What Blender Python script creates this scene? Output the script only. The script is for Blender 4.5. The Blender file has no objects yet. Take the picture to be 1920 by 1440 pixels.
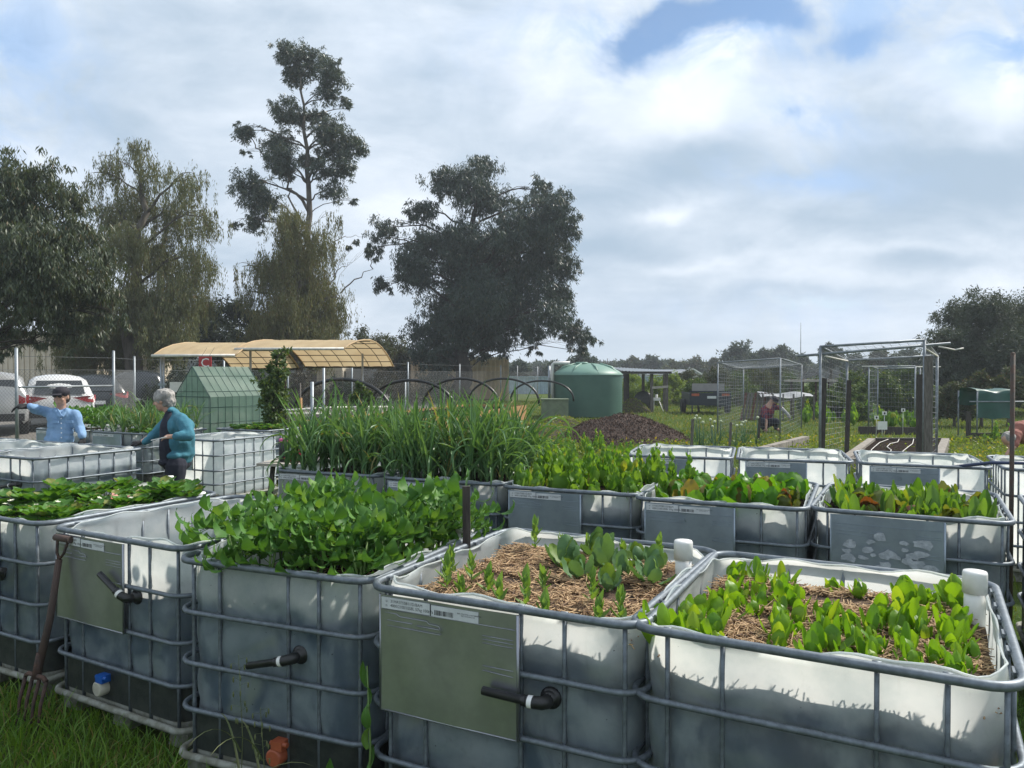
import bpy, math, random
import numpy as np
from mathutils import Vector, Matrix, noise as mnoise

R = math.radians
random.seed(7)
RNG = np.random.default_rng(7)
SC = bpy.context.scene
COL = SC.collection

# ------------------------------------------------------------------ camera
F, CX, HY, CAMZ = 1440.0, 960.0, 700.0, 1.67          # photo focal length in px, centre, horizon row, eye height
cam_d = bpy.data.cameras.new('camera')
cam_d.sensor_width = 36.0
cam_d.lens = 36.0 * F / 1920.0
cam_d.clip_start = 0.05
cam_d.clip_end = 3000
cam = bpy.data.objects.new('camera', cam_d)
COL.objects.link(cam)
cam.location = (0, 0, CAMZ)
cam.rotation_euler = (R(90 - 0.8), 0, 0)
SC.camera = cam

# ------------------------------------------------------------------ sky and sun
SUN_AZ, SUN_EL = 62.0, 46.0                            # degrees right of straight ahead, above the horizon
SC.view_settings.view_transform = 'Standard'
SC.view_settings.look = 'None'
SC.view_settings.exposure = 0.42
SC.view_settings.gamma = 1.0
SC.view_settings.use_curve_mapping = False

world = bpy.data.worlds.new('World')
SC.world = world
world.use_nodes = True
NT = world.node_tree
for n in list(NT.nodes):
    NT.nodes.remove(n)


class G:
    """tiny helper for writing node maths"""
    def __init__(s, nt): s.nt = nt
    def n(s, t, **kw):
        nd = s.nt.nodes.new(t)
        for k, v in kw.items(): setattr(nd, k, v)
        return nd
    def put(s, sock, v):
        if hasattr(v, 'is_output'): s.nt.links.new(v, sock)
        else: sock.default_value = v
    def m(s, op, a, b=None, c=None, clamp=False):
        nd = s.n('ShaderNodeMath', operation=op); nd.use_clamp = clamp
        s.put(nd.inputs[0], a)
        if b is not None: s.put(nd.inputs[1], b)
        if c is not None: s.put(nd.inputs[2], c)
        return nd.outputs[0]
    def sep(s, v):
        nd = s.n('ShaderNodeSeparateXYZ'); s.put(nd.inputs[0], v); return nd.outputs
    def comb(s, x, y, z):
        nd = s.n('ShaderNodeCombineXYZ')
        for i, v in enumerate((x, y, z)): s.put(nd.inputs[i], v)
        return nd.outputs[0]
    def noise(s, vec, scale, detail=4, rough=0.55, dist=0.0, out=0):
        nd = s.n('ShaderNodeTexNoise'); 
        if vec is not None: s.put(nd.inputs['Vector'], vec)
        nd.inputs['Scale'].default_value = scale; nd.inputs['Detail'].default_value = detail
        nd.inputs['Roughness'].default_value = rough; nd.inputs['Distortion'].default_value = dist
        return nd.outputs[out]
    def mix(s, f, a, b, blend='MIX'):
        nd = s.n('ShaderNodeMix', data_type='RGBA', blend_type=blend)
        s.put(nd.inputs[0], f); s.put(nd.inputs[6], a); s.put(nd.inputs[7], b)
        return nd.outputs[2]
    def ramp(s, v, lo, hi):
        nd = s.n('ShaderNodeMapRange'); nd.interpolation_type = 'SMOOTHSTEP'
        s.put(nd.inputs[0], v); nd.inputs[1].default_value = lo; nd.inputs[2].default_value = hi
        return nd.outputs[0]


def c4(c): return (c[0], c[1], c[2], 1.0)

g = G(NT)
tc = g.n('ShaderNodeTexCoord')
X, Y, Z = g.sep(tc.outputs['Generated'])
Yc = g.m('MAXIMUM', Y, 0.05)
U = g.m('DIVIDE', X, Yc)
V = g.m('DIVIDE', Z, Yc)
den = g.m('ADD', g.m('MAXIMUM', Z, 0.0), 0.10)
plane = g.comb(g.m('DIVIDE', X, den), g.m('DIVIDE', Y, den), 0.0)
wob = g.noise(g.comb(U, V, 0.0), 5.0, 5, 0.55)
wob2 = g.noise(g.comb(U, V, 3.3), 5.0, 5, 0.55)
Uw = g.m('ADD', U, g.m('MULTIPLY', g.m('SUBTRACT', wob, 0.5), 0.14))
Vw = g.m('ADD', V, g.m('MULTIPLY', g.m('SUBTRACT', wob2, 0.5), 0.10))


def blobs(lst):
    tot = None
    for px, py, rx, ry, rot, amp in lst:
        cu, cv = (px - 960) / F, (700 - py) / F
        du, dv = g.m('SUBTRACT', Uw, cu), g.m('SUBTRACT', Vw, cv)
        c, s_ = math.cos(R(rot)), math.sin(R(rot))
        a = g.m('ADD', g.m('MULTIPLY', du, c * F / rx), g.m('MULTIPLY', dv, s_ * F / rx))
        b = g.m('ADD', g.m('MULTIPLY', du, -s_ * F / ry), g.m('MULTIPLY', dv, c * F / ry))
        e = g.m('POWER', 2.71828, g.m('MULTIPLY', g.m('ADD', g.m('MULTIPLY', a, a), g.m('MULTIPLY', b, b)), -1.0))
        e = g.m('MULTIPLY', e, amp)
        tot = e if tot is None else g.m('ADD', tot, e)
    return tot

blue = blobs([(1215, 85, 115, 42, 32, 1.35), (1370, 30, 140, 40, 8, 1.3), (1600, 75, 100, 36, 12, 1.1), (1480, 40, 60, 30, 0, .7), (1905, 110, 50, 34, 15, .8),
              (1510, 212, 42, 20, 5, .65), (1500, 335, 75, 14, 6, .7), (20, 110, 110, 110, 0, .34), (1480, 580, 200, 16, 0, .4), (620, 585, 220, 26, 0, .22)])
brite = blobs([(1350, 120, 110, 45, 32, .40), (1290, 210, 150, 60, 25, .32), (1060, 140, 110, 110, 0, .26), (1480, 240, 110, 70, 0, .18),
               (1860, 170, 120, 70, -15, .42), (1250, 400, 55, 14, 12, .30), (90, 300, 130, 40, -20, .26), (420, 210, 100, 30, 20, .12),
               (1700, 470, 120, 12, 0, .16), (1300, 500, 150, 14, 0, .14), (700, 400, 200, 40, 0, .12), (900, 60, 200, 60, 0, .08)])
dark = blobs([(1200, 330, 170, 55, 10, .34), (1000, 280, 130, 60, 0, .20), (1790, 320, 190, 65, 0, .36), (330, 190, 260, 70, 0, .14),
              (1120, 470, 170, 18, 0, .16), (1780, 500, 200, 22, 0, .28), (1500, 560, 250, 14, 0, .18), (760, 200, 130, 80, 0, .08), (1560, 420, 160, 24, 0, .14)])
n1 = g.noise(plane, 0.55, 8, 0.55, 0.3)
n3 = g.noise(g.comb(g.m('MULTIPLY', U, .6), g.m('MULTIPLY', V, 1.6), 1.0), 7.0, 7, 0.6, 0.2)
n5 = g.noise(g.comb(U, V, 5.0), 9.0, 10, 0.62, 0.6)
n4 = g.noise(g.comb(U, g.m('MULTIPLY', V, 1.7), 2.0), 4.2, 10, 0.58, 0.8)
L = g.m('ADD', g.m('ADD', 0.44, g.m('MULTIPLY', g.m('SUBTRACT', n4, 0.5), 0.75)), g.m('MULTIPLY', g.m('SUBTRACT', n1, 0.5), 0.85))
L = g.m('ADD', L, g.m('MULTIPLY', g.m('SUBTRACT', n3, 0.5), 0.62))
L = g.m('SUBTRACT', g.m('ADD', L, brite), dark)
L = g.m('MINIMUM', g.m('MAXIMUM', L, 0.0), 1.0)
cloud = g.mix(g.ramp(L, 0.05, 0.98), c4((3.3, 4.3, 5.4)), c4((8.0, 8.5, 9.2)))
# the low sky turns paler and a little warmer
cloud = g.mix(g.m('MULTIPLY', g.ramp(V, 0.09, 0.0), .6), cloud, c4((4.9, 5.7, 6.4)))
veil = blobs([(1380, 35, 400, 95, 6, 1.15), (1540, 225, 120, 50, 0, .9), (1510, 335, 170, 38, 0, .9), (30, 130, 160, 180, 0, .9), (1880, 100, 120, 90, 0, 1.0), (1480, 600, 330, 40, 0, .35)])
cloud = g.mix(g.m('MINIMUM', g.m('MULTIPLY', veil, g.ramp(n5, .32, .62)), .85), cloud, c4((3.3, 4.9, 7.4)))
bm = g.ramp(g.m('ADD', blue, g.m('ADD', g.m('MULTIPLY', g.m('SUBTRACT', n3, 0.5), 0.7), g.m('MULTIPLY', g.m('SUBTRACT', n5, 0.5), 1.6))), 0.28, 1.2)
sky = g.n('ShaderNodeTexSky', sky_type='NISHITA')
sky.sun_disc = False
sky.sun_elevation = R(SUN_EL)
sky.sun_rotation = R(SUN_AZ)
sky.air_density = 1.0
sky.dust_density = 0.6
sky.ozone_density = 2.0
col = g.mix(g.m('MULTIPLY', bm, 0.92), cloud, g.mix(1.0, sky.outputs[0], c4((.80, .93, 1.0)), 'MULTIPLY'))
bg = g.n('ShaderNodeBackground')
NT.links.new(col, bg.inputs[0])
bg.inputs[1].default_value = 0.10
NT.links.new(bg.outputs[0], g.n('ShaderNodeOutputWorld').inputs[0])

sun_d = bpy.data.lights.new('sun', 'SUN')
sun_d.energy = 4.2
sun_d.angle = R(3.5)
sun_d.color = (1.0, 0.94, 0.85)
sun = bpy.data.objects.new('sun', sun_d)
COL.objects.link(sun)
sd = Vector((math.sin(R(SUN_AZ)) * math.cos(R(SUN_EL)), math.cos(R(SUN_AZ)) * math.cos(R(SUN_EL)), math.sin(R(SUN_EL))))
sun.rotation_euler = sd.to_track_quat('Z', 'Y').to_euler()
sun.location = (5, 5, 20)


# ------------------------------------------------------------------ helpers
def gnd(px, py, z=0.0):
    """photo pixel on the level plane z -> world point"""
    y = F * (CAMZ - z) / (py - HY)
    return Vector(((px - CX) * y / F, y, z))

def at(px, py, y):
    """photo pixel at distance y -> world point"""
    return Vector(((px - CX) * y / F, y, CAMZ + (HY - py) * y / F))

def tag(o, label=None, cat=None, group=None, kind=None):
    if label: o['label'] = label
    if cat: o['category'] = cat
    if group: o['group'] = group
    if kind: o['kind'] = kind
    return o

def empty(name, loc, rz=0.0, label=None, cat=None, group=None, kind=None):
    o = bpy.data.objects.new(name, None)
    o.empty_display_size = 0.1
    COL.objects.link(o)
    o.location = loc
    o.rotation_euler = (0, 0, rz)
    return tag(o, label, cat, group, kind)

def link(name, me, parent=None, loc=None, rot=None, scale=None):
    o = bpy.data.objects.new(name, me)
    COL.objects.link(o)
    if parent is not None: o.parent = parent
    if loc is not None: o.location = loc
    if rot is not None: o.rotation_euler = rot
    if scale is not None: o.scale = scale if hasattr(scale, '__len__') else (scale,) * 3
    return o

def copy_tree(o, parent=None):
    c = o.copy(); COL.objects.link(c); c.parent = parent
    for ch in list(o.children): copy_tree(ch, c)
    return c


class MB:
    def __init__(s): s.v = []; s.f = []; s.sm = []
    def add(s, vs, fs, smooth=False):
        b = len(s.v); s.v.extend([tuple(p) for p in vs]); s.f.extend([tuple(b + i for i in f) for f in fs]); s.sm.extend([smooth] * len(fs))
        return s
    def box(s, c, size, rot=None, taper=1.0):
        hx, hy, hz = size[0] / 2, size[1] / 2, size[2] / 2
        vs = []
        for z, k in ((-hz, 1.0), (hz, taper)):
            for x, y in ((-hx, -hy), (hx, -hy), (hx, hy), (-hx, hy)): vs.append(Vector((x * k, y * k, z)))
        if rot is not None:
            Mx = rot if isinstance(rot, Matrix) else Matrix.Rotation(rot, 3, 'Z')
            vs = [Mx @ v for v in vs]
        c = Vector(c)
        return s.add([v + c for v in vs], [(3, 2, 1, 0), (4, 5, 6, 7), (0, 1, 5, 4), (1, 2, 6, 5), (2, 3, 7, 6), (3, 0, 4, 7)])
    def beam(s, a, b, w, h, up=(0, 0, 1)):
        a, b = Vector(a), Vector(b); d = b - a; L_ = d.length; d.normalize(); u = Vector(up)
        if abs(d.dot(u)) > .98: u = Vector((0, 1, 0))
        r = d.cross(u).normalized(); u = r.cross(d).normalized()
        Mx = Matrix((r, d, u)).transposed()
        return s.box((a + b) / 2, (w, L_, h), Mx)
    def tube(s, pts, r, n=8, closed=False, cap=True, smooth=True, flat=1.0):
        P = [Vector(p) for p in pts]; m = len(P)
        rs = r if hasattr(r, '__len__') else [r] * m
        vs, fs = [], []
        pu = None
        for i in range(m):
            if closed: t = P[(i + 1) % m] - P[i - 1]
            else: t = P[min(i + 1, m - 1)] - P[max(i - 1, 0)]
            if t.length < 1e-9: t = Vector((0, 0, 1))
            t.normalize()
            if pu is None:
                ref = Vector((0, 0, 1)) if abs(t.z) < .9 else Vector((0, 1, 0))
                u = (ref - t * ref.dot(t)).normalized()
            else:
                u = pu - t * pu.dot(t)
                u = u.normalized() if u.length > 1e-6 else pu
            pu = u; w = t.cross(u)
            for k in range(n):
                a = 2 * math.pi * k / n
                vs.append(P[i] + (u * math.cos(a) + w * math.sin(a) * flat) * rs[i])
        for i in range(m if closed else m - 1):
            j = (i + 1) % m
            for k in range(n):
                l = (k + 1) % n
                fs.append((i * n + k, i * n + l, j * n + l, j * n + k))
        s.add(vs, fs, smooth)
        if cap and not closed:
            b = len(s.v) - len(vs)
            s.f.append(tuple(b + k for k in range(n - 1, -1, -1))); s.sm.append(False)
            s.f.append(tuple(b + (m - 1) * n + k for k in range(n))); s.sm.append(False)
        return s
    def lathe(s, prof, n=24, c=(0, 0, 0), smooth=True, capb=True, capt=True, rot=None):
        vs, fs = [], []
        for r_, z in prof:
            for k in range(n):
                a = 2 * math.pi * k / n
                v = Vector((r_ * math.cos(a), r_ * math.sin(a), z))
                if rot is not None: v = rot @ v
                vs.append(v + Vector(c))
        m = len(prof)
        for i in range(m - 1):
            for k in range(n):
                l = (k + 1) % n
                fs.append((i * n + k, i * n + l, (i + 1) * n + l, (i + 1) * n + k))
        s.add(vs, fs, smooth); b = len(s.v) - len(vs)
        if capb: s.f.append(tuple(b + k for k in range(n - 1, -1, -1))); s.sm.append(False)
        if capt: s.f.append(tuple(b + (m - 1) * n + k for k in range(n))); s.sm.append(False)
        return s
    def ellip(s, c, r, n=12, m=8, rot=None):
        vs = [Vector((0, 0, -1))]; fs = []
        for i in range(1, m):
            th = math.pi * i / m
            for k in range(n):
                a = 2 * math.pi * k / n
                vs.append(Vector((math.sin(th) * math.cos(a), math.sin(th) * math.sin(a), -math.cos(th))))
        vs.append(Vector((0, 0, 1)))
        for k in range(n): fs.append((0, 1 + (k + 1) % n, 1 + k))
        for i in range(m - 2):
            for k in range(n):
                l = (k + 1) % n
                fs.append((1 + i * n + k, 1 + i * n + l, 1 + (i + 1) * n + l, 1 + (i + 1) * n + k))
        t = 1 + (m - 2) * n
        for k in range(n): fs.append((t + k, t + (k + 1) % n, t + n))
        out = []
        for v in vs:
            w = Vector((v.x * r[0], v.y * r[1], v.z * r[2]))
            if rot is not None: w = rot @ w
            out.append(w + Vector(c))
        return s.add(out, fs, True)
    def grid(s, fn, nu, nv, smooth=True):
        vs = [fn(i / nu, j / nv) for j in range(nv + 1) for i in range(nu + 1)]
        fs = [(j * (nu + 1) + i, j * (nu + 1) + i + 1, (j + 1) * (nu + 1) + i + 1, (j + 1) * (nu + 1) + i) for j in range(nv) for i in range(nu)]
        return s.add(vs, fs, smooth)
    def mesh(s, name, mat):
        me = bpy.data.meshes.new(name)
        me.from_pydata(s.v, [], s.f)
        me.polygons.foreach_set('use_smooth', s.sm)
        me.update()
        if mat is not None:
            for m_ in (mat if isinstance(mat, (list, tuple)) else [mat]): me.materials.append(m_)
        return me
    def obj(s, name, mat, parent=None, **kw):
        return link(name, s.mesh(name, mat), parent, **kw)


def np_mesh(name, verts, faces, mat, k=4, smooth=False):
    """fast mesh from arrays; faces all have k corners"""
    me = bpy.data.meshes.new(name)
    nf = len(faces)
    me.vertices.add(len(verts)); me.vertices.foreach_set('co', np.asarray(verts, np.float32).ravel())
    me.loops.add(nf * k); me.loops.foreach_set('vertex_index', np.asarray(faces, np.int32).ravel())
    me.polygons.add(nf); me.polygons.foreach_set('loop_start', np.arange(0, nf * k, k, dtype=np.int32))
    me.polygons.foreach_set('loop_total', np.full(nf, k, np.int32))
    if smooth: me.polygons.foreach_set('use_smooth', np.ones(nf, bool))
    me.update(calc_edges=True)
    if mat is not None: me.materials.append(mat)
    return me


# ------------------------------------------------------------------ materials
def new_mat(name):
    m = bpy.data.materials.new(name); m.use_nodes = True
    nt = m.node_tree
    for n in list(nt.nodes): nt.nodes.remove(n)
    g_ = G(nt)
    out = g_.n('ShaderNodeOutputMaterial')
    return m, g_, out

def pbsdf(g_, col, rough, metal=0.0, spec=None):
    b = g_.n('ShaderNodeBsdfPrincipled')
    g_.put(b.inputs['Base Color'], c4(col) if isinstance(col, tuple) and len(col) == 3 else col)
    g_.put(b.inputs['Roughness'], rough); b.inputs['Metallic'].default_value = metal
    if spec is not None: b.inputs['Specular IOR Level'].default_value = spec
    return b

def add_bump(g_, b, h, strength=.3, dist=.01):
    bp = g_.n('ShaderNodeBump'); bp.inputs['Strength'].default_value = strength; bp.inputs['Distance'].default_value = dist
    g_.put(bp.inputs['Height'], h); g_.nt.links.new(bp.outputs[0], b.inputs['Normal'])

def mat(name, col, col2=None, rough=.6, metal=0.0, scale=8.0, bump=.15, bscale=None, spec=None, dist=.01, lo=.35, hi=.65, stretch=None):
    m, g_, out = new_mat(name)
    tcx = g_.n('ShaderNodeTexCoord').outputs['Object']
    if stretch:
        mp = g_.n('ShaderNodeMapping'); mp.inputs['Scale'].default_value = stretch; g_.put(mp.inputs[0], tcx); tcx = mp.outputs[0]
    nz = g_.noise(tcx, scale, 6, .6)
    c = g_.mix(g_.ramp(nz, lo, hi), c4(col), c4(col2 or tuple(x * .75 for x in col)))
    b = pbsdf(g_, c, rough, metal, spec)
    if bump: add_bump(g_, b, g_.noise(tcx, bscale or scale * 4, 5, .6), bump, dist)
    g_.nt.links.new(b.outputs[0], out.inputs[0])
    return m

def leaf_mat(name, c1, c2, c3=None, trans=.35, rough=.5, p3=.06, spec=.35, vein=False):
    """colour varies leaf by leaf; part of the light passes through"""
    m, g_, out = new_mat(name)
    gi = g_.n('ShaderNodeNewGeometry'); oi = g_.n('ShaderNodeObjectInfo')
    r_ = g_.m('FRACT', g_.m('ADD', gi.outputs['Random Per Island'], g_.m('MULTIPLY', oi.outputs['Random'], 7.31)))
    c = g_.mix(r_, c4(c1), c4(c2))
    if c3 is not None:
        c = g_.mix(g_.m('GREATER_THAN', g_.m('FRACT', g_.m('MULTIPLY', r_, 13.7)), 1 - p3), c, c4(c3))
    nz = g_.noise(g_.n('ShaderNodeTexCoord').outputs['Object'], 30 if vein else 3, 3, .6)
    c = g_.mix(g_.m('MULTIPLY', nz, .5), c, g_.mix(1.0, c, c4((.55, .6, .5)), 'MULTIPLY'))
    b = pbsdf(g_, c, rough, 0, spec)
    t = g_.n('ShaderNodeBsdfTranslucent')
    g_.nt.links.new(g_.mix(1.0, c, c4((1.5, 1.35, .45)), 'MULTIPLY'), t.inputs[0])
    ms = g_.n('ShaderNodeMixShader'); ms.inputs[0].default_value = trans
    g_.nt.links.new(b.outputs[0], ms.inputs[1]); g_.nt.links.new(t.outputs[0], ms.inputs[2])
    g_.nt.links.new(ms.outputs[0], out.inputs[0])
    return m

def plastic_bottle_mat(soil_shaded=False):
    """milky blow-moulded plastic: light passes through, grime in patches"""
    m, g_, out = new_mat('soil_shaded_milky_plastic' if soil_shaded else 'milky_plastic')
    o = g_.n('ShaderNodeTexCoord').outputs['Object']; hz = g_.sep(o)[2]
    oi = g_.n('ShaderNodeObjectInfo').outputs['Random']
    sh = g_.n('ShaderNodeVectorMath', operation='ADD'); g_.put(sh.inputs[0], o); g_.put(sh.inputs[1], g_.comb(g_.m('MULTIPLY', oi, 30), 0.0, 0.0))
    o = sh.outputs[0]
    nz = g_.noise(o, 5, 6, .6)
    nz2 = g_.noise(o, 22, 5, .65)
    c = g_.mix(g_.ramp(nz, .38, .70), c4((.94, .95, .94)), c4((.74, .79, .79)))
    c = g_.mix(g_.m('MULTIPLY', g_.ramp(nz2, .60, .80), .25), c, c4((.40, .43, .38)))
    big = g_.noise(o, 3.2, 7, .68, .6)
    c = g_.mix(g_.m('MULTIPLY', g_.ramp(g_.noise(o, 60, 2, .5), .76, .79), .7), c, c4((.10, .10, .08)))
    c = g_.mix(g_.m('MULTIPLY', g_.ramp(g_.noise(g_.comb(g_.m('MULTIPLY', g_.sep(o)[0], 30.0), g_.m('MULTIPLY', g_.sep(o)[1], 30.0), g_.m('MULTIPLY', hz, 3.0)), 1.0, 4, .6), .60, .76), .16), c, c4((.40, .41, .37)))
    tone = g_.mix(g_.ramp(big, .36, .66), c4((.72, .77, .82)), c4((.90, .93, .95)))
    if soil_shaded:      # soil behind blocks light: wall painted darker, with blotchy staining, below a ragged level
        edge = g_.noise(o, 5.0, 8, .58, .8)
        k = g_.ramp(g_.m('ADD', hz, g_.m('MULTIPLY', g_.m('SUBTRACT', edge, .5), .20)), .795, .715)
        soil_shade = g_.mix(g_.ramp(big, .40, .62), c4((.15, .22, .30)), c4((.50, .59, .64)))
        soil_shade = g_.mix(g_.ramp(g_.noise(o, 2.2, 5, .6, 1.0), .52, .72), soil_shade, c4((.44, .52, .46)))
        soil_shade = g_.mix(g_.m('MULTIPLY', g_.ramp(nz2, .52, .80), .28), soil_shade, c4((.15, .19, .23)))
        tone = g_.mix(k, tone, soil_shade)
    b = pbsdf(g_, g_.mix(1.0, c, tone, 'MULTIPLY'), .40, 0, .5)
    t = g_.n('ShaderNodeBsdfTranslucent'); g_.nt.links.new(g_.mix(1.0, c, c4((1.0, 1.0, .97)), 'MULTIPLY'), t.inputs[0])
    ms = g_.n('ShaderNodeMixShader'); ms.inputs[0].default_value = .60
    g_.nt.links.new(b.outputs[0], ms.inputs[1]); g_.nt.links.new(t.outputs[0], ms.inputs[2])
    add_bump(g_, b, g_.noise(o, 9, 4, .5), .12, .02)
    g_.nt.links.new(ms.outputs[0], out.inputs[0])
    return m

def metal_mat(name, col, col2, rlo, rhi, scale=14, metal=1.0, rust=None, scuff=False):
    m, g_, out = new_mat(name)
    o = g_.n('ShaderNodeTexCoord').outputs['Object']
    nz = g_.noise(o, scale, 6, .65)
    c = g_.mix(g_.ramp(nz, .3, .7), c4(col), c4(col2))
    if rust is not None:
        c = g_.mix(g_.ramp(g_.noise(o, 3.1, 6, .7), rust, rust + .06), c, c4((.13, .055, .03)))
    if scuff:        # chalky scuffs and fine scratches in the zinc
        mp = g_.n('ShaderNodeMapping'); mp.inputs['Scale'].default_value = (14, 1, 3.5); mp.inputs['Rotation'].default_value = (0, .5, 0); g_.put(mp.inputs[0], o)
        sc_ = g_.m('MAXIMUM', g_.m('MULTIPLY', g_.ramp(g_.noise(o, 7, 9, .75), .66, .74), .6), g_.m('MULTIPLY', g_.ramp(g_.noise(mp.outputs[0], 2.2, 8, .8), .70, .76), .5))
        c = g_.mix(sc_, c, c4((.62, .65, .68)))
    mr = g_.n('ShaderNodeMapRange'); g_.put(mr.inputs[0], g_.noise(o, scale * .7, 5, .6)); mr.inputs[3].default_value = rlo; mr.inputs[4].default_value = rhi
    b = pbsdf(g_, c, mr.outputs[0], metal)
    add_bump(g_, b, g_.noise(o, scale * 5, 3, .5), .05, .004)
    g_.nt.links.new(b.outputs[0], out.inputs[0])
    return m

def translucent_mat(name, col, trans, rough=.6, col2=None, scale=4):
    m, g_, out = new_mat(name)
    o = g_.n('ShaderNodeTexCoord').outputs['Object']
    c = g_.mix(g_.ramp(g_.noise(o, scale, 5, .6), .35, .65), c4(col), c4(col2 or tuple(x * .8 for x in col)))
    b = pbsdf(g_, c, rough); t = g_.n('ShaderNodeBsdfTranslucent'); g_.nt.links.new(c, t.inputs[0])
    ms = g_.n('ShaderNodeMixShader'); ms.inputs[0].default_value = trans
    g_.nt.links.new(b.outputs[0], ms.inputs[1]); g_.nt.links.new(t.outputs[0], ms.inputs[2])
    g_.nt.links.new(ms.outputs[0], out.inputs[0])
    return m

def island_mat(name, c1, c2, rough=.8, c3=None):
    m, g_, out = new_mat(name)
    r_ = g_.n('ShaderNodeNewGeometry').outputs['Random Per Island']
    c = g_.mix(r_, c4(c1), c4(c2))
    if c3: c = g_.mix(g_.m('GREATER_THAN', g_.m('FRACT', g_.m('MULTIPLY', r_, 9.7)), .8), c, c4(c3))
    b = pbsdf(g_, c, rough)
    g_.nt.links.new(b.outputs[0], out.inputs[0])
    return m

M = {}
M['bottle'] = plastic_bottle_mat()
M['bottle_soil_shaded'] = plastic_bottle_mat(True)
M['galv'] = metal_mat('galvanised_tube', (.19, .22, .25), (.12, .14, .16), .45, .65, 40, .55)
M['rim'] = metal_mat('galvanised_rim', (.20, .23, .26), (.13, .15, .17), .42, .62, 30, .55, rust=.64)
M['plate'] = metal_mat('galvanised_plate', (.42, .43, .47), (.32, .33, .37), .27, .44, 5, .85, scuff=True)
M['plate_dull'] = metal_mat('weathered_plate', (.34, .40, .45), (.27, .32, .37), .34, .5, 6, .8, scuff=True)
M['dirty_tube'] = mat('dirty_base_tube', (.30, .31, .27), (.16, .16, .12), .75, 0, 18, .3)
M['black'] = mat('black_plastic', (.012, .013, .014), (.02, .02, .02), .38, 0, 20, .05)
M['dull_black'] = mat('dull_black_plastic', (.012, .016, .016), (.03, .035, .03), .5, 0, 12, .3)
M['white'] = mat('white_plastic', (.78, .78, .76), (.70, .70, .67), .35, 0, 12, .03)
M['label'] = mat('sticker_paper', (.62, .64, .65), (.52, .54, .55), .5, 0, 14, .02)
M['ink'] = mat('printed_ink', (.03, .03, .035), None, .6, 0, 5, 0)
M['soil'] = mat('dark_soil', (.040, .028, .020), (.014, .010, .008), 1.0, 0, 30, 1.0, 60, dist=.03, spec=.05)
M['straw'] = island_mat('straw', (.62, .44, .25), (.33, .20, .11), .8, (.13, .08, .05))
M['straw_base'] = mat('trodden_straw', (.17, .105, .065), (.035, .024, .018), .95, 0, 7, 1.0, 90, dist=.02)
M['blue_cap'] = mat('blue_valve', (.01, .10, .42), None, .4, 0, 5, 0)
M['cream_cap'] = mat('cream_cap', (.45, .43, .35), (.3, .29, .23), .6, 0, 12, .1)
M['orange_cap'] = mat('orange_valve', (.42, .10, .04), None, .5, 0, 8, .1)
M['bark'] = mat('grey_bark', (.13, .115, .095), (.06, .05, .04), .9, 0, 5, .6, 14, dist=.03, stretch=(1, 1, .25))
M['bark_dark'] = mat('dark_bark', (.055, .042, .035), (.025, .02, .017), .95, 0, 5, .6, 14, dist=.03, stretch=(1, 1, .25))
M['bark_pale'] = mat('pale_bark', (.24, .22, .19), (.12, .10, .085), .85, 0, 4, .4, 12, dist=.02, stretch=(1, 1, .25))
M['old_wood'] = mat('weathered_wood', (.17, .155, .14), (.08, .07, .062), .9, 0, 9, .6, 20, stretch=(6, 6, .6))
M['dark_wood'] = mat('dark_weathered_wood', (.07, .062, .055), (.035, .03, .027), .9, 0, 9, .6, 20, stretch=(6, 6, .6))
# ------------------------------------------------------------------ ground
def ground_mat():
    m, g_, out = new_mat('grassy_ground')
    o = g_.n('ShaderNodeTexCoord').outputs['Object']
    n1_ = g_.noise(o, .35, 6, .6); n2_ = g_.noise(o, 3.0, 6, .65); n3_ = g_.noise(o, 40, 5, .7)
    c = g_.mix(g_.ramp(n1_, .35, .65), c4((.060, .105, .022)), c4((.115, .150, .030)))
    c = g_.mix(g_.m('MULTIPLY', g_.ramp(n2_, .5, .75), .6), c, c4((.085, .065, .035)))
    c = g_.mix(g_.ramp(n3_, .35, .7), c, g_.mix(1.0, c, c4((.45, .5, .4)), 'MULTIPLY'))
    b = pbsdf(g_, c, .95, 0, .1)
    add_bump(g_, b, n3_, .8, .04)
    g_.nt.links.new(b.outputs[0], out.inputs[0])
    return m

M['ground'] = ground_mat()
gm = MB(); gm.add([(-330, -40, 0), (330, -40, 0), (330, 420, 0), (-330, 420, 0)], [(0, 1, 2, 3)])
tag(gm.obj('ground', M['ground']), 'flat grassy ground under the whole garden', 'ground', kind='structure')

# gravel car park beyond the left fence
cp = MB(); cp.add([(-60, 20, .004), (-11.3, 18.2, .004), (-3.2, 38, .004), (-8, 62, .004), (-60, 62, .004)], [(0, 1, 2, 3, 4)])
M['gravel'] = mat('grey_gravel', (.20, .185, .165), (.12, .11, .095), .95, 0, 6, .6, 80)
tag(cp.obj('car_park', M['gravel']), 'grey gravel car park beyond the wire fence', 'ground', kind='structure')


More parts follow.
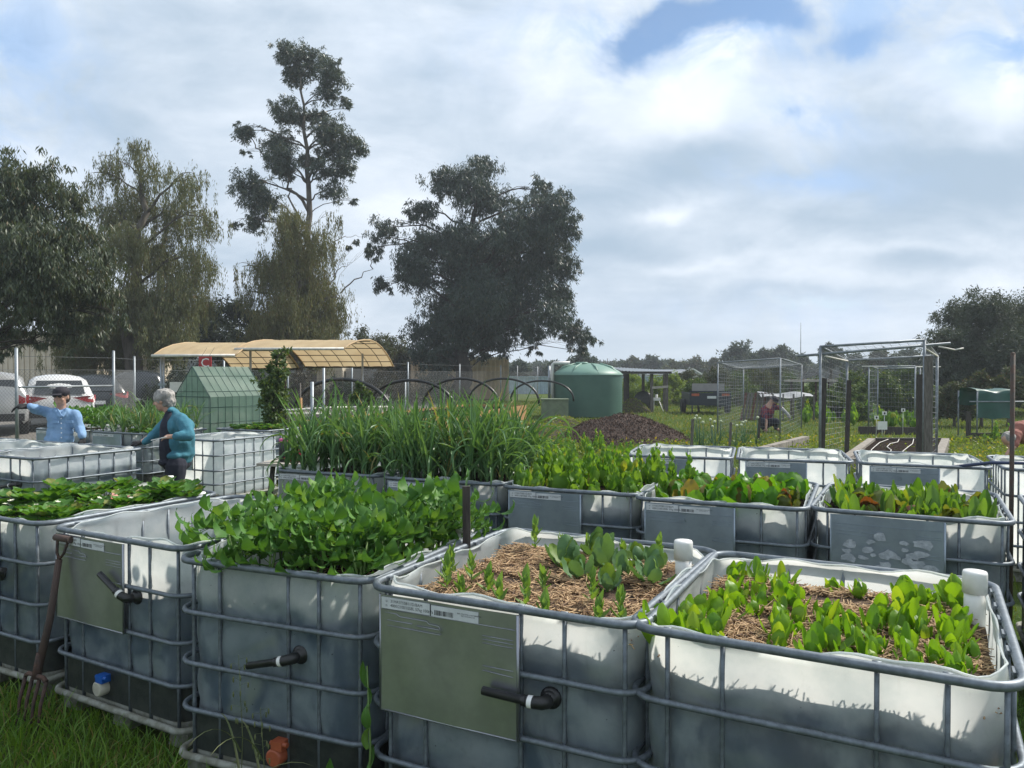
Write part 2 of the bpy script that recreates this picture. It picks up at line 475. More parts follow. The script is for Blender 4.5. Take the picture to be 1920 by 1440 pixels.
def blades(name, pts, hmin, hmax, w, m, lean=.5, per=1, seed=1):
    """grass blades: bent two-step strips, 5 verts and 2 faces each (quad + tri as quads)"""
    r_ = np.random.default_rng(seed)
    P = np.repeat(np.asarray(pts, float), per, 0)
    n = len(P)
    a = r_.uniform(0, 2 * np.pi, n); h = r_.uniform(hmin, hmax, n) * r_.uniform(.6, 1.0, n); l = r_.uniform(.15, 1, n) * lean * h
    b = r_.uniform(0, 2 * np.pi, n)
    wx, wy = np.cos(a) * w / 2, np.sin(a) * w / 2
    dx, dy = np.cos(b) * l, np.sin(b) * l
    z0 = P[:, 2] - .01
    v = np.zeros((n, 6, 3))
    v[:, 0] = np.stack([P[:, 0] - wx, P[:, 1] - wy, z0], 1)
    v[:, 1] = np.stack([P[:, 0] + wx, P[:, 1] + wy, z0], 1)
    v[:, 2] = np.stack([P[:, 0] + dx * .35 + wx * .8, P[:, 1] + dy * .35 + wy * .8, z0 + h * .6], 1)
    v[:, 3] = np.stack([P[:, 0] + dx * .35 - wx * .8, P[:, 1] + dy * .35 - wy * .8, z0 + h * .6], 1)
    v[:, 4] = np.stack([P[:, 0] + dx + wx * .15, P[:, 1] + dy + wy * .15, z0 + h * .95], 1)
    v[:, 5] = np.stack([P[:, 0] + dx - wx * .15, P[:, 1] + dy - wy * .15, z0 + h * .95], 1)
    base = np.arange(n)[:, None] * 6
    f = np.concatenate([base + np.array([[0, 1, 2, 3]]), base + np.array([[3, 2, 4, 5]])], 0)
    return np_mesh(name, v.reshape(-1, 3), f, m)

M['grass'] = leaf_mat('grass_blade', (.09, .21, .025), (.19, .32, .045), (.30, .24, .10), .35, .5, .08)
M['grass_far'] = leaf_mat('meadow_blade', (.09, .16, .025), (.19, .24, .05), (.32, .28, .10), .35, .6, .12)
M['weed'] = leaf_mat('weed_leaf', (.10, .18, .02), (.24, .30, .035), (.40, .32, .04), .4, .5, .10)

# footprint test: keep grass out of the planters
BINS = {}   # filled below: name -> (x, y, rot, w, d)
BIN_SPEC = [  # name, front-left corner x, y, rotation deg, width, depth, rim height, soil height, plate kind, verticals
    ('A', -3.28, 4.36, -28.0, 1.00, 1.14, .90, .80, None, 'n'),
    ('B', -2.30, 3.82, -29.5, 1.00, 1.14, .90, .66, 'shiny', 'n'),
    ('C', -1.40, 3.17, -22.5, .95, 1.14, .90, .735, None, 'n'),
    ('D', -.53, 2.77, -26.7, 1.03, 1.13, .90, .79, 'shiny', 'n'),
    ('E', .35, 2.33, -28.5, 1.02, 1.10, .90, .775, None, 'w'),
    ('G1', -1.90, 6.09, -23.0, .98, 1.14, .90, .82, 'shiny', 'n'),
    ('G2', -.97, 5.66, -22.7, .98, 1.14, .90, .82, 'dull', 'n'),
    ('H', -.08, 5.21, -24.3, .96, 1.14, .90, .82, 'dull', 'n'),
    ('I', .75, 4.72, -24.5, 1.00, 1.14, .90, .83, 'dull', 'n'),
    ('J', 1.69, 4.35, -28.0, .98, 1.14, .90, .82, 'worn', 'n'),
    ('K', 2.66, 3.83, -28.0, 1.00, 1.14, .90, .80, None, 'n'),
    ('L1', 1.06, 7.17, -17.5, .96, 1.10, .90, .0, 'dull', 'n'),
    ('L2', 2.02, 6.88, -17.5, .96, 1.10, .90, .0, 'dull', 'n'),
    ('L3', 2.97, 6.54, -21.5, .98, 1.10, .90, .0, 'dull', 'n'),
    ('L4', 3.95, 6.14, -25.0, .98, 1.10, .90, .0, None, 'n'),
    ('M1', -5.15, 7.32, -28.0, 1.00, 1.10, .90, .76, None, 'n'),
    ('M2', -6.06, 7.79, -28.0, 1.00, 1.10, .90, .0, None, 'n'),
    ('M3', -6.97, 8.28, -28.0, 1.00, 1.10, .90, .0, None, 'n'),
    ('N', -4.60, 10.08, -28.0, 1.00, 1.14, .82, .0, 'dull', 'n'),
    ('P0', -7.30, 11.72, -26.0, 1.10, 1.14, .82, .76, 'dull', 'n'),
    ('P1', -6.15, 11.18, -26.0, 1.15, 1.14, .82, .76, 'dull', 'n'),
    ('P2', -4.55, 11.72, -27.0, 1.05, 1.14, .82, .78, None, 'n'),
]
for s_ in BIN_SPEC: BINS[s_[0]] = s_[1:]

def in_bins(P, pad=.02):
    P = np.asarray(P); bad = np.zeros(len(P), bool)
    for k, b in BINS.items():
        a = R(b[2]); dx = P[:, 0] - b[0]; dy = P[:, 1] - b[1]
        u = dx * math.cos(a) + dy * math.sin(a); v = -dx * math.sin(a) + dy * math.cos(a)
        bad |= (u > -pad) & (u < b[3] + pad) & (v > -pad) & (v < b[4] + pad)
    return bad

def scatter(n, x0, x1, y0, y1, seed, dens=None):
    r_ = np.random.default_rng(seed)
    P = np.stack([r_.uniform(x0, x1, n), r_.uniform(y0, y1, n), np.zeros(n)], 1)
    P = P[~in_bins(P, .0)]
    # keep what the lens can see, with a margin
    P = P[np.abs(P[:, 0]) < P[:, 1] * .80 + .6]
    return P

def clumpy(P, scale, thr, seed):
    v = np.array([mnoise.noise(Vector((p[0] * scale + seed, p[1] * scale, 0))) for p in P])
    return P[v > thr]

near = scatter(30000, -4.2, 3.5, 1.7, 5.4, 3)
tag(link('lawn_grass', blades('lawn_grass', near, .03, .11, .006, M['grass'], .9, 1, 5)),
    'short green grass around the front row of planters', 'grass', kind='stuff')
mid = scatter(70000, -12, 16, 5, 19, 4)
tag(link('meadow_grass', blades('meadow_grass', mid, .04, .13, .012, M['grass_far'], .7, 1, 6)),
    'rough green grass between the planter rows and the beds', 'grass', kind='stuff')
far = scatter(60000, -4, 34, 19, 46, 8)
tag(link('lawn_grass', blades('far_grass', far, .05, .14, .03, M['grass_far'], .7, 1, 7)),
    'mown lawn running back to the trailer and the shelter', 'grass', kind='stuff')

near2 = scatter(16000, -3.6, -.4, 1.9, 4.2, 13)
tag(link('lawn_grass', blades('lawn_tufts', near2, .05, .17, .007, M['grass'], 1.1, 1, 15)), 'longer tangled grass at the foot of the left planters', 'grass', kind='stuff')

def leaf_cloud(P, L_, W_, droop, seed, jit=.25, up=0.0):
    """rhombus leaves at points P. droop 1: hang straight down, 0: any direction"""
    r_ = np.random.default_rng(seed)
    n = len(P)
    d = r_.normal(size=(n, 3)); d /= np.linalg.norm(d, axis=1)[:, None]
    d = d * (1 - droop) + np.array([0, 0, -1.0]) * droop + np.array([0, 0, up])
    d /= np.linalg.norm(d, axis=1)[:, None]
    q = r_.normal(size=(n, 3)); w = np.cross(d, q); w /= np.linalg.norm(w, axis=1)[:, None] + 1e-9
    l = L_ * r_.uniform(1 - jit * 2, 1 + jit, n)[:, None]; ww = W_ * r_.uniform(.7, 1.2, n)[:, None]
    v = np.stack([P, P + d * l * .4 + w * ww / 2, P + d * l, P + d * l * .4 - w * ww / 2], 1).reshape(-1, 3)
    f = np.arange(n * 4).reshape(-1, 4)
    return v, f

# yellow-green weeds on the open ground
wp = scatter(42000, -1.5, 14, 7.6, 19, 11)
wp = np.array(clumpy(wp, .8, -.12, 3.0)); wp[:, 2] = np.random.default_rng(4).uniform(.01, .16, len(wp))
v, f = leaf_cloud(wp, .07, .045, .0, 12, up=.25)
tag(link('weeds', np_mesh('weeds', v, f, M['weed'])), 'yellow-green weeds spreading over the open ground', 'weeds', kind='stuff')

# ------------------------------------------------------------------ the tote planters
def rrect(w, d, r_, seg=6, inset=0.0, per=0):
    """rounded rectangle outline from (0,0) to (w,d), counter-clockwise; per: extra points along each side"""
    x0, y0, x1, y1 = inset, inset, w - inset, d - inset
    pts = []
    for cx_, cy_, a0 in ((x1 - r_, y0 + r_, -90), (x1 - r_, y1 - r_, 0), (x0 + r_, y1 - r_, 90), (x0 + r_, y0 + r_, 180)):
        arc = [(cx_ + r_ * math.cos(R(a0 + 90 * k / seg)), cy_ + r_ * math.sin(R(a0 + 90 * k / seg))) for k in range(seg + 1)]
        if pts and per:
            p, q = pts[-1], arc[0]
            for k in range(1, per): pts.append((p[0] + (q[0] - p[0]) * k / per, p[1] + (q[1] - p[1]) * k / per))
        pts += arc
    if per:
        p, q = pts[-1], pts[0]
        for k in range(1, per): pts.append((p[0] + (q[0] - p[0]) * k / per, p[1] + (q[1] - p[1]) * k / per))
    return pts

RAILS = [.90, .69, .48, .29, .10]
VERT = {'n': [.095, .24, .60, .75, .945], 'w': [.12, .28, .675, .835, .96]}
SIDEV = [.13, .29, .43, .57, .71, .88]

def bottle_mesh(w, d, seed, top=.905, mt=None):
    r_ = random.Random(seed)
    ph = [r_.uniform(0, 6.28) for _ in range(6)]
    out = rrect(w, d, .13, 7, .030, 16)
    n = len(out); cx_, cy_ = w / 2, d / 2
    zs = [.115, .13, .17, .22, .27, .30, .34, .39, .44, .48, .52, .58, .63, .67, .71, .76, .81, .86, .895, 1.0]
    vs, fs = [], []
    for j, z in enumerate(zs):
        bul = 0.0
        for a, b in zip(RAILS[1:], RAILS[:-1]):
            if a <= z <= b: bul = .010 * math.sin(math.pi * (z - a) / (b - a))
        if z < .16: bul -= .012
        for i, (x, y) in enumerate(out):
            a = 2 * math.pi * i / n
            zz = z
            off = bul + .004 * math.sin(7 * a + ph[0] + z * 5) + .003 * math.sin(13 * a + ph[1] + z * 9)
            if j == len(zs) - 1:
                zz = top + .010 * math.sin(3 * a + ph[2]) + .008 * math.sin(8 * a + ph[3]) + .006 * math.sin(17 * a + ph[4])
                off = -.002 + .006 * math.sin(8 * a + ph[5])
            # push outward along the direction from the centre
            nx, ny = (x - cx_) / (w / 2), (y - cy_) / (d / 2)
            m_ = max(abs(nx), abs(ny)); sx = nx / m_ if abs(nx) > .93 * m_ else 0; sy = ny / m_ if abs(ny) > .93 * m_ else 0
            vs.append((x + sx * off, y + sy * off, zz))
    for j in range(len(zs) - 1):
        for i in range(n):
            k = (i + 1) % n
            fs.append((j * n + i, j * n + k, (j + 1) * n + k, (j + 1) * n + i))
    mb = MB(); mb.add(vs, fs, True)
    # rolled lip along the cut edge, and the floor
    lip = [Vector(vs[(len(zs) - 1) * n + i]) for i in range(n)]
    mb.tube(lip, .0035, 5, closed=True)
    mb.f.append(tuple(range(n - 1, -1, -1))); mb.sm.append(False)
    return mb.mesh('inner_bottle', mt)

def soil_mesh(w, d, top, seed, m, mound=.03, inset=.040):
    out = rrect(w, d, .12, 5, inset, 12); n = len(out)
    cx_, cy_ = w / 2, d / 2
    vs, fs = [], []
    def hgt(x, y):
        t = top + .030 * mnoise.noise(Vector((x * 4 + seed, y * 4, 0))) + .014 * mnoise.noise(Vector((x * 13 + seed, y * 13, 2)))
        k = 1 - min(1, max(abs(x - cx_) / (w / 2), abs(y - cy_) / (d / 2)))
        return t + mound * min(1, k * 3)
    for (x, y) in out: vs.append((x, y, .13))
    rings = 9
    for k in range(rings):
        s_ = 1 - k / rings
        for (x, y) in out:
            xx, yy = cx_ + (x - cx_) * s_, cy_ + (y - cy_) * s_
            vs.append((xx, yy, hgt(xx, yy) + (.02 * mnoise.noise(Vector((xx * 25, yy * 25, seed))) if k == 0 else 0)))
    vs.append((cx_, cy_, hgt(cx_, cy_)))
    for k in range(rings):
        for i in range(n):
            l = (i + 1) % n
            fs.append((k * n + i, k * n + l, (k + 1) * n + l, (k + 1) * n + i))
    b = rings * n
    for i in range(n): fs.append((b + i, b + (i + 1) % n, len(vs) - 1))
    mb = MB(); mb.add(vs, fs, True)
    return mb.mesh('soil', m), hgt

_mcache = {}
def cached(key, fn):
    if key not in _mcache: _mcache[key] = fn()
    return _mcache[key]

def rail_mesh(w, d, r_, rad):
    mb = MB(); mb.tube([(x, y, 0) for x, y in rrect(w, d, r_, 7)], rad, 8, closed=True)
    return mb

def vert_mesh(top, kinks):
    pts, rs = [], []
    zs = sorted({.10, top} | {k + dz for k in kinks for dz in (-.03, -.016, 0, .016, .03) if .11 < k + dz < top - .005})
    for z in zs:
        near_ = min(abs(z - k) for k in kinks)
        pts.append((0, 0, z)); rs.append(.0068 if near_ < .008 else (.0112 if near_ < .02 else .0094))
    mb = MB(); mb.tube(pts, rs, 6, flat=.8)
    return mb.mesh('vertical_bar', M['galv'])

_tmp = bpy.data.scenes.new('workshop')
def bake(o):
    '''modifiers and curves turned into a plain mesh in a scratch scene'''
    _tmp.collection.objects.link(o)
    with bpy.context.temp_override(scene=_tmp, view_layer=_tmp.view_layers[0]):
        dg = bpy.context.evaluated_depsgraph_get(); dg.update()
        me = bpy.data.meshes.new_from_object(o.evaluated_get(dg))
    _tmp.collection.objects.unlink(o)
    return me

def text_mesh(body, size, m, align='LEFT'):
    cu = bpy.data.curves.new('t', 'FONT'); cu.body = body; cu.size = size; cu.align_x = align; cu.fill_mode = 'FRONT'
    cu.resolution_u = 2
    o = bpy.data.objects.new('t', cu); me = bake(o)
    bpy.data.objects.remove(o); bpy.data.curves.remove(cu)
    me.materials.clear(); me.materials.append(m)
    return me

T_UN = text_mesh('u\nn', .016, M['ink'], 'CENTER')
T_L1 = text_mesh('31HA1/Y/0811/D/BAM\n4000/2100/1058L 57kg 100kPa', .0152, M['ink'])
T_L2 = text_mesh('MAX. STACKING LOAD PERMITTED\n          NET MASS MAX. KG', .0065, M['ink'])
def barcode_mesh():
    r_ = random.Random(5); mb = MB(); x = 0
    while x < .075:
        w_ = r_.choice((.0012, .002, .0035)); mb.add([(x, 0, 0), (x + w_, 0, 0), (x + w_, .017, 0), (x, .017, 0)], [(0, 1, 2, 3)]); x += w_ + r_.choice((.0012, .0022))
    return mb.mesh('barcode', M['ink'])
T_BAR = barcode_mesh()

def plate_parts(root, x0, x1, kind, z0=.475, z1=.886, yp=-.0175):
    pm = M['plate'] if kind == 'shiny' else M['plate_dull']
    w_ = x1 - x0
    def mk():
        mb = MB()
        # sheet with folded side edges and a slight dish
        def fn(u, v_):
            dish = .004 * math.sin(math.pi * u) * math.sin(math.pi * v_) + .0015 * math.sin(9 * u + 5 * v_)
            return (u * w_, dish, z0 + (z1 - z0) * v_)
        mb.grid(fn, 14, 10)
        b = MB()
        def fb(u, v_): x, y, z = fn(1 - u, v_); return (x, y + .0022, z)
        mb.grid(fb, 14, 10)
        mb.tube([(0, .001, z0), (0, .001, z1)], .0035, 6)
        mb.tube([(w_, .001, z0), (w_, .001, z1)], .0060, 6)
        mb.tube([(0, .001, z0), (w_, .001, z0)], .003, 6)
        return mb.mesh('id_plate', pm)
    p = link('id_plate', mk(), root, (x0, yp, 0))
    def ribs():
        mb = MB()
        zt = z1 - .062
        a, b = .03 * w_ / .5, .60 * w_ / .5 * .5
        mb.tube([(.02, 0, zt), (.07, 0, zt), (.085, 0, zt - .008), (w_ * .36, 0, zt - .008), (w_ * .375, 0, zt - .016), (w_ * .45, 0, zt - .018), (w_ * .47, 0, zt - .04)], .0014, 5)
        mb.tube([(.03, 0, zt - .026), (w_ * .25, 0, zt - .026)], .0014, 5)
        mb.tube([(w_ * .28, 0, zt - .03), (w_ * .46, 0, zt - .03)], .0014, 5)
        mb.tube([(.03, 0, zt - .045), (w_ * .46, 0, zt - .047)], .0013, 5)
        mb.tube([(.01, 0, z1 - .050), (w_ - .01, 0, z1 - .050)], .0013, 5)
        for k in (0, .012, .024, .10):
            mb.tube([(w_ * .76, 0, z1 - .085 - k), (w_ * .97, 0, z1 - .085 - k)], .0013, 4)
        mb.tube([(w_ * .76, 0, z1 - .20), (w_ * .97, 0, z1 - .205)], .0016, 4)
        return mb.mesh('embossed_rib', pm)
    link('embossed_rib', ribs(), p, (0, -.0012, 0))
    if kind in ('shiny', 'dull'):
        def stk():
            mb = MB(); zt = z1 - .006
            mb.box((w_ * .20, 0, zt - .021), (w_ * .37, .0008, .040)); return mb.mesh('sticker', M['label'])
        def stk2():
            mb = MB(); zt = z1 - .006
            mb.box((w_ * .565, 0, zt - .023), (w_ * .34, .0008, .038)); return mb.mesh('sticker', M['label'])
        link('sticker', stk(), p, (0, -.0022, 0)); link('sticker', stk2(), p, (0, -.0022, 0))
        rx = (R(90), 0, 0)
        zt = z1 - .006
        link('printed_text', T_UN, p, (w_ * .055, -.0030, zt - .018), rx)
        link('printed_text', T_L1, p, (w_ * .085, -.0030, zt - .018), rx, (.86 * w_ / .5, 1, 1))
        link('barcode', T_BAR, p, (w_ * .42, -.0030, zt - .036), rx)
        link('printed_text', T_L2, p, (w_ * .585, -.0030, zt - .020), rx, (.9, 1, 1))
    return p

def valve_parts(root, x, z, ang, ln=.20, yf=.02):
    """black flange, elbow and pipe lying along the face, with a white band"""
    rotx = Matrix.Rotation(R(90), 3, 'X')
    mb = MB(); mb.lathe([(.036, 0), (.036, .006), (.028, .009), (.024, .012), (.021, .03)], 20, (x, yf, z), rot=rotx)
    link('flange', mb.mesh('flange', M['black']), root)
    yo = yf - .055
    a = R(ang); dx, dz = -math.cos(a), math.sin(a)
    mb = MB(); mb.tube([(x, yf - .01, z), (x, yo + .015, z), (x + dx * .01, yo, z + dz * .01), (x + dx * .035, yo - .008, z + dz * .035), (x + dx * .06, yo - .01, z + dz * .06)], [.021, .022, .021, .020, .019], 12)
    link('elbow', mb.mesh('elbow', M['black']), root)
    s_, e = .055, .055 + ln
    mb = MB(); mb.tube([(x + dx * s_, yo - .01, z + dz * s_), (x + dx * (s_ + .02), yo - .01, z + dz * (s_ + .02)), (x + dx * (s_ + .021), yo - .01, z + dz * (s_ + .021)), (x + dx * e, yo - .012, z + dz * e)], [.018, .018, .0145, .0145], 12)
    link('outlet_pipe', mb.mesh('outlet_pipe', M['black']), root)
    mb = MB(); mb.tube([(x + dx * .036, yo - .0085, z + dz * .036), (x + dx * .052, yo - .0095, z + dz * .052)], [.0208, .0200], 12, cap=False)
    link('band', mb.mesh('band', M['white']), root)

LABEL = {}
SOILH = {}
def planter(key, label, group, valve=None, drain=None, fill='soil'):
    x, y, rot, w, d, H, soil, plate, vk = BINS[key]
    sz = H / .90
    t = empty('tote_planter', (x, y, 0), R(rot), label, 'planter', group)
    seed = sum(map(ord, key))
    bm_ = cached(('bot', round(w, 2), round(d, 2), seed % 3, soil > 0), lambda: bottle_mesh(w, d, seed, .905, M['bottle_soil_shaded' if soil > 0 else 'bottle']))
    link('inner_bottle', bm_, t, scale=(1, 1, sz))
    for i, z in enumerate(RAILS[:-1]):
        rm = cached(('rail', w, d, i == 0), lambda: rail_mesh(w, d, .095, .0140 if i == 0 else .0108).mesh('rail', M['rim'] if i == 0 else M['galv']))
        link('top_rail' if i == 0 else 'rail', rm, t, (0, 0, z * sz))
    vm = cached(('vert',), lambda: vert_mesh(.895, RAILS[1:-1]))
    iy = .0175
    for fr in VERT[vk]:
        link('vertical_bar', vm, t, (fr * w, iy, 0), scale=(1, 1, sz))
    for fr in (.12, .30, .5, .70, .88):
        link('vertical_bar', vm, t, (fr * w, d - iy, 0), scale=(1, 1, sz))
    for fr in SIDEV:
        link('vertical_bar', vm, t, (iy, fr * d, 0), scale=(1, 1, sz))
        link('vertical_bar', vm, t, (w - iy, fr * d, 0), scale=(1, 1, sz))
    # clips that hold the bars to the top rail
    def clips():
        mb = MB()
        for fr in SIDEV:
            for xx in (.006, w - .006):
                mb.box((xx, fr * d, .898), (.030, .05, .012)); mb.tube([(xx, fr * d - .035, .902), (xx, fr * d + .035, .902)], .009, 6)
        for fr in (.12, .30, .5, .70, .88): mb.tube([(fr * w - .03, d - .006, .902), (fr * w + .03, d - .006, .902)], .009, 6)
        for fr in VERT[vk][:4]: mb.tube([(fr * w - .012, .018, .905), (fr * w + .012, .018, .905)], .006, 6)
        return mb.mesh('rail_clip', M['galv'])
    link('rail_clip', cached(('clip', w, d, vk), clips), t, scale=(1, 1, sz))
    def base():
        mb = rail_mesh(w, d, .07, .016)
        return mb.mesh('base_rail', M['dirty_tube'])
    link('base_rail', cached(('base', w, d), base), t, (0, 0, .095 * sz))
    def deck():
        mb = MB(); o1 = rrect(w, d, .10, 5, .022); n = len(o1)
        mb.add([(a, b, .085) for a, b in o1] + [(a, b, .118) for a, b in o1], [(i, (i + 1) % n, n + (i + 1) % n, n + i) for i in range(n)] + [tuple(range(n, 2 * n)), tuple(range(n - 1, -1, -1))])
        return mb.mesh('pallet_deck', M['dirty_tube'])
    link('pallet_deck', cached(('deck', w, d), deck), t, scale=(1, 1, sz))
    ft = cached(('foot',), lambda: MB().box((0, 0, .043), (.13, .11, .085), taper=.85).mesh('foot', M['dirty_tube']))
    for fx in (.09, .5, .91):
        for fy in (.08, .92): link('foot', ft, t, (fx * w, fy * d, 0))
    if soil > 0:
        sm, hg = soil_mesh(w, d, soil / sz, seed, M['straw_base'] if fill == 'straw' else M['soil'], .05 if fill == 'straw' else .03)
        link('soil', sm, t, scale=(1, 1, sz)); SOILH[key] = hg
        def lin():  # black band round the lower wall, top edge slightly wavy
            mb = MB(); o1 = rrect(w, d, .125, 7, .012, 8); n = len(o1); zt = .282
            mb.add([(a, b, .125) for a, b in o1] + [(a, b, zt + .006 * mnoise.noise(Vector((a * 8, b * 8, seed)))) for a, b in o1], [(i, (i + 1) % n, n + (i + 1) % n, n + i) for i in range(n)], True)
            return mb.mesh('dark_lower_band', M['dull_black'])
        link('dark_lower_band', lin(), t, scale=(1, 1, sz))
    else:
        mb = MB(); mb.box((w / 2, d / 2, .135), (w - .1, d - .1, .012)); link('floor_sheet', mb.mesh('floor_sheet', M['dirty_tube']), t)
    if plate == 'worn':
        plate_parts(t, .115 * w, .684 * w, 'worn', .44)
        mb = MB(); r_ = random.Random(3)
        for k in range(34):
            cx_, cz = r_.uniform(.17, .60), r_.uniform(.50, .80); n = 7; rr = r_.uniform(.008, .035)
            mb.add([(cx_ + rr * 1.6 * r_.uniform(.5, 1) * math.cos(6.283 * i / n), -.0225 - .0003 * k / 34, cz + rr * r_.uniform(.4, 1) * math.sin(6.283 * i / n)) for i in range(n)], [tuple(range(n))])
        link('torn_sticker', mb.mesh('torn_sticker', M['torn']), t, scale=(1, 1, sz))['kind'] = 'stuff'
    elif plate:
        p = plate_parts(t, .075 * w, .605 * w, plate, .475)
        if sz != 1: p.scale.z = sz
    if valve: valve_parts(t, *valve)
    if drain:
        fx, m_, m2 = drain
        rotx = Matrix.Rotation(R(90), 3, 'X')
        mb = MB(); mb.lathe([(.030, 0), (.036, .01), (.036, .06), (.028, .065)], 18, (fx * w, .03, .185), rot=rotx)
        link('drain_cap', mb.mesh('drain_cap', m2), t)
        mb = MB(); mb.box((fx * w + .015, -.01, .235), (.05, .045, .035)); mb.tube([(fx * w + .01, -.01, .21), (fx * w + .01, -.01, .25)], .014, 8); mb.tube([(fx * w - .02, -.02, .24), (fx * w + .06, -.02, .243)], .010, 6)
        link('drain_handle', mb.mesh('drain_handle', m_), t)
    return t

M['torn'] = mat('torn_paper', (.45, .48, .52), (.30, .33, .36), .7, 0, 30, .2)
FR = 'tote planters in the front row'; SR = 'tote planters in the second row'; TR = 'empty totes in the third row'; LR = 'totes on the left'
planter('A', 'tote planter cut off by the left edge, filled with strawberry plants', FR, (.62, .60, 160, .10))
planter('B', 'tote planter with sunken soil and a fork leaning on its greenish metal plate', FR, (.655, .645, 28, .15), (.42, M['blue_cap'], M['cream_cap']))
planter('C', 'tote planter overflowing with potato leaves, a black outlet pipe on its front', FR, (.625, .585, -14, .15), (.56, M['orange_cap'], M['orange_cap']))
planter('D', 'tote planter with olive metal plate and straw mulch round young cabbages', FR, (.725, .625, 2, .16), None, 'straw')
planter('E', 'nearest tote planter at bottom right full of bright salad leaves, no plate', FR, None, None, 'straw')
planter('G1', 'left tote planter of the two under the tall garlic', SR)
planter('G2', 'right tote planter of the two under the tall garlic', SR)
planter('H', 'tote planter of bolting leafy greens just right of the garlic', SR)
planter('I', 'tote planter of crinkled chard between the leafy greens and the salad rows', SR)
planter('J', 'tote planter with torn sticker on its plate, long upright salad leaves above', SR)
planter('K', 'tote planter cut off by the right edge beside the rusty pole', SR)
planter('L1', 'empty white tote, first of the third row, in front of the allium clumps', TR)
planter('L2', 'empty white tote in front of the wire trellis with a bluish sticker', TR)
planter('L3', 'empty white tote in front of the dark soil bed, blue pipe across its corner', TR)
planter('L4', 'empty white tote cut off by the right edge behind the rusty pole', TR)
planter('M1', 'tote with bare soil where the white-haired person rests a hand', LR, (.74, .66, -10, .13))
planter('M2', 'empty tote just in front of the person in the blue shirt', LR)
planter('M3', 'empty tote at the far left edge below the fence post', LR)
planter('N', 'bright white empty tote cage to the right of the person in the teal jacket', LR)
planter('P0', 'tote planter under the leafy bush at left below the fence', LR)
planter('P1', 'tote planter of long grassy garlic between the two people', LR)
planter('P2', 'tote planter of low green seedlings in front of the mesh greenhouse', LR)
# ------------------------------------------------------------------ leaves and plants
M['potato'] = leaf_mat('potato_leaf', (.060, .165, .035), (.125, .275, .055), (.17, .32, .07), .28, .55, .12, .28, True)
M['brassica'] = leaf_mat('cabbage_leaf', (.085, .18, .085), (.13, .25, .11), (.16, .27, .05), .28, .5, .2, .3, True)
M['bean'] = leaf_mat('seedling_leaf', (.13, .26, .06), (.20, .34, .08), None, .38, .5, .1, .3, True)
M['lettuce'] = leaf_mat('salad_leaf', (.12, .28, .020), (.22, .40, .030), (.28, .42, .04), .45, .42, .10, .4, True)
M['garlic'] = leaf_mat('garlic_leaf', (.085, .19, .075), (.17, .31, .13), (.32, .30, .12), .30, .42, .045, .45)
M['chard'] = leaf_mat('chard_leaf', (.07, .22, .022), (.15, .34, .03), (.25, .20, .03), .42, .42, .12, .4, True)
M['chard_red'] = leaf_mat('beet_leaf', (.11, .16, .03), (.18, .20, .04), (.16, .06, .03), .4, .42, .2, .4, True)
M['herb'] = leaf_mat('bolting_leaf', (.10, .24, .03), (.21, .37, .05), (.36, .40, .05), .42, .5, .05, .3, True)
M['romaine'] = leaf_mat('upright_salad_leaf', (.07, .18, .025), (.18, .33, .05), (.26, .34, .04), .40, .42, .08, .4, True)
M['strawb'] = leaf_mat('strawberry_leaf', (.055, .16, .03), (.13, .29, .05), (.22, .25, .06), .34, .5, .1, .35, True)
M['stem'] = mat('green_stem', (.14, .24, .06), (.10, .17, .04), .6, 0, 8, .05)
M['petal'] = mat('white_petal', (.80, .78, .62), None, .6, 0, 8, 0)
M['seedlings'] = leaf_mat('low_seedling', (.10, .24, .03), (.18, .34, .05), None, .4, .5, .1)


def leaf(mb, org, dirv, up, L_, W_, shape='ovate', curl=.25, cup=.15, n=6, ruffle=0.0, seed=0, fold=0.0, quilt=.030):
    """one leaf: grid 4 wide, n long. dirv start direction, bends toward -up by curl"""
    prof = {'ovate': lambda t: math.sin(math.pi * min(1, t * .96 + .04) ** .70) ** 1.05,
            'round': lambda t: max(0, math.sin(math.pi * min(1, t ** 1.15 + .02))) ** .55,
            'spoon': lambda t: (.16 + .1 * t if t < .28 else max(0.05, math.sin(math.pi * (.18 + .80 * (t - .28) / .72))) ** .48),
            'lance': lambda t: max(.02, math.sin(math.pi * min(1, t * .9 + .1)) ** .8),
            'strap': lambda t: (1 - t) ** .55 * (0.85 + .15 * t)}[shape]
    o = Vector(org); d = Vector(dirv).normalized(); u = Vector(up)
    s = d.cross(u)
    if s.length < 1e-4: s = d.cross(Vector((1, .3, 0)))
    s.normalize(); u = s.cross(d).normalized()
    vs = []; p = o.copy(); step = L_ / n
    cols = (-1, -.5, 0, .5, 1)
    r_ = random.Random(seed)
    for i in range(n + 1):
        t = i / n; w = prof(t) * W_ / 2
        for k in cols:
            rz = ruffle * W_ * math.sin(i * 2.1 + k * 3 + seed) * abs(k)
            qz = quilt * W_ * (1 if i % 2 else -1) if abs(k) == .5 and 0 < i < n else (-quilt * W_ * 1.1 if k == 0 else 0)
            vs.append(p + s * (k * w) + u * (abs(k) * w * cup * 2 + rz + qz))
        ang = -curl / n * 1.6 * (.5 + t)
        rot = Matrix.Rotation(-ang, 3, s)
        d = (rot @ d).normalized(); u = (rot @ u).normalized()
        p = p + d * step
    fs = []
    for i in range(n):
        for k in range(4):
            a = i * 5 + k
            fs.append((a, a + 1, a + 6, a + 5))
    mb.add(vs, fs, True)
    return p


def leaf_mesh(name, m, **kw):
    mb = MB(); leaf(mb, (0, 0, 0), (0, 1, 0), (0, 0, 1), **kw)
    return mb.mesh(name, m)

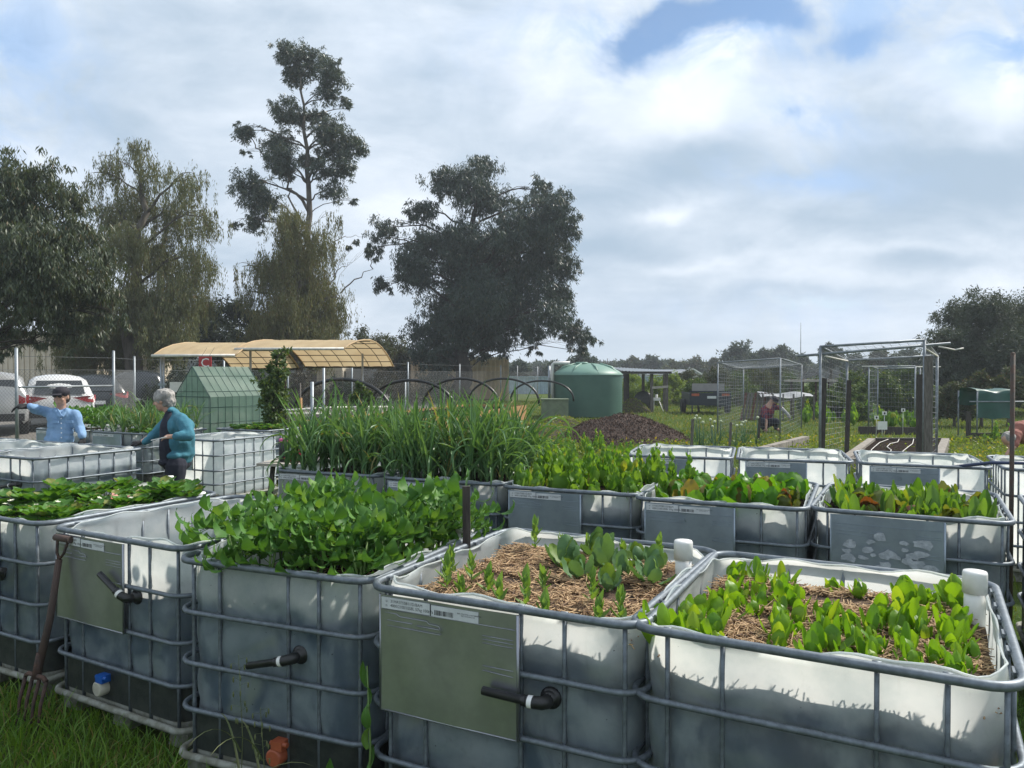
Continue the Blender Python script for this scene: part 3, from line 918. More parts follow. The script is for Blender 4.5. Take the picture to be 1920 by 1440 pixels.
def bin_pt(key, fu, fv, z=None):
    x, y, rot, w, d = BINS[key][:5]
    a = R(rot); u, v_ = fu * w, fv * d
    zz = z
    if z is None: zz = SOILH[key](u, v_) * (BINS[key][5] / .9) if key in SOILH else .8
    return Vector((x + u * math.cos(a) - v_ * math.sin(a), y + u * math.sin(a) + v_ * math.cos(a), zz))

def spots(n, lo, hi, lov, hiv, mind, seed, key):
    r_ = random.Random(seed); w, d = BINS[key][3], BINS[key][4]; out = []
    t = 0
    while len(out) < n and t < 6000:
        t += 1
        p = (r_.uniform(lo, hi), r_.uniform(lov, hiv))
        if all(math.hypot((p[0] - q[0]) * w, (p[1] - q[1]) * d) > mind for q in out): out.append(p)
    return out

def where(fu, fv):
    '''which ninth of its planter a plant grows in'''
    a = 'left' if fu < .36 else ('right' if fu > .64 else 'middle'); b = 'front' if fv < .36 else ('back' if fv > .64 else 'centre')
    if b == 'centre': return 'in the very centre' if a == 'middle' else 'halfway along the %s side' % a
    return 'in the middle of the %s' % b if a == 'middle' else 'in the %s %s corner' % (b, a)

# --- potatoes: compound leaves on arching stalks
def potato_leaf_mesh(seed):
    r_ = random.Random(seed); mb = MB()
    pts = [(0, 0, 0), (0, .05, .012), (0, .10, .018), (0, .15, .012), (0, .18, 0)]
    mb.tube(pts, [.0028, .0025, .002, .0018, .0014], 4)
    for y, z, sz in ((.055, .012, .55), (.095, .018, .78), (.14, .014, .95)):
        for sgn in (-1, 1):
            leaf(mb, (0, y, z), (sgn * 1.0, .55, .05), (0, 0, 1), .078 * sz * r_.uniform(.9, 1.1), .047 * sz, 'ovate', r_.uniform(.7, 1.3), -.10, 6, .04, r_.random() * 9)
    leaf(mb, (0, .18, 0), (0, 1, -.1), (0, 0, 1), .092, .058, 'ovate', 1.1, -.10, 7, .04, 2)
    return mb.mesh('leaf', M['potato'])
PL = [potato_leaf_mesh(i) for i in range(4)]

def potato_plant(p, r_, nleaf, hgt, label, group):
    t = empty('potato_plant', p, r_.uniform(0, 6.28), label, 'potato plant', group)
    sm = MB()
    tops = []
    for k in range(3):
        a = r_.uniform(0, 6.28); l = r_.uniform(.02, .07)
        q = Vector((math.cos(a) * l, math.sin(a) * l, hgt * r_.uniform(.75, 1.0)))
        sm.tube([(0, 0, -.02), q * .5 + Vector((0, 0, .01)), q], [.006, .005, .004], 5); tops.append(q)
    link('stem', sm.mesh('stem', M['stem']), t)
    for i in range(nleaf):
        q = tops[i % 3]; f_ = r_.uniform(.30, 1.0) if i > 5 else 1.0
        a = i * 2.4 + r_.uniform(-.3, .3)
        el = r_.uniform(-.05, .45) if i > 3 else r_.uniform(.35, .9)
        link('leaf', PL[i % 4], t, tuple(q * f_), (el, r_.uniform(-.25, .25), a), r_.uniform(.8, 1.12) * (.75 if i < 3 else 1))
    return t

r0 = random.Random(21)
for i, (fu, fv) in enumerate(spots(21, .10, .90, .08, .92, .155, 5, 'C')):
    p = bin_pt('C', fu, fv); potato_plant(p, r0, 21, r0.uniform(.16, .27) + .05 * (fv), 'bushy potato plant of the front row, ' + where(fu, fv), 'potato plants in the front row')
# a small volunteer in the sunken planter
for fu, fv in ((.80, .30), (.88, .42), (.74, .22)):
    p = bin_pt('B', fu, fv); potato_plant(p, r0, 5, .10, 'small young sprout in the sunken planter next to the potatoes', 'sprouts in the sunken planter')

# --- generic rosette made of single leaf meshes
def rosette(name, p, r_, meshes, n, label, cat, group, el0, el1, s0, s1, rad=.008, stem=None, joined=False):
    if joined:
        mb_v, mb_f, mi = [], [], []
        o = None
    t = empty(name, p, r_.uniform(0, 6.28), label, cat, group)
    ks = r_.uniform(.68, 1.12)
    for i in range(n):
        f_ = i / max(1, n - 1)
        a = i * 2.399 + r_.uniform(-.35, .35)
        el = el1 + (el0 - el1) * f_ + r_.uniform(-.22, .22)
        s_ = (s1 + (s0 - s1) * f_ * .6) * r_.uniform(.75, 1.15) * ks
        rot = Matrix.Rotation(a, 4, 'Z') @ Matrix.Rotation(el, 4, 'X')
        o = link('leaf', meshes[i % len(meshes)], t, (-math.sin(a) * rad, math.cos(a) * rad, 0))
        o.rotation_euler = rot.to_euler(); o.scale = (s_, s_, s_)
    if stem: link('stem', stem, t)
    return t

LET = [leaf_mesh('leaf', M['lettuce'], L_=l, W_=w_, shape=sh, curl=c, cup=cu_, n=8, ruffle=rf, seed=i) for i, (c, rf, cu_, l, w_, sh) in enumerate(((.35, .02, .18, .115, .046, 'spoon'), (.9, .05, .05, .105, .054, 'spoon'), (.15, .04, .25, .13, .040, 'spoon'), (1.3, .05, -.05, .11, .036, 'ovate'), (.6, .07, .1, .09, .050, 'spoon'), (.5, .03, .2, .12, .030, 'lance'), (1.1, .06, .15, .125, .048, 'spoon')))]
r1 = random.Random(4)
def edge_w(fu, fv): return 1
lsp = [q for q in spots(106, .09, .90, .13, .91, .057, 12, 'E') if not (.34 < q[0] < .80 and .60 < q[1] < .96 and random.Random(int(q[0] * 999)).random() < .75)]
lsp = [q for q in lsp if not (.24 < q[0] < .36 and .04 < q[1] < .36)]
for i, (fu, fv) in enumerate(lsp):
    p = bin_pt('E', fu, fv)
    rosette('salad_plant', p + Vector((0, 0, -.006)), r1, LET, r1.choice((6, 7, 8, 9)), 'bright salad plant of the nearest planter, ' + where(fu, fv), 'salad plant', 'salad plants in the nearest planter', .45, 1.35, .6, .95)
BIG = [leaf_mesh('leaf', M['lettuce'], L_=.17, W_=.085, shape='spoon', curl=c, cup=.2, n=7, ruffle=.03, seed=9 + i) for i, c in enumerate((.4, .7))]
for q, lab in (((.72, .80), 'tallest bright salad plant, left of the white pipe in the nearest planter'), ((.87, .90), 'tall salad plant squeezed between the white pipe and the planter corner')):
    rosette('salad_plant', bin_pt('E', *q), r1, BIG, 15, lab, 'salad plant', 'salad plants in the nearest planter', .6, 1.4, .8, 1.0)
# long dark glossy leaves at the left wall
for q in ((.06, .12), (.10, .20)):
    rosette('salad_plant', bin_pt('E', *q), r1, BIG, 5, 'big glossy round-leafed salad plant at the left wall of the nearest planter', 'salad plant', 'salad plants in the nearest planter', .5, 1.0, .7, .9)

# --- cabbages and seedlings in D
CAB = [leaf_mesh('leaf', M['brassica'], L_=.155, W_=.082, shape='spoon', curl=c, cup=.10, n=9, ruffle=.05, seed=3 * i) for i, c in enumerate((.5, .8, .3))]
for fu, fv in ((.46, .66), (.60, .72), (.72, .62), (.58, .52), (.80, .76), (.84, .58), (.70, .84), (.52, .84), (.72, .46)):
    rosette('young_cabbage', bin_pt('D', fu, fv), r1, CAB, 7, 'bluish-green young cabbage in straw, ' + where(fu, fv), 'cabbage plant', 'young cabbages in the straw', .30, 1.25, .6, .95)
BEAN = [leaf_mesh('leaf', M['bean'], L_=.062, W_=.030, shape='ovate', curl=c, cup=.2, n=5, seed=i) for i, c in enumerate((.2, .5))]
def seedling(p, r_, h, label, group, meshes=BEAN, n=9, s=1.0, m=None):
    t = empty('bean_seedling', p, r_.uniform(0, 6.28), label, 'seedling', group)
    mb = MB(); mb.tube([(0, 0, -.02), (.004, 0, h * .5), (0, .005, h)], [.0035, .003, .002], 5); link('stem', mb.mesh('stem', M['stem']), t)
    for i in range(n):
        z = h * (.2 + .8 * i / n); a = i * 2.1 + r_.uniform(-.4, .4)
        o = link('leaf', meshes[i % len(meshes)], t, (0, 0, z)); o.rotation_euler = (Matrix.Rotation(a, 4, 'Z') @ Matrix.Rotation(.5 + .7 * i / n, 4, 'X')).to_euler(); o.scale = (s * r_.uniform(.7, 1.1),) * 3
    return t
for fu, fv in ((.10, .38), (.14, .28), (.20, .20), (.29, .15), (.24, .30), (.46, .12), (.55, .14), (.64, .10), (.36, .22), (.82, .12), (.88, .15), (.44, .94), (.33, .90), (.25, .80), (.60, .94), (.76, .94), (.52, .33), (.74, .26)):
    seedling(bin_pt('D', fu, fv), r1, r1.uniform(.07, .13), 'pale bean seedling in the cabbage planter, ' + where(fu, fv), 'bean seedlings in the straw')

# --- straw
def straw(key, n, seed, u0=.06, u1=.94, v0=.06, v1=.94, m=None, ls=(.025, .085), hole=None):
    r_ = random.Random(seed); vs, fs = [], []
    w, d = BINS[key][3], BINS[key][4]
    for _ in range(n):
        fu, fv = r_.uniform(u0, u1), r_.uniform(v0, v1)
        if mnoise.noise(Vector((fu * 6, fv * 6, seed))) < -.28: continue
        p = bin_pt(key, fu, fv); p.z += r_.uniform(-.002, .026)
        a = r_.uniform(0, 6.28); tl = r_.gauss(0, .22); l = r_.uniform(*ls); wd = r_.uniform(.0012, .0026)
        dv = Vector((math.cos(a) * math.cos(tl), math.sin(a) * math.cos(tl), math.sin(tl))) * l / 2
        s_ = Vector((-math.sin(a), math.cos(a), 0)) * wd; b = len(vs)
        up_ = Vector((0, 0, wd * 1.2))
        vs += [p - dv - s_, p - dv + s_, p - dv + up_, p + dv - s_, p + dv + s_, p + dv + up_]
        fs += [(b, b + 2, b + 5, b + 3), (b + 2, b + 1, b + 4, b + 5), (b, b + 3, b + 4, b + 1)]
    return np_mesh('straw_mulch', np.array(vs), np.array(fs), m or M['straw'])
tag(link('straw_mulch', straw('D', 9000, 1)), 'loose golden straw mulch round the young cabbages', 'straw', kind='stuff')
tag(link('straw_mulch', straw('E', 9000, 2)), 'trampled straw mulch between the salad plants of the nearest planter', 'straw', kind='stuff')
tag(link('straw_mulch', straw('A', 5200, 3)), 'bits of pale straw under the strawberry plants', 'straw', kind='stuff')
tag(link('straw_mulch', straw('C', 900, 4)), 'a little straw on the soil under the potatoes', 'straw', kind='stuff')

# --- garlic
def garlic_mesh(seed):
    r_ = random.Random(seed); mb = MB()
    mb.tube([(0, 0, -.02), (0, 0, .16)], [.008, .007], 6)
    n = r_.choice((8, 9, 10))
    for i in range(n):
        a = (i % 2) * math.pi + r_.uniform(-.7, .7); h = .05 + .17 * i / n
        el = r_.uniform(1.25, 1.54) if i > n * .35 else r_.uniform(1.0, 1.35)
        d = (math.cos(a) * math.cos(el), math.sin(a) * math.cos(el), math.sin(el))
        leaf(mb, (0, 0, h), d, (-math.cos(a), -math.sin(a), .3), r_.uniform(.38, .58), r_.uniform(.026, .040), 'strap', -r_.uniform(.05, .7) if r_.random() < .72 else -r_.uniform(1.4, 2.4), .35, 9)
    return mb.mesh('garlic_plant', M['garlic'])
GM = [garlic_mesh(i) for i in range(8)]
r2 = random.Random(8)
for key, nn in (('G1', 88), ('G2', 96)):
    for i, (fu, fv) in enumerate(spots(nn, .06, .95, .05, .95, .066, 31, key)):
        p = bin_pt(key, fu, fv); s_ = r2.uniform(.70, 1.02)
        o = tag(link('garlic_plant', GM[r2.randrange(8)], None, p, (r2.gauss(0, .06), r2.gauss(0, .06), r2.uniform(0, 6.28)), (s_, s_, s_ * r2.uniform(1.0, 1.2))),
                'tall garlic plant in the %s garlic planter, ' % ('left' if key == 'G1' else 'right') + where(fu, fv), 'garlic plant', 'garlic plants in the second row')
for i, (fu, fv) in enumerate(spots(46, .05, .95, .05, .95, .10, 33, 'P1')):
    p = bin_pt('P1', fu, fv); s_ = r2.uniform(.6, .95)
    tag(link('garlic_plant', GM[r2.randrange(8)], None, p, (r2.gauss(0, .08), r2.gauss(0, .08), r2.uniform(0, 6.28)), s_), 'grassy garlic plant growing between the two people by the fence', 'garlic plant', 'garlic plants behind the two people')

# --- chard, bolting greens, upright salad
CH = [leaf_mesh('leaf', M['chard'], L_=.20, W_=.12, shape='spoon', curl=c, cup=.1, n=10, ruffle=.07, seed=i * 2) for i, c in enumerate((.7, 1.1, .4))]
CR = [leaf_mesh('leaf', M['chard_red'], L_=.19, W_=.10, shape='spoon', curl=c, cup=.1, n=10, ruffle=.07, seed=i * 2 + 5) for i, c in enumerate((.7, 1.0))]
for i, (fu, fv) in enumerate(spots(34, .12, .88, .11, .90, .112, 41, 'I')):
    red = (fu > .62 and i % 3 == 0) or i % 9 == 3
    rosette('chard_plant', bin_pt('I', fu, fv, .80), r2, CR if red else CH, 8, ('bronze' if red else 'bright green') + ' crinkled chard plant, ' + where(fu, fv) + ' of its planter', 'chard plant', 'red-tinted chard plants' if red else 'green chard plants', .35, 1.35, .65, 1.1)
RO = [leaf_mesh('leaf', M['romaine'], L_=.19, W_=.058, shape='spoon', curl=c, cup=.25, n=8, ruffle=.02, seed=i * 2) for i, c in enumerate((.25, .5, .1))]
for i, (fu, fv) in enumerate(spots(48, .11, .89, .11, .90, .093, 43, 'J')):
    ch = i % 6 == 1
    rosette('chard_plant' if ch else 'upright_salad', bin_pt('J', fu, fv, .79), r2, CR if ch else RO, 8, ('bronze chard among upright salad, ' if ch else 'upright pointed-leaf salad plant, ') + where(fu, fv) + ' of its planter', 'chard plant' if ch else 'salad plant', 'bronze chard among the upright salad' if ch else 'upright salad plants in the second row', .5, 1.45, .6, 1.1)

def bolt_mesh(seed, h):
    r_ = random.Random(seed); mb = MB()
    mb.tube([(0, 0, 0), (.01, 0, h * .5), (-.005, .01, h)], [.006, .005, .002], 5)
    for i in range(17):
        z = h * (i / 17) ** 1.3; a = i * 2.4 + r_.uniform(-.4, .4); k = (1 - .72 * i / 17) * r_.uniform(.75, 1.15)
        leaf(mb, (0, 0, z), (math.cos(a), math.sin(a), r_.uniform(.3, 1.3)), (0, 0, 1), .15 * k, .080 * k, 'spoon', r_.uniform(.5, 1.3), .08, 6, .07, i)
    return mb.mesh('bolting_green', M['herb'])
BO = [bolt_mesh(i, h) for i, h in enumerate((.16, .24, .34, .46))]
for i, (fu, fv) in enumerate(spots(44, .06, .95, .05, .95, .10, 47, 'H')):
    k = r2.choice((0, 0, 1, 1, 2, 3 if i % 5 == 0 else 0))
    tag(link('bolting_green', BO[k], None, bin_pt('H', fu, fv, .80), (0, 0, r2.uniform(0, 6)), r2.uniform(.95, 1.4) if k < 2 else 1.0), ('tall bolting green right of the garlic, ' if k >= 2 else 'low leafy green right of the garlic, ') + where(fu, fv), 'leafy green', 'tall bolting greens' if k >= 2 else 'low leafy greens')
for fu, fv in ((.1, .3), (.2, .6), (.05, .7)):
    tag(link('bolting_green', BO[2], None, bin_pt('I', fu, fv, .80), (0, 0, r2.uniform(0, 6)), 1.0), 'bolting green leaning over the left end of the chard', 'leafy green', 'bolting greens by the chard')

# --- strawberries (A), other beds on the left
def straw_plant_mesh(seed):
    r_ = random.Random(seed); mb = MB()
    for i in range(11):
        a = i * 2.4; el = r_.uniform(.35, 1.1); h = r_.uniform(.05, .10)
        e = Vector((math.cos(a) * math.cos(el), math.sin(a) * math.cos(el), math.sin(el))) * h
        mb.tube([(0, 0, 0), e], .0015, 3)
        for k in (-1, 0, 1):
            b = a + k * 1.1
            leaf(mb, e, (math.cos(b), math.sin(b), .15), (0, 0, 1), .060, .052, 'round', .5, .12, 5, .04, i + k)
    return mb.mesh('strawberry_plant', M['strawb'])
ST = [straw_plant_mesh(i) for i in range(4)]
for i, (fu, fv) in enumerate(spots(30, .09, .91, .08, .92, .115, 51, 'A')):
    tag(link('strawberry_plant', ST[i % 4], None, bin_pt('A', fu, fv), (0, 0, r2.uniform(0, 6)), r2.uniform(.95, 1.55)), 'dark green round-leafed strawberry plant, ' + where(fu, fv) + ' of its planter', 'strawberry plant', 'strawberry plants at the left edge')
def flower_mesh(m):
    mb = MB()
    for k in range(5):
        a = k * 1.2566; leaf(mb, (0, 0, 0), (math.cos(a), math.sin(a), .3), (0, 0, 1), .013, .011, 'round', .2, .1, 3)
    return mb.mesh('flower', m)
FW = flower_mesh(M['petal'])
for i, (fu, fv) in enumerate(spots(34, .1, .9, .1, .95, .06, 53, 'A')):
    p = bin_pt('A', fu, fv); p.z += r2.uniform(.07, .12)
    tag(link('flower', FW, None, p, (r2.uniform(-.6, .2), 0, r2.uniform(0, 6)), 1.3), 'small pale flower among the strawberry leaves', 'flower', 'pale strawberry flowers')
M['redbag'] = mat('red_wrapper', (.45, .10, .08), (.6, .3, .25), .5, 0, 25, .3)
mb = MB(); mb.grid(lambda u, v_: ((u - .5) * .10, (v_ - .5) * .06, .012 * math.sin(5 * u + 2) * math.cos(7 * v_) + .01), 8, 6)
tag(mb.obj('wrapper', M['redbag'], None, loc=bin_pt('A', .62, .62) + Vector((0, 0, .085)), rot=(.5, .2, .4)), 'crumpled red and white wrapper lying on the strawberry leaves', 'wrapper')

for key, lab, cat, grp, msh, n_, sc in (('P2', 'low green seedling in front of the mesh greenhouse', 'seedling', 'seedlings by the mesh greenhouse', ST, 34, 1.0),
                                       ('P0', 'leafy bush plant below the fence beside the blue shirt', 'leafy plant', 'bushy plants below the fence', [CH, None], 0, 1)):
    if key == 'P2':
        for i, (fu, fv) in enumerate(spots(n_, .05, .95, .05, .95, .10, 55, key)):
            tag(link('seedling', ST[i % 4], None, bin_pt(key, fu, fv), (0, 0, i), r2.uniform(.7, 1.1)), lab, cat, grp)
for i, (fu, fv) in enumerate(spots(12, .02, .98, .1, .9, .18, 57, 'P0')):
    o = potato_plant(bin_pt('P0', fu, fv), r2, 14, .26, 'bushy potato plant below the fence beside the blue shirt', 'potato plants by the fence')
for i, (fu, fv) in enumerate(spots(8, .6, .98, .1, .9, .18, 59, 'P1')):
    tag(link('seedling', ST[i % 4], None, bin_pt('P1', fu, fv), (0, 0, i), 1.2), 'low broad-leafed plant among the grassy garlic', 'seedling', 'low plants among the garlic')
# ragged growth beside K and tall weeds between the front planters
for i, (fu, fv) in enumerate(spots(10, .02, .9, .2, .95, .12, 61, 'K')):
    tag(link('bolting_green', BO[i % 3], None, bin_pt('K', fu, fv), (0, 0, i), .8), 'leafy green at the right edge beside the rusty pole', 'leafy green', 'greens at the right edge')
WL = [leaf_mesh('leaf', M['potato'], L_=.16, W_=.06, shape='lance', curl=c, cup=.15, n=8, seed=i) for i, c in enumerate((.8, 1.3))]
def weed_plant(p, h, n, label, s=1.0):
    t = empty('tall_weed', p, 0, label, 'weed', 'tall weeds between the planters'); r_ = random.Random(int(h * 100))
    mb = MB(); mb.tube([(0, 0, 0), (.01, .01, h * .5), (0, 0, h)], [.006, .005, .003], 5); link('stem', mb.mesh('stem', M['stem']), t)
    for i in range(n):
        a = i * 2.1 + 1; o = link('leaf', WL[i % 2], t, (0, 0, h * (.15 + .85 * i / n))); o.rotation_euler = (Matrix.Rotation(a, 4, 'Z') @ Matrix.Rotation(.8, 4, 'X')).to_euler(); o.scale = (s,) * 3
weed_plant((-.52, 2.74, 0), .62, 7, 'broad-leafed weed climbing in the gap left of the olive-plate planter', .62)
weed_plant((-.60, 2.60, 0), .25, 7, 'small broad-leafed weed at the foot of the olive-plate planter', .9)
def seed_grass(p, h, label):
    r_ = random.Random(int(h * 77)); mb = MB()
    mb.tube([(0, 0, 0), (.01, 0, h * .5), (.0, -.01, h)], [.002, .0016, .001], 4)
    for i in range(14):
        z = h * (.55 + .45 * i / 14); a = i * 2.4; q = Vector((math.cos(a) * .03, math.sin(a) * .03, z + .01))
        mb.tube([(0, 0, z), q], .0007, 3); mb.ellip(q + Vector((0, 0, -.012)), (.0035, .0035, .012), 5, 4)
    for i in range(3):
        a = i * 2.2; leaf(mb, (0, 0, .05 + .1 * i), (math.cos(a) * .4, math.sin(a) * .4, 1), (-math.cos(a), -math.sin(a), .2), .35, .012, 'strap', -1.0, .2, 8)
    tag(mb.obj('seeding_grass', M['straw_stalk'], None, loc=p), label, 'grass stalk')
M['straw_stalk'] = mat('seed_stalk', (.16, .17, .07), (.09, .12, .04), .7, 0, 8, 0)
q = gnd(452, 1440, .0); seed_grass((-1.02, 2.86, 0), .62, 'tall seeding grass stalk in front of the potato planter')
seed_grass((-.92, 2.80, 0), .45, 'shorter seeding grass stalk in front of the potato planter')

# --- white inspection pipes, wooden stake, fork
def riser(key, fu, fv, top, rad, label):
    p = bin_pt(key, fu, fv); b = p.z - .12
    t = empty('inspection_pipe', (p.x, p.y, b), 0, label, 'pipe', 'white pipes standing in the planters')
    mb = MB(); mb.lathe([(rad, 0), (rad, top - b - .02)], 24); link('pipe', mb.mesh('pipe', M['white']), t)
    mb = MB(); mb.lathe([(rad * 1.16, top - b - .075), (rad * 1.16, top - b - .008), (rad * 1.08, top - b), (rad * .2, top - b + .001)], 24); link('cap', mb.mesh('cap', M['white']), t)
riser('E', .93, .80, .985, .0335, 'white capped pipe in the nearest planter among salad leaves')
riser('D', .925, .72, 1.00, .032, 'white capped pipe at the right wall of the olive-plate planter')
riser('C', .93, .80, .985, .031, 'white capped pipe behind the potatoes beside the wooden stake')
riser('A', .62, .93, 1.0, .022, 'thin white pipe standing among the strawberries')
riser('A', .93, .90, .92, .04, 'short white capped pipe at the far corner of the strawberry planter')
riser('L3', .80, .10, .83, .035, 'white pipe cap inside the empty tote in front of the soil bed')
mb = MB(); a_ = at(868, 1035, 3.42); a_.z = .0; b_ = at(874, 912, 3.42)
mb.beam((a_.x + .02, a_.y, .3), b_, .034, .020, (0, 1, 0)); tag(mb.obj('wooden_stake', M['dark_wood']), 'weathered wooden stake between the potato planter and the cabbages', 'stake')

M['rust'] = mat('rusty_iron', (.10, .055, .04), (.045, .032, .028), .9, 0, 25, .5)
M['handle'] = mat('worn_handle', (.085, .055, .045), (.045, .035, .032), .85, 0, 12, .4, stretch=(1, 1, .3))
t = empty('garden_fork', gnd(38, 1372), 0, 'rusty garden fork leaning against the planter with the greenish plate', 'garden fork')
foot_, top_ = gnd(52, 1330), at(108, 1050, 3.70)
fo = t.location
tp = top_ - fo; ft_ = Vector((.03, .05, .22))
mb = MB(); mb.tube([ft_, (ft_ + tp) * .5 + Vector((.012, 0, 0)), tp], [.019, .017, .015], 10); link('shaft', mb.mesh('shaft', M['handle']), t)
mb = MB(); dr = (tp - ft_).normalized(); e = tp + dr * .10
sx = Vector((.87, -.48, 0))
mb.tube([tp, tp + dr * .03 + sx * .028, e + sx * .045], .007, 6); mb.tube([tp, tp + dr * .03 - sx * .028, e - sx * .045], .007, 6); link('yoke', mb.mesh('yoke', M['rust']), t)
mb = MB(); mb.tube([e - sx * .062, e + sx * .062], .017, 10); link('grip', mb.mesh('grip', M['handle']), t)
mb = MB(); mb.tube([ft_ + dr * .12, ft_], [.020, .022], 8); mb.tube([ft_ - sx * .085, ft_ - sx * .06 + Vector((0, 0, .015)), ft_ + sx * .06 + Vector((0, 0, .015)), ft_ + sx * .085], .011, 6); link('socket', mb.mesh('socket', M['rust']), t)
for k in (-.085, -.028, .028, .085):
    mb = MB(); s0_ = ft_ + sx * k; mb.tube([s0_, s0_ + Vector((-.01, -.03, -.10)), s0_ + Vector((-.015, -.05, -.235))], [.009, .008, .004], 6); link('tine', mb.mesh('tine', M['rust']), t)
# ------------------------------------------------------------------ trees
def branch_pts(a, b, r_, n=6, sag=.0, wig=.06):
    a, b = Vector(a), Vector(b); L_ = (b - a).length; out = []
    for i in range(n + 1):
        t = i / n
        p = a.lerp(b, t); p.z += L_ * .12 * math.sin(math.pi * t) - sag * t * t
        if 0 < i < n: p += Vector((r_.gauss(0, 1), r_.gauss(0, 1), r_.gauss(0, .6))) * L_ * wig * .5
        out.append(p)
    return out

def tree(name, label, cat, Yd, trunk, r0_, clumps, n, L_, W_, droop, lm, bm, seed, sub=40, strand=0.0, depth=1.0, group=None, sub_r=.26, thin=None, limbs=(), fork=None, loose=1.0):
    """trunk: pixel points at distance Yd; clumps: (px, py, rpx[, density]) blobs of foliage"""
    r_ = random.Random(seed); rn = np.random.default_rng(seed)
    tp = [at(x, y, Yd) for x, y in trunk]
    base = Vector((tp[0].x, Yd, -.05)); tp = [base] + tp
    root = empty(name, base, 0, label, cat, group)
    mb = MB(); m_ = len(tp)
    # resample trunk with slight wiggle
    pts, rad = [], []
    for i in range(m_ - 1):
        for k in range(4):
            t = k / 4; p = tp[i].lerp(tp[i + 1], t)
            if i or k: p = p + Vector((r_.gauss(0, 1), r_.gauss(0, 1), 0)) * r0_ * .3
            pts.append(p - base); rad.append(r0_ * (1.25 if not i and not k else 1) * (1 - .85 * (i + t) / (m_ - 1)))
    pts.append(tp[-1] - base); rad.append(r0_ * .12)
    mb.tube(pts, rad, 8)
    C, Rr, Dn = [], [], []
    for c in clumps:
        x, y, rp = c[:3]; rr = rp * Yd / F
        yy = Yd + rn.uniform(-1, 1) * depth * rr * 1.6
        p = at(x, y, yy); C.append(np.array(p)); Rr.append(rr); Dn.append(c[3] if len(c) > 3 else 1.0)
        # limb from the trunk, starting lower than the clump
        best = min(range(len(pts)), key=lambda i: (Vector(p) - base - pts[i]).length + (1.2 * max(0, pts[i].z + (rr * 1.2) - (p.z - base.z))))
        q = pts[best]; e = p - base
        rb = max(.012, min(rad[best] * .55, rr * .07 + .012))
        bp = branch_pts(q, e, r_)
        mb.tube(bp, [rb * (1 - .7 * i / 6) for i in range(7)], 5)
        for k in range(5):
            s_ = bp[3 + k % 3]; dv = Vector(rn.normal(size=3)).normalized() * rr * .85; dv.z = abs(dv.z) * .5
            mb.tube(branch_pts(s_, e + dv, r_, 4), [rb * .4, rb * .3, rb * .22, rb * .15, rb * .08], 3)
    for a, b, rb in limbs:
        mb.tube([p - base for p in branch_pts(at(a[0], a[1], Yd), at(b[0], b[1], Yd), r_, 8, 0, .10)], [rb * (1 - .8 * i / 8) for i in range(9)], 5)
    link('trunk', mb.mesh('trunk', bm), root)
    Rr = np.array(Rr); Dn = np.array(Dn); wgt = Rr ** 2.3 * Dn; wgt = wgt / wgt.sum()
    P = []
    for c, rr, w in zip(C, Rr, wgt):
        k = max(20, int(n * w)); ns = max(3, int(k / sub))
        # twig tufts spread through the blob, denser towards its skin
        d = rn.normal(size=(ns, 3)); d /= np.linalg.norm(d, axis=1)[:, None]
        rad_ = rr * rn.uniform(.1, 1.0, ns)[:, None] ** .5 * loose * (1 + .25 * rn.normal(size=(ns, 1)))
        S = c + d * rad_ * np.array([1, 1, .85])
        idx = rn.integers(0, ns, k)
        off = rn.normal(size=(k, 3)) * rr * sub_r * np.array([.6, .6, .6]) * rn.uniform(.4, 1, ns)[idx][:, None]
        if strand: off[:, 2] = -rn.uniform(0, 1, k) ** .8 * strand * rn.uniform(.4, 1.2, ns)[idx]; off[:, :2] *= .30
        P.append(S[idx] + off)
    P = np.concatenate(P) - np.array(base)
    P = P[P[:, 2] > .15]
    v, f = leaf_cloud(P, L_, W_, droop, seed)
    link('crown', np_mesh('crown', v, f, lm), root)
    return root

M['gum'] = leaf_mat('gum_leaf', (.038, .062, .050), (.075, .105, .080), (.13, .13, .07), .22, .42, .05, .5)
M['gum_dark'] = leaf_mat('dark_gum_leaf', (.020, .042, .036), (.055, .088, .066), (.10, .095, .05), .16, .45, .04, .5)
M['gum_left'] = leaf_mat('left_gum_leaf', (.045, .070, .045), (.115, .140, .080), (.13, .10, .05), .22, .5, .05, .5)
M['weeping'] = leaf_mat('weeping_leaf', (.095, .115, .055), (.18, .19, .10), (.15, .11, .055), .28, .55, .08, .3)
M['weeping2'] = leaf_mat('brown_weeping_leaf', (.095, .11, .05), (.18, .185, .09), (.16, .12, .06), .28, .55, .12, .3)
M['hedge'] = leaf_mat('hedge_leaf', (.022, .038, .026), (.045, .062, .038), None, .18, .6, .05, .2)
M['bush'] = leaf_mat('bush_leaf', (.05, .07, .04), (.10, .12, .07), (.11, .08, .05), .22, .6, .1, .2)
M['brown_shrub'] = leaf_mat('brown_shrub_leaf', (.05, .045, .03), (.09, .075, .05), None, .2, .6)
M['dimtree'] = leaf_mat('dim_tree_leaf', (.035, .055, .042), (.075, .10, .07), None, .2, .6)
M['olive'] = leaf_mat('fruit_tree_leaf', (.045, .09, .03), (.10, .16, .05), (.16, .2, .05), .3, .55, .1, .3)
M['bright'] = leaf_mat('bright_tree_leaf', (.12, .20, .035), (.22, .30, .06), None, .4, .55, .1, .3)
M['fartree'] = leaf_mat('far_tree_leaf', (.045, .075, .065), (.085, .115, .095), None, .2, .6, .1, .2)

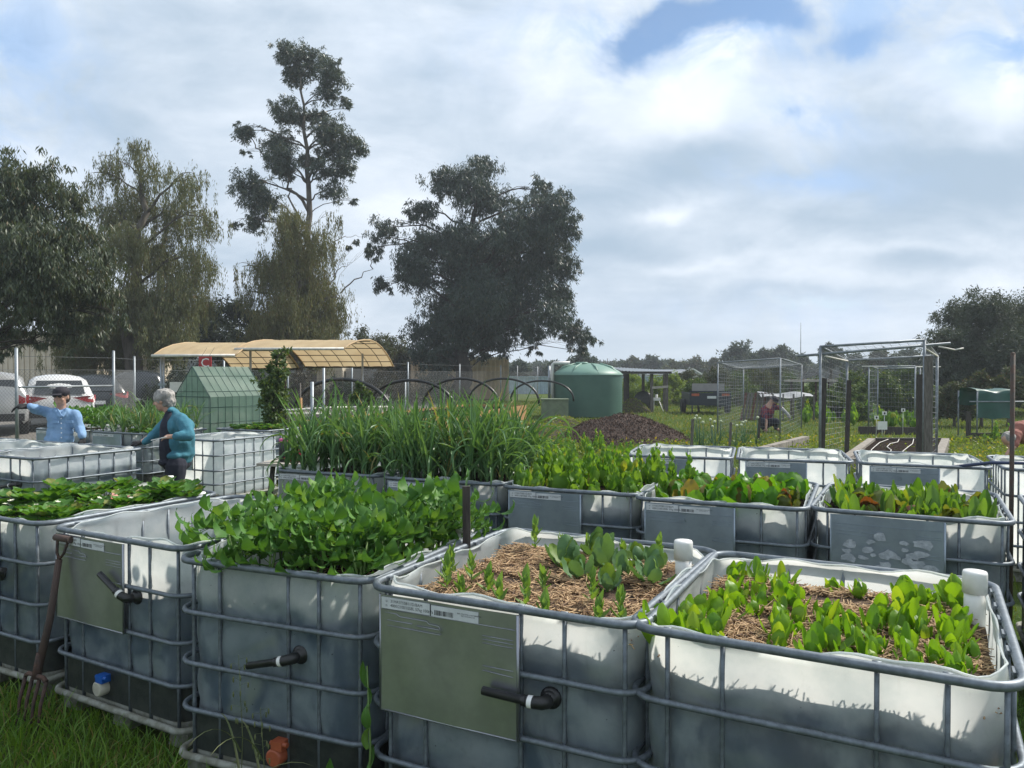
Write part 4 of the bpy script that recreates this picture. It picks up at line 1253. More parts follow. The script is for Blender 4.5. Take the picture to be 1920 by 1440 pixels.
tree('gum_tree', 'broad drooping gum tree hanging over the cars at the left edge', 'tree', 19.5, [(-60, 640), (-30, 560), (30, 470), (60, 380)], .26,
     [(20, 345, 48), (85, 345, 42), (135, 378, 36), (50, 410, 60), (150, 435, 42), (196, 480, 30), (100, 480, 60), (20, 490, 60), (165, 530, 46), (60, 560, 60), (205, 560, 30), (228, 600, 20), (125, 610, 42),
      (20, 625, 40), (175, 635, 22), (70, 645, 20, .6), (130, 655, 14, .6), (10, 668, 16, .5), (-40, 400, 70), (-50, 550, 70), (100, 545, 50), (60, 470, 60), (190, 590, 26)],
     66000, .17, .034, .62, M['gum_left'], M['bark_dark'], 3, 34, depth=.9, loose=1.08, limbs=(((-40, 600), (70, 615), .05), ((70, 615), (60, 660), .02)))
tree('weeping_tree', 'tall weeping tree with wispy hanging foliage behind the left gum', 'tree', 32, [(243, 700), (246, 600), (262, 470), (265, 330)], .50,
     [(255, 268, 24, .6), (210, 300, 28, .6), (290, 312, 32, .6), (355, 335, 34, .55), (180, 325, 20, .5), (251, 371, 42, .8), (335, 395, 42, .7), (388, 400, 28, .6), (299, 467, 46, .9), (368, 479, 38, .8), (240, 443, 38),
      (335, 539, 46), (290, 575, 45, 1.3), (380, 560, 28), (210, 395, 28), (311, 609, 45, 1.3), (250, 539, 38, 1.2), (190, 470, 28), (230, 620, 45, 1.5), (160, 560, 50, 1.5), (150, 640, 45, 1.5), (230, 660, 30, 1.3)],
     150000, .17, .030, .72, M['weeping'], M['bark'], 5, 40, strand=1.1, depth=1.0, sub_r=.55, loose=1.12)
tree('tall_gum_tree', 'tallest slender gum tree with open clusters of leaves on bare limbs', 'tree', 42, [(588, 640), (584, 470), (580, 380), (574, 250), (566, 150)], .30,
     [(549, 104, 26), (590, 120, 26), (626, 141, 25), (553, 141, 22), (618, 177, 19), (652, 193, 13), (541, 215, 26), (573, 224, 16), (460, 249, 19), (464, 286, 8), (521, 268, 24), (529, 298, 27), (537, 322, 18),
      (618, 247, 27), (664, 268, 22), (632, 288, 28), (645, 320, 20), (626, 356, 19), (664, 378, 8), (603, 318, 18), (600, 215, 14), (470, 350, 28), (493, 382, 28), (478, 417, 18), (444, 420, 10, .7), (575, 300, 15), (680, 285, 10)],
     50000, .24, .050, .50, M['gum'], M['bark'], 7, 30, depth=.7, sub_r=.30, loose=1.22,
     limbs=(((581, 400), (500, 300), .10), ((500, 300), (463, 255), .05), ((583, 460), (530, 340), .09), ((578, 340), (620, 250), .07), ((576, 260), (650, 200), .06)))
tree('dead_limbed_tree', 'bare curving limbs leaning right beside the tall gum tree', 'tree', 42, [(600, 620), (615, 560)], .12,
     [(668, 452, 5, .5), (655, 462, 5, .5), (690, 470, 6, .5)], 700, .22, .05, .6, M['gum'], M['bark_pale'], 9, 20,
     limbs=(((612, 590), (640, 550), .07), ((640, 550), (700, 505), .05), ((700, 505), (690, 470), .03), ((615, 560), (640, 480), .05), ((625, 520), (662, 492), .03), ((600, 500), (625, 455), .05), ((625, 455), (680, 445), .03)))
tree('weeping_tree', 'brownish weeping tree round the foot of the tall gum', 'tree', 36, [(560, 690), (556, 560), (562, 450)], .24,
     [(545, 410, 34, .9), (562, 470, 46), (605, 440, 28, .5), (510, 495, 38, .8), (585, 540, 52), (535, 570, 45), (618, 590, 32, .8), (470, 545, 26, .35), (455, 500, 18, .2), (625, 400, 18, .3), (600, 625, 32), (555, 620, 42, 1.2), (500, 610, 40, 1.1), (640, 560, 16, .4)],
     110000, .18, .032, .72, M['weeping2'], M['bark'], 11, 40, strand=1.2, depth=1.0, sub_r=.55, loose=1.12)
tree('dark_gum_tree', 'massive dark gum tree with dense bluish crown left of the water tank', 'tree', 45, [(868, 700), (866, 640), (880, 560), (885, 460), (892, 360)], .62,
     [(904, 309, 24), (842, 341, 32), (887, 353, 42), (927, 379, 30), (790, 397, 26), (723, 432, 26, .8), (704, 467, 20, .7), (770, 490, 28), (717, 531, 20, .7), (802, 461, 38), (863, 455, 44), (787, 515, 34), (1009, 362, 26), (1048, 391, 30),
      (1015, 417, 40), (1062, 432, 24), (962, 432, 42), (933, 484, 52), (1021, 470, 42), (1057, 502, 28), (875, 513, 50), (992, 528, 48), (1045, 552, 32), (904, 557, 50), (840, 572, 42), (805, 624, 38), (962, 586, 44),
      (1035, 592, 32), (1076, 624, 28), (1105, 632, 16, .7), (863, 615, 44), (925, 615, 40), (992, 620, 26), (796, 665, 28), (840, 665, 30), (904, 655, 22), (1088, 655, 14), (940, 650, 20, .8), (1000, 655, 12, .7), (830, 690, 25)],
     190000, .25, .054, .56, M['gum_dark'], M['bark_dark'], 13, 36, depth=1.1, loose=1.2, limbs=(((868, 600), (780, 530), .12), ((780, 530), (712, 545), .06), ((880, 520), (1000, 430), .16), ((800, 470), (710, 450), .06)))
hd = [(390, 605, 34), (440, 590, 32), (485, 612, 30), (525, 622, 34), (380, 645, 40), (450, 652, 42), (525, 662, 36), (335, 645, 34), (300, 655, 36), (560, 660, 30), (600, 665, 26)]
tree('dark_evergreen', 'dark evergreen mass behind the curved tan canopy', 'tree', 40, [(450, 690), (455, 640)], .3, hd, 42000, .20, .08, .2, M['hedge'], M['bark_dark'], 15, 60, depth=1.2)
for i, (x, y, r_p, cl, lab) in enumerate(((690, 640, 34, M['bush'], 'greyish bush right of the canopy roof'), (740, 650, 30, M['bush'], 'greyish bush touching the big dark gum tree'), (660, 665, 26, M['bush'], 'low brown bush behind the right end of the canopy'), (765, 690, 30, M['hedge'], 'dark shrub under the left side of the big gum'))):
    tree('bush', lab, 'bush', 50, [(x, 700), (x, y + 5)], .12, [(x, y, r_p, .8), (x - r_p * .7, y + 18, r_p * .8), (x + r_p * .7, y + 20, r_p * .8), (x, y + 45, r_p * .9)], 8000, .22, .07, .1, cl, M['bark'], 20 + i, 40, group='bushes behind the canopy')
# brownish undergrowth behind the fence
for i, (x, y, r_p, yd, lab) in enumerate(((330, 735, 34, 27, 'dark shrub behind the mesh greenhouse'), (400, 730, 34, 29, 'dark shrub below the tan canopy'), (480, 735, 38, 28, 'brown shrub behind the leafy climber'), (560, 735, 36, 29, 'brown shrub below the middle of the canopy'), (640, 738, 24, 30, 'small shrub behind the black hoops'), (720, 728, 38, 38, 'dark shrub by the fence posts left of the gum'), (800, 735, 34, 43, 'dark shrub by the trunk of the big gum'))):
    tree('shrub', lab, 'shrub', yd, [(x, 770), (x, y)], .06, [(x, y, r_p), (x - r_p, y + 12, r_p * .8), (x + r_p, y + 10, r_p * .8), (x, y - r_p * .7, r_p * .7, .6)], 9000, .13, .04, .2, M['hedge'] if i % 2 == 0 else M['brown_shrub'], M['bark_dark'], 40 + i, 40, group='shrubs behind the fence')
tree('spreading_tree', 'big dim rounded tree at the right edge', 'tree', 32, [(1850, 700), (1850, 640)], .3,
     [(1800, 598, 42), (1850, 585, 40), (1902, 596, 46), (1768, 645, 34), (1830, 655, 55), (1905, 668, 60), (1780, 700, 42), (1850, 710, 50), (1960, 620, 60), (1920, 725, 45), (1990, 690, 60), (1760, 725, 24)],
     110000, .18, .040, .3, M['dimtree'], M['bark_dark'], 51, 40, depth=1.0, loose=1.12)
FT = [(975, 690, 16, 80, 'fartree', 'small tree behind the tan container'), (1040, 690, 16, 85, 'fartree', 'far tree just left of the water tank'), (1092, 675, 22, 75, 'fartree', 'far bushy tree above the water tank roof'),
      (1165, 690, 15, 120, 'fartree', 'rounded far tree left of the shelter roof'), (1187, 680, 13, 120, 'bush', 'pale feathery far tree above the shelter'), (1220, 682, 20, 120, 'fartree', 'dark spiky far tree behind the grey-roofed house'),
      (1262, 690, 16, 110, 'bush', 'loose pale far tree behind the grey-roofed house'), (1300, 686, 22, 110, 'bush', 'wide pale far tree behind the house gable'), (1338, 685, 16, 110, 'bush', 'far tree left of the wire cage'),
      (1384, 662, 26, 90, 'fartree', 'open-crowned far gum standing above the wire cage'), (1432, 672, 20, 95, 'fartree', 'far gum tree touching the cage roof'), (1466, 664, 22, 95, 'fartree', 'darker far gum tree left of the mast'), (1558, 660, 19, 70, 'fartree', 'dark upright far conifer behind the trellis'),
      (1500, 675, 12, 100, 'fartree', 'small far tree right of the mast'), (1600, 680, 22, 80, 'fartree', 'far tree behind the middle of the trellis'), (1650, 676, 22, 70, 'bush', 'far tree above the small wire frame'), (1700, 672, 26, 60, 'fartree', 'far tree left of the big dim tree')]
for i, (x, y, rp, yd, mk, lab) in enumerate(FT):
    tree('far_tree', lab, 'tree', yd, [(x, 700), (x, y)], .25, [(x, y - rp * .2, rp * .7), (x - rp * .7, y + rp * .2, rp * .6), (x + rp * .7, y + rp * .25, rp * .6), (x + rp * .2, y + rp * .8, rp * .7), (x - rp * .4, y + rp * .9, rp * .7)], 5000, .42 * yd / 90, .16 * yd / 90, .2, M[mk], M['bark'], 60 + i, 24, group='far trees along the horizon', sub_r=.3)
MT = [(1228, 725, 20, 40, 'bright', 'bright yellow-green young tree right of the shelter'), (1262, 718, 18, 42, 'bright', 'tall yellow-green tree beside the shelter post'), (1190, 720, 20, 44, 'bright', 'yellow-green bush seen through the shelter'), (1285, 735, 14, 40, 'bright', 'yellow-green bush left of the trailer'),
      (1345, 712, 26, 38, 'bush', 'olive bush above the dark trailer'), (1385, 722, 26, 40, 'olive', 'olive bush behind the wire cage'), (1425, 715, 26, 42, 'bush', 'greyish bush behind the leaning boards'), (1310, 725, 16, 33, 'olive', 'cut branches heaped on the trailer'),
      (1600, 720, 26, 30, 'olive', 'leafy fruit tree behind the trellis panel'), (1650, 722, 28, 28, 'olive', 'leafy fruit tree behind the small wire frame'), (1695, 715, 28, 30, 'olive', 'leafy fruit tree left of the dark posts'), (1530, 735, 24, 32, 'olive', 'leafy bush left of the trellis'),
      (1790, 740, 24, 24, 'bush', 'brownish shrub below the big dim tree'), (1840, 718, 20, 24, 'bush', 'brownish shrub above the green tarp'), (1890, 712, 20, 24, 'bush', 'brownish shrub right of the green tarp'), (1480, 720, 20, 45, 'olive', 'bush behind the far end of the wire cage'), (1745, 745, 18, 26, 'olive', 'low shrub right of the dark posts'), (1560, 752, 20, 29, 'olive', 'low leafy bush just behind the trellis panel'), (1615, 758, 18, 27, 'olive', 'low leafy bush left of the small wire frame'), (1405, 700, 26, 46, 'bush', 'tall bush above the leaning boards'), (1350, 735, 14, 36, 'olive', 'small bush right behind the trailer'), (1710, 752, 18, 28, 'olive', 'low leafy bush behind the dark posts'), (1290, 712, 20, 44, 'bush', 'olive bush between the shelter and the trailer'), (1460, 700, 22, 48, 'bush', 'bush behind the pale sheeting')]
for i, (x, y, rp, yd, mk, lab) in enumerate(MT):
    tree('garden_tree' if 'tree' in lab else 'garden_shrub', lab, 'tree' if 'tree' in lab else 'shrub', yd, [(x, y + rp * 1.2), (x, y)], .05, [(x, y - rp * .3, rp * .8), (x - rp * .8, y + rp * .3, rp * .7), (x + rp * .8, y + rp * .4, rp * .7), (x, y + rp * .9, rp * .9), (x - rp * .9, y + rp * 1.2, rp * .7), (x + rp * .9, y + rp * 1.3, rp * .7)], 10000, .12, .045, .2, M[mk], M['bark'], 90 + i, 26, sub_r=.3)

# ------------------------------------------------------------------ fence line
M['wire'] = metal_mat('fence_wire', (.20, .21, .22), (.14, .15, .15), .5, .7, 20, .5)
M['post'] = metal_mat('fence_post', (.34, .37, .40), (.25, .28, .30), .4, .6, 10, .5)
ft = empty('chain_link_fence', (-10.97, 17, 0), 0, 'chain-link fence on grey posts running back along the car park', 'fence')
fo = Vector((-10.97, 17, 0))
FPX = [(-130, 15.2), (31, 17.0), (213, 19.2), (252, 21), (420, 23.5), (540, 26), (660, 28.5), (765, 31.5), (862, 38), (939, 44), (970, 47), (1008, 51)]
fp = []
for px, yd in FPX: fp.append(Vector(((px - CX) / F * yd, yd, 0)))
for i, p in enumerate(fp):
    mb = MB(); h = 2.22 if i < 3 else 2.12
    mb.tube([p - fo, p - fo + Vector((0, 0, h))], .036 if i < 3 else .03, 8); mb.ellip(p - fo + Vector((0, 0, h)), (.038, .038, .02), 8, 4)
    link('post', mb.mesh('post', M['post']), ft)
mb = MB()
for i in range(1, 2): mb.tube([fp[i] - fo + Vector((0, 0, 1.36)), fp[i + 1] - fo + Vector((0, 0, 1.36))], .022, 8)
link('gate_rail', mb.mesh('gate_rail', M['post']), ft)
mb = MB(); wires = MB()
for i in range(len(fp) - 1):
    a, b = fp[i] - fo, fp[i + 1] - fo
    for z in ((1.75, 2.05) if i > 0 else (1.75,)): wires.tube([a + Vector((0, 0, z)), b + Vector((0, 0, z))], .004, 4)
    L_ = (b - a).length; st = .085 if i < 6 else .16; hh = 1.68; dx = (b - a) / L_
    k = int(L_ / st)
    wd = Vector((0, 0, .0035 if i < 6 else .005))
    for s_ in range(-int(hh / st), k + 1):
        for sgn in (1, -1):
            s0, s1 = s_ * st, s_ * st + hh; z0, z1 = (.06, .06 + hh) if sgn > 0 else (.06 + hh, .06)
            if s0 < 0: z0 += sgn * (-s0); s0 = 0
            if s1 > L_: z1 -= sgn * (s1 - L_); s1 = L_
            if s1 - s0 < .02: continue
            p, q = a + dx * s0 + Vector((0, 0, z0)), a + dx * s1 + Vector((0, 0, z1))
            n_ = Vector((dx.y, -dx.x, 0)) * .003
            mb.add([p - wd, p + wd, q + wd, q - wd, p + n_, q + n_], [(0, 1, 2, 3), (1, 4, 5, 2), (4, 0, 3, 5)])
link('strand_wire', wires.mesh('strand_wire', M['wire']), ft)['kind'] = 'stuff'
link('chain_mesh', mb.mesh('chain_mesh', M['wire']), ft)['kind'] = 'stuff'

# ------------------------------------------------------------------ tan shed, container, blue fence
M['shed'] = mat('cream_cladding', (.66, .59, .46), (.58, .51, .39), .55, 0, 2, .05)
M['shed2'] = mat('tan_container_paint', (.66, .50, .34), (.58, .43, .29), .6, 0, 3, .1)
M['grey_panel'] = mat('grey_panel', (.30, .29, .27), (.25, .24, .23), .7, 0, 3, .1)
def ribbed(mb, x0, x1, y, z0, z1, pitch, dep):
    n = int((x1 - x0) / pitch); vs = []; fs = []
    prof = [(0, 0), (.45, 0), (.55, -dep), (.9, -dep), (1.0, 0)]
    xs = []
    for i in range(n):
        for t, d_ in prof[:-1]: xs.append((x0 + (i + t) * pitch, y + d_))
    xs.append((x0 + n * pitch, y))
    for x, yy in xs: vs += [(x, yy, z0), (x, yy, z1)]
    for i in range(len(xs) - 1): fs.append((2 * i, 2 * i + 2, 2 * i + 3, 2 * i + 1))
    mb.add(vs, fs)
t = empty('storage_shed', (-26, 34, 0), 0, 'cream corrugated metal shed behind the parked cars', 'shed')
mb = MB(); ribbed(mb, -9, 7.55, 0, 0, 3.35, .24, .05); link('wall', mb.mesh('wall', M['shed']), t)
mb = MB(); mb.box((-.7, 4, 1.66), (16.4, 7.6, 3.3)); link('shed_body', mb.mesh('shed_body', M['shed']), t)
mb = MB(); mb.box((-.7, 4, 3.43), (17.0, 8.6, .12)); link('roof', mb.mesh('roof', M['grey_panel']), t)
mb = MB(); mb.box((3.35, -.12, 1.2), (.5, .2, .75)); mb.tube([(3.2, -.1, 3.3), (3.2, -.1, 1.5)], .05, 6); link('downpipe', mb.mesh('downpipe', M['grey_panel']), t)
p0 = at(905, 700, 48)
t = empty('shipping_container', (at(800, 700, 48).x, 48, 0), 0, 'tan ribbed shipping container behind the trunk of the dark gum', 'container')
mb = MB(); ribbed(mb, -1.0, 5.05, 0, .15, 2.55, .28, .06); link('side_wall', mb.mesh('side_wall', M['shed2']), t)
mb = MB(); mb.box((2.02, 1.25, 1.35), (6.05, 2.4, 2.38)); link('container_body', mb.mesh('container_body', M['shed2']), t)
mb = MB(); mb.box((2.02, -.02, .12), (6.14, .12, .16)); mb.box((2.02, -.02, 2.62), (6.14, .12, .10)); mb.box((5.08, -.02, 1.35), (.12, .14, 2.5)); link('edge_frame', mb.mesh('edge_frame', M['shed2']), t)
M['bluefence'] = mat('pale_blue_steel', (.36, .47, .55), (.30, .40, .48), .5, 0, 3, .05)
t = empty('steel_fence', (at(950, 700, 62).x, 62, 0), 0, 'pale blue steel sheet fence between the container and the shelter', 'fence')
mb = MB(); ribbed(mb, 0, 15, 0, 0, 1.35, .5, .06); link('sheet_panel', mb.mesh('sheet_panel', M['bluefence']), t)
mb = MB(); mb.box((7.5, -.05, 1.38), (15, .12, .08)); link('top_rail', mb.mesh('top_rail', M['bluefence']), t)
t = empty('grey_hut', (at(640, 700, 40).x, 40, 0), 0, 'pale grey hut seen under the right end of the canopy', 'hut')
mb = MB(); mb.box((-.35, 0, 1.15), (1.3, 2.2, 2.3)); link('wall', mb.mesh('wall', M['shed']), t)
mb = MB(); mb.box((1.05, .2, .95), (1.3, 1.8, 1.9)); link('side_cabinet', mb.mesh('side_cabinet', M['grey_panel']), t)

# ------------------------------------------------------------------ cars
M['carwhite'] = mat('white_car_paint', (.72, .73, .74), (.68, .69, .70), .22, 0, 2, 0)
M['carsilver'] = mat('silver_car_paint', (.46, .47, .48), (.42, .43, .44), .28, .3, 2, 0)
M['cardark'] = mat('dark_car_paint', (.03, .035, .042), (.02, .025, .03), .2, 0, 2, 0)
M['glass'] = mat('tinted_glass', (.02, .025, .03), (.03, .035, .04), .05, 0, 2, 0, spec=.8)
M['tail'] = mat('red_tail_light', (.30, .015, .02), (.2, .01, .015), .15, 0, 20, 0)
M['rubber'] = mat('tyre_rubber', (.02, .02, .02), None, .8, 0, 20, .2)
M['alloy'] = metal_mat('alloy_rim', (.55, .56, .57), (.4, .41, .42), .3, .5, 10, .8)
M['trim'] = mat('black_trim', (.02, .02, .022), None, .6, 0, 20, .1)

def car(label, loc, head, paint, kind='hatch', L_=4.4, W_=1.82, H=1.62):
    """x forward is local +y (front), rear at y=0"""
    t = empty('parked_car', loc, R(head), label, 'car', 'cars parked beyond the fence')
    hw = W_ / 2
    # stations: y, sill z, belt z, belt half width, roof z, roof half width
    st = {'hatch': [(0.0, .42, .95, .80, .97, .60), (.06, .34, 1.02, .90, 1.04, .66), (.18, .28, 1.06, .97, 1.30, .70), (.45, .26, 1.05, 1.0, H - .06, .70), (.9, .25, 1.04, 1.0, H, .72), (2.0, .25, 1.02, 1.0, H, .72), (2.6, .25, 1.0, 1.0, H - .10, .70), (3.3, .26, .98, .99, 1.04, .74), (3.6, .27, .92, .97, .95, .72), (4.1, .30, .82, .90, .84, .66), (4.4, .42, .66, .74, .68, .5)],
          'suv': [(0.0, .42, 1.05, .90, 1.07, .74), (.05, .36, 1.10, .95, 1.30, .68), (.16, .32, 1.12, .98, H - .10, .68), (.4, .30, 1.12, 1.0, H, .80), (1.4, .30, 1.10, 1.0, H, .80), (2.4, .30, 1.08, 1.0, H - .04, .79), (3.1, .30, 1.06, .99, 1.12, .80), (3.4, .31, 1.02, .98, 1.05, .68), (4.1, .33, .95, .93, .97, .7), (4.6, .45, .75, .8, .77, .6)]}[kind]
    rings = []
    for y, zs, zb, kb, zr, kr in st:
        b = hw * kb; r_ = hw * kr
        sec = [(-b * .86, zs), (-b * .98, zs + .10), (-b, (zs + zb) / 2), (-b * .985, zb - .03), (-b * .95, zb), ((-b * .95 * .35 - r_ * .65), zb + (zr - zb) * .72), (-r_ * .86, zr - (.05 if zr > zb + .2 else 0)), (-r_ * .4, zr + .01), (0, zr + .02)]
        sec = sec + [(-x, z) for x, z in sec[-2::-1]]
        rings.append([(x, y, z) for x, z in sec])
    n = len(rings[0]); vs = [p for r_ in rings for p in r_]; fs = []
    for i in range(len(rings) - 1):
        for k in range(n - 1): fs.append((i * n + k + 1, i * n + k, (i + 1) * n + k, (i + 1) * n + k + 1))
    fs.append(tuple(range(n))); fs.append(tuple((len(rings) - 1) * n + k for k in range(n - 1, -1, -1)))
    mb = MB(); mb.add(vs, fs, True); link('body', mb.mesh('body', paint), t)
    # rear window, side windows just proud of the shell
    def quadpatch(nm, pts, m):
        mb = MB(); mb.add(pts, [tuple(range(len(pts)))]); c = sum((Vector(p) for p in pts), Vector()) / len(pts)
        link(nm, mb.mesh(nm, m), t)
    def lerp(a, b, t_): return tuple(a[i] + (b[i] - a[i]) * t_ for i in range(3))
    ri0, ri1 = (1, 3) if kind == 'hatch' else (1, 2)
    A, B_ = rings[ri0], rings[ri1]
    zz = 1.07 if kind == 'hatch' else 1.16; yr = .045; ztop = H - .16 if kind == 'hatch' else H - .20; yt = .30 if kind == 'hatch' else .09
    quadpatch('rear_window', [(-hw * .70, yr - .02, zz), (hw * .70, yr - .02, zz), (hw * .62, yt, ztop), (-hw * .62, yt, ztop)][::1], M['glass'])
    for sg in (-1, 1):
        o = .965; u_ = .80
        quadpatch('side_window', [(sg * hw * o, .62, 1.10), (sg * hw * o, 2.0, 1.08), (sg * hw * u_, 2.0, H - .10), (sg * hw * (u_ + .01), .85, H - .13)], M['glass'])
        quadpatch('side_window', [(sg * hw * o, 2.08, 1.08), (sg * hw * o, 3.0, 1.06), (sg * hw * (u_ + .02), 2.55, H - .16), (sg * hw * u_, 2.08, H - .11)], M['glass'])
        # wrapped tail light
        mb = MB()
        zc = .93 if kind == 'hatch' else .95
        if kind == 'hatch':
            o1 = [(sg * hw * .32, -.03, zc + .035), (sg * hw * .60, -.035, zc + .07), (sg * hw * .86, -.01, zc + .09), (sg * hw * 1.02, .30, zc + .11), (sg * hw * 1.02, .20, zc + .02), (sg * hw * .97, .03, zc - .11), (sg * hw * .76, -.03, zc - .10), (sg * hw * .50, -.035, zc - .01)]
        else:
            o1 = [(sg * hw * .68, -.012, zc + .14), (sg * hw * .98, .06, zc + .14), (sg * hw * .98, .06, zc - .14), (sg * hw * .68, -.012, zc - .14)]
        c = Vector((sum(p[0] for p in o1) / len(o1), sum(p[1] for p in o1) / len(o1) - .06, sum(p[2] for p in o1) / len(o1)))
        m2 = len(o1); mb.add([tuple(c)] + o1, [(0, 1 + i, 1 + (i + 1) % m2) for i in range(m2)], True); link('tail_light', mb.mesh('tail_light', M['tail']), t)
    mb = MB(); mb.box((0, -.02, .50), (W_ * .86, .10, .20)); link('bumper', mb.mesh('bumper', M['trim']), t)
    mb = MB(); mb.box((0, -.035, .68 if kind == 'hatch' else .72), (.37, .02, .12)); link('number_plate', mb.mesh('number_plate', M['label']), t)
    wz = .33
    for y in (.82, L_ - .85):
        for sg in (-1, 1):
            rt = Matrix.Rotation(R(90), 3, 'Y')
            mb = MB(); mb.lathe([(.22, -.10), (.32, -.10), (.335, -.06), (.335, .06), (.32, .10), (.22, .10)], 24, (sg * (hw - .10), y, wz), rot=rt); w_ = link('wheel', mb.mesh('wheel', M['rubber']), t)
            mb = MB(); mb.lathe([(.05, .105), (.20, .108), (.225, .102)], 20, (sg * (hw - .10), y, wz), rot=rt if sg > 0 else Matrix.Rotation(R(-90), 3, 'Y')); link('rim', mb.mesh('rim', M['alloy']), w_)
    return t
car('white hatchback with wide red tail lights parked beyond the fence', (at(112, 700, 22).x, 22, 0), 33, M['carwhite'])
car('silver wagon cut off by the left edge beside the white hatchback', (at(-22, 700, 20).x, 20, 0), 35, M['carsilver'], 'suv', 4.6, 1.84, 1.70)
car('black hatchback half hidden behind the tree trunk', (at(186, 700, 26).x, 26, 0), 35, M['cardark'], 'hatch')
car('dark four-wheel drive seen between the fence posts right of the trunk', (at(262, 700, 27.5).x, 27.5, 0), 30, M['cardark'], 'suv', 4.6, 1.84, 1.75)

# ------------------------------------------------------------------ curved canopy
M['canopy'] = translucent_mat('tan_canopy_cloth', (.70, .54, .33), .40, .6, (.62, .46, .27), 1.5)
M['canframe'] = mat('canopy_bars', (.05, .035, .025), None, .6, 0, 20, 0)
M['rail_white'] = mat('white_rail', (.75, .72, .66), None, .5, 0, 9, 0)
def canopy(label, x0, x1, yf, zf, zp, zb, dpt, lean):
    o = Vector((x0, yf, 0)); t = empty('curved_canopy', o, 0, label, 'canopy', 'curved tan canopies')
    prof = [(0, zf), (.10, zf + (zp - zf) * .42), (.22, zf + (zp - zf) * .74), (.36, zf + (zp - zf) * .94), (.48, zp), (.60, zp - (zp - zb) * .06), (.72, zp - (zp - zb) * .22), (.84, zp - (zp - zb) * .48), (.93, zp - (zp - zb) * .74), (1.0, zb)]
    w = x1 - x0
    def pt(u, s_):
        k = s_ * (len(prof) - 1); i = min(int(k), len(prof) - 2); f_ = k - i
        a, z = prof[i][0] + (prof[i + 1][0] - prof[i][0]) * f_, prof[i][1] + (prof[i + 1][1] - prof[i][1]) * f_
        return Vector((u * w + lean * a, a * dpt, z + .008 * math.sin(u * 40)))
    mb = MB(); mb.grid(lambda u, v_: pt(u, v_), 24, 27); link('roof_cloth', mb.mesh('roof_cloth', M['canopy']), t)
    dn = Vector((0, 0, -.022))
    for k in range(int(w / .36) + 1):
        mb = MB(); mb.tube([pt(min(1, k * .36 / w), j / 18) + dn for j in range(19)], .011, 4); link('hoop_bar', mb.mesh('hoop_bar', M['canframe']), t)
    for j in range(1, 9):
        mb = MB(); mb.tube([pt(0, j / 9) + dn * 1.6, pt(1, j / 9) + dn * 1.6], .010, 4); link('cross_bar', mb.mesh('cross_bar', M['canframe']), t)
    for u in (0, 1):
        mb = MB(); mb.tube([pt(u, j / 18) for j in range(19)], .020, 6); link('end_hoop', mb.mesh('end_hoop', M['canopy']), t)
    mb = MB(); mb.tube([pt(-.01, 0), pt(1.0, 0)], .032, 8); link('front_rail', mb.mesh('front_rail', M['rail_white']), t)
    mb = MB(); mb.tube([pt(0, 1), pt(1.02, 1)], .028, 6); link('back_rail', mb.mesh('back_rail', M['canframe']), t)
    return t, pt
t, pt = canopy('left, lower section of the curved tan shade canopy', at(286, 700, 17).x, at(441, 700, 17).x, 17, 2.06, 2.42, 1.80, 4.0, .3)
for x in (.12, .18):
    mb = MB(); mb.tube([(x, .15, 0), (x, .15, 2.05)], .026, 8); link('post', mb.mesh('post', M['post']), t)
mb = MB(); mb.box((.15, .15, 1.42), (.16, .06, .05)); link('clamp', mb.mesh('clamp', M['post']), t)
mb = MB(); mb.tube([(1.9, 3.5, 0), (1.9, 3.5, 2.1)], .03, 8); link('post', mb.mesh('post', M['canframe']), t)
t, pt = canopy('right, higher section of the curved tan shade canopy with the open arched end', at(442, 700, 17.4).x, at(645, 700, 17.4).x, 17.4, 2.22, 2.50, 1.85, 4.0, .5)
for x, y in ((2.25, 3.2), (.2, .4)):
    mb = MB(); mb.tube([(x, y, 0), (x, y, 2.2)], .028, 8); link('post', mb.mesh('post', M['post']), t)

# ------------------------------------------------------------------ mesh greenhouse with red letter board
M['gh'] = translucent_mat('green_cover', (.17, .28, .22), .45, .5, (.22, .34, .27), 3)
_n = M['gh'].node_tree; _g = G(_n); _o = [n for n in _n.nodes if n.type == 'OUTPUT_MATERIAL'][0]; _s = _o.inputs[0].links[0].from_socket
_t = _g.n('ShaderNodeBsdfTransparent'); _x = _g.n('ShaderNodeMixShader'); _x.inputs[0].default_value = .38; _n.links.new(_s, _x.inputs[1]); _n.links.new(_t.outputs[0], _x.inputs[2]); _n.links.new(_x.outputs[0], _o.inputs[0])
M['ghbar'] = mat('dark_green_bar', (.01, .06, .045), None, .5, 0, 9, 0)
gy = 13.4
t = empty('walk_in_greenhouse', (at(361, 700, gy).x, gy, 0), R(-28), 'small gabled greenhouse of green mesh sheeting behind the white-haired person', 'greenhouse')
hw_, dp, ze, zr = .45, 1.25, 1.26, 1.79
def gh_panel(nm, a, b, c, d_):
    a, b, c, d_ = map(Vector, (a, b, c, d_)); mb = MB()
    mb.grid(lambda u, v_: (a.lerp(b, u)).lerp(d_.lerp(c, u), v_) + Vector((.006 * math.sin(9 * v_ + 5 * u), .006 * math.sin(7 * u + 3 * v_), 0)), 10, 10); link(nm, mb.mesh(nm, M['gh']), t)
gh_panel('side_cover', (-hw_, 0, .0), (-hw_, dp, 0), (-hw_, dp, ze), (-hw_, 0, ze)); gh_panel('side_cover', (hw_, 0, 0), (hw_, dp, 0), (hw_, dp, ze), (hw_, 0, ze))
gh_panel('roof_cover', (-hw_, 0, ze), (-hw_, dp, ze), (0, dp, zr), (0, 0, zr)); gh_panel('roof_cover', (hw_, 0, ze), (hw_, dp, ze), (0, dp, zr), (0, 0, zr))
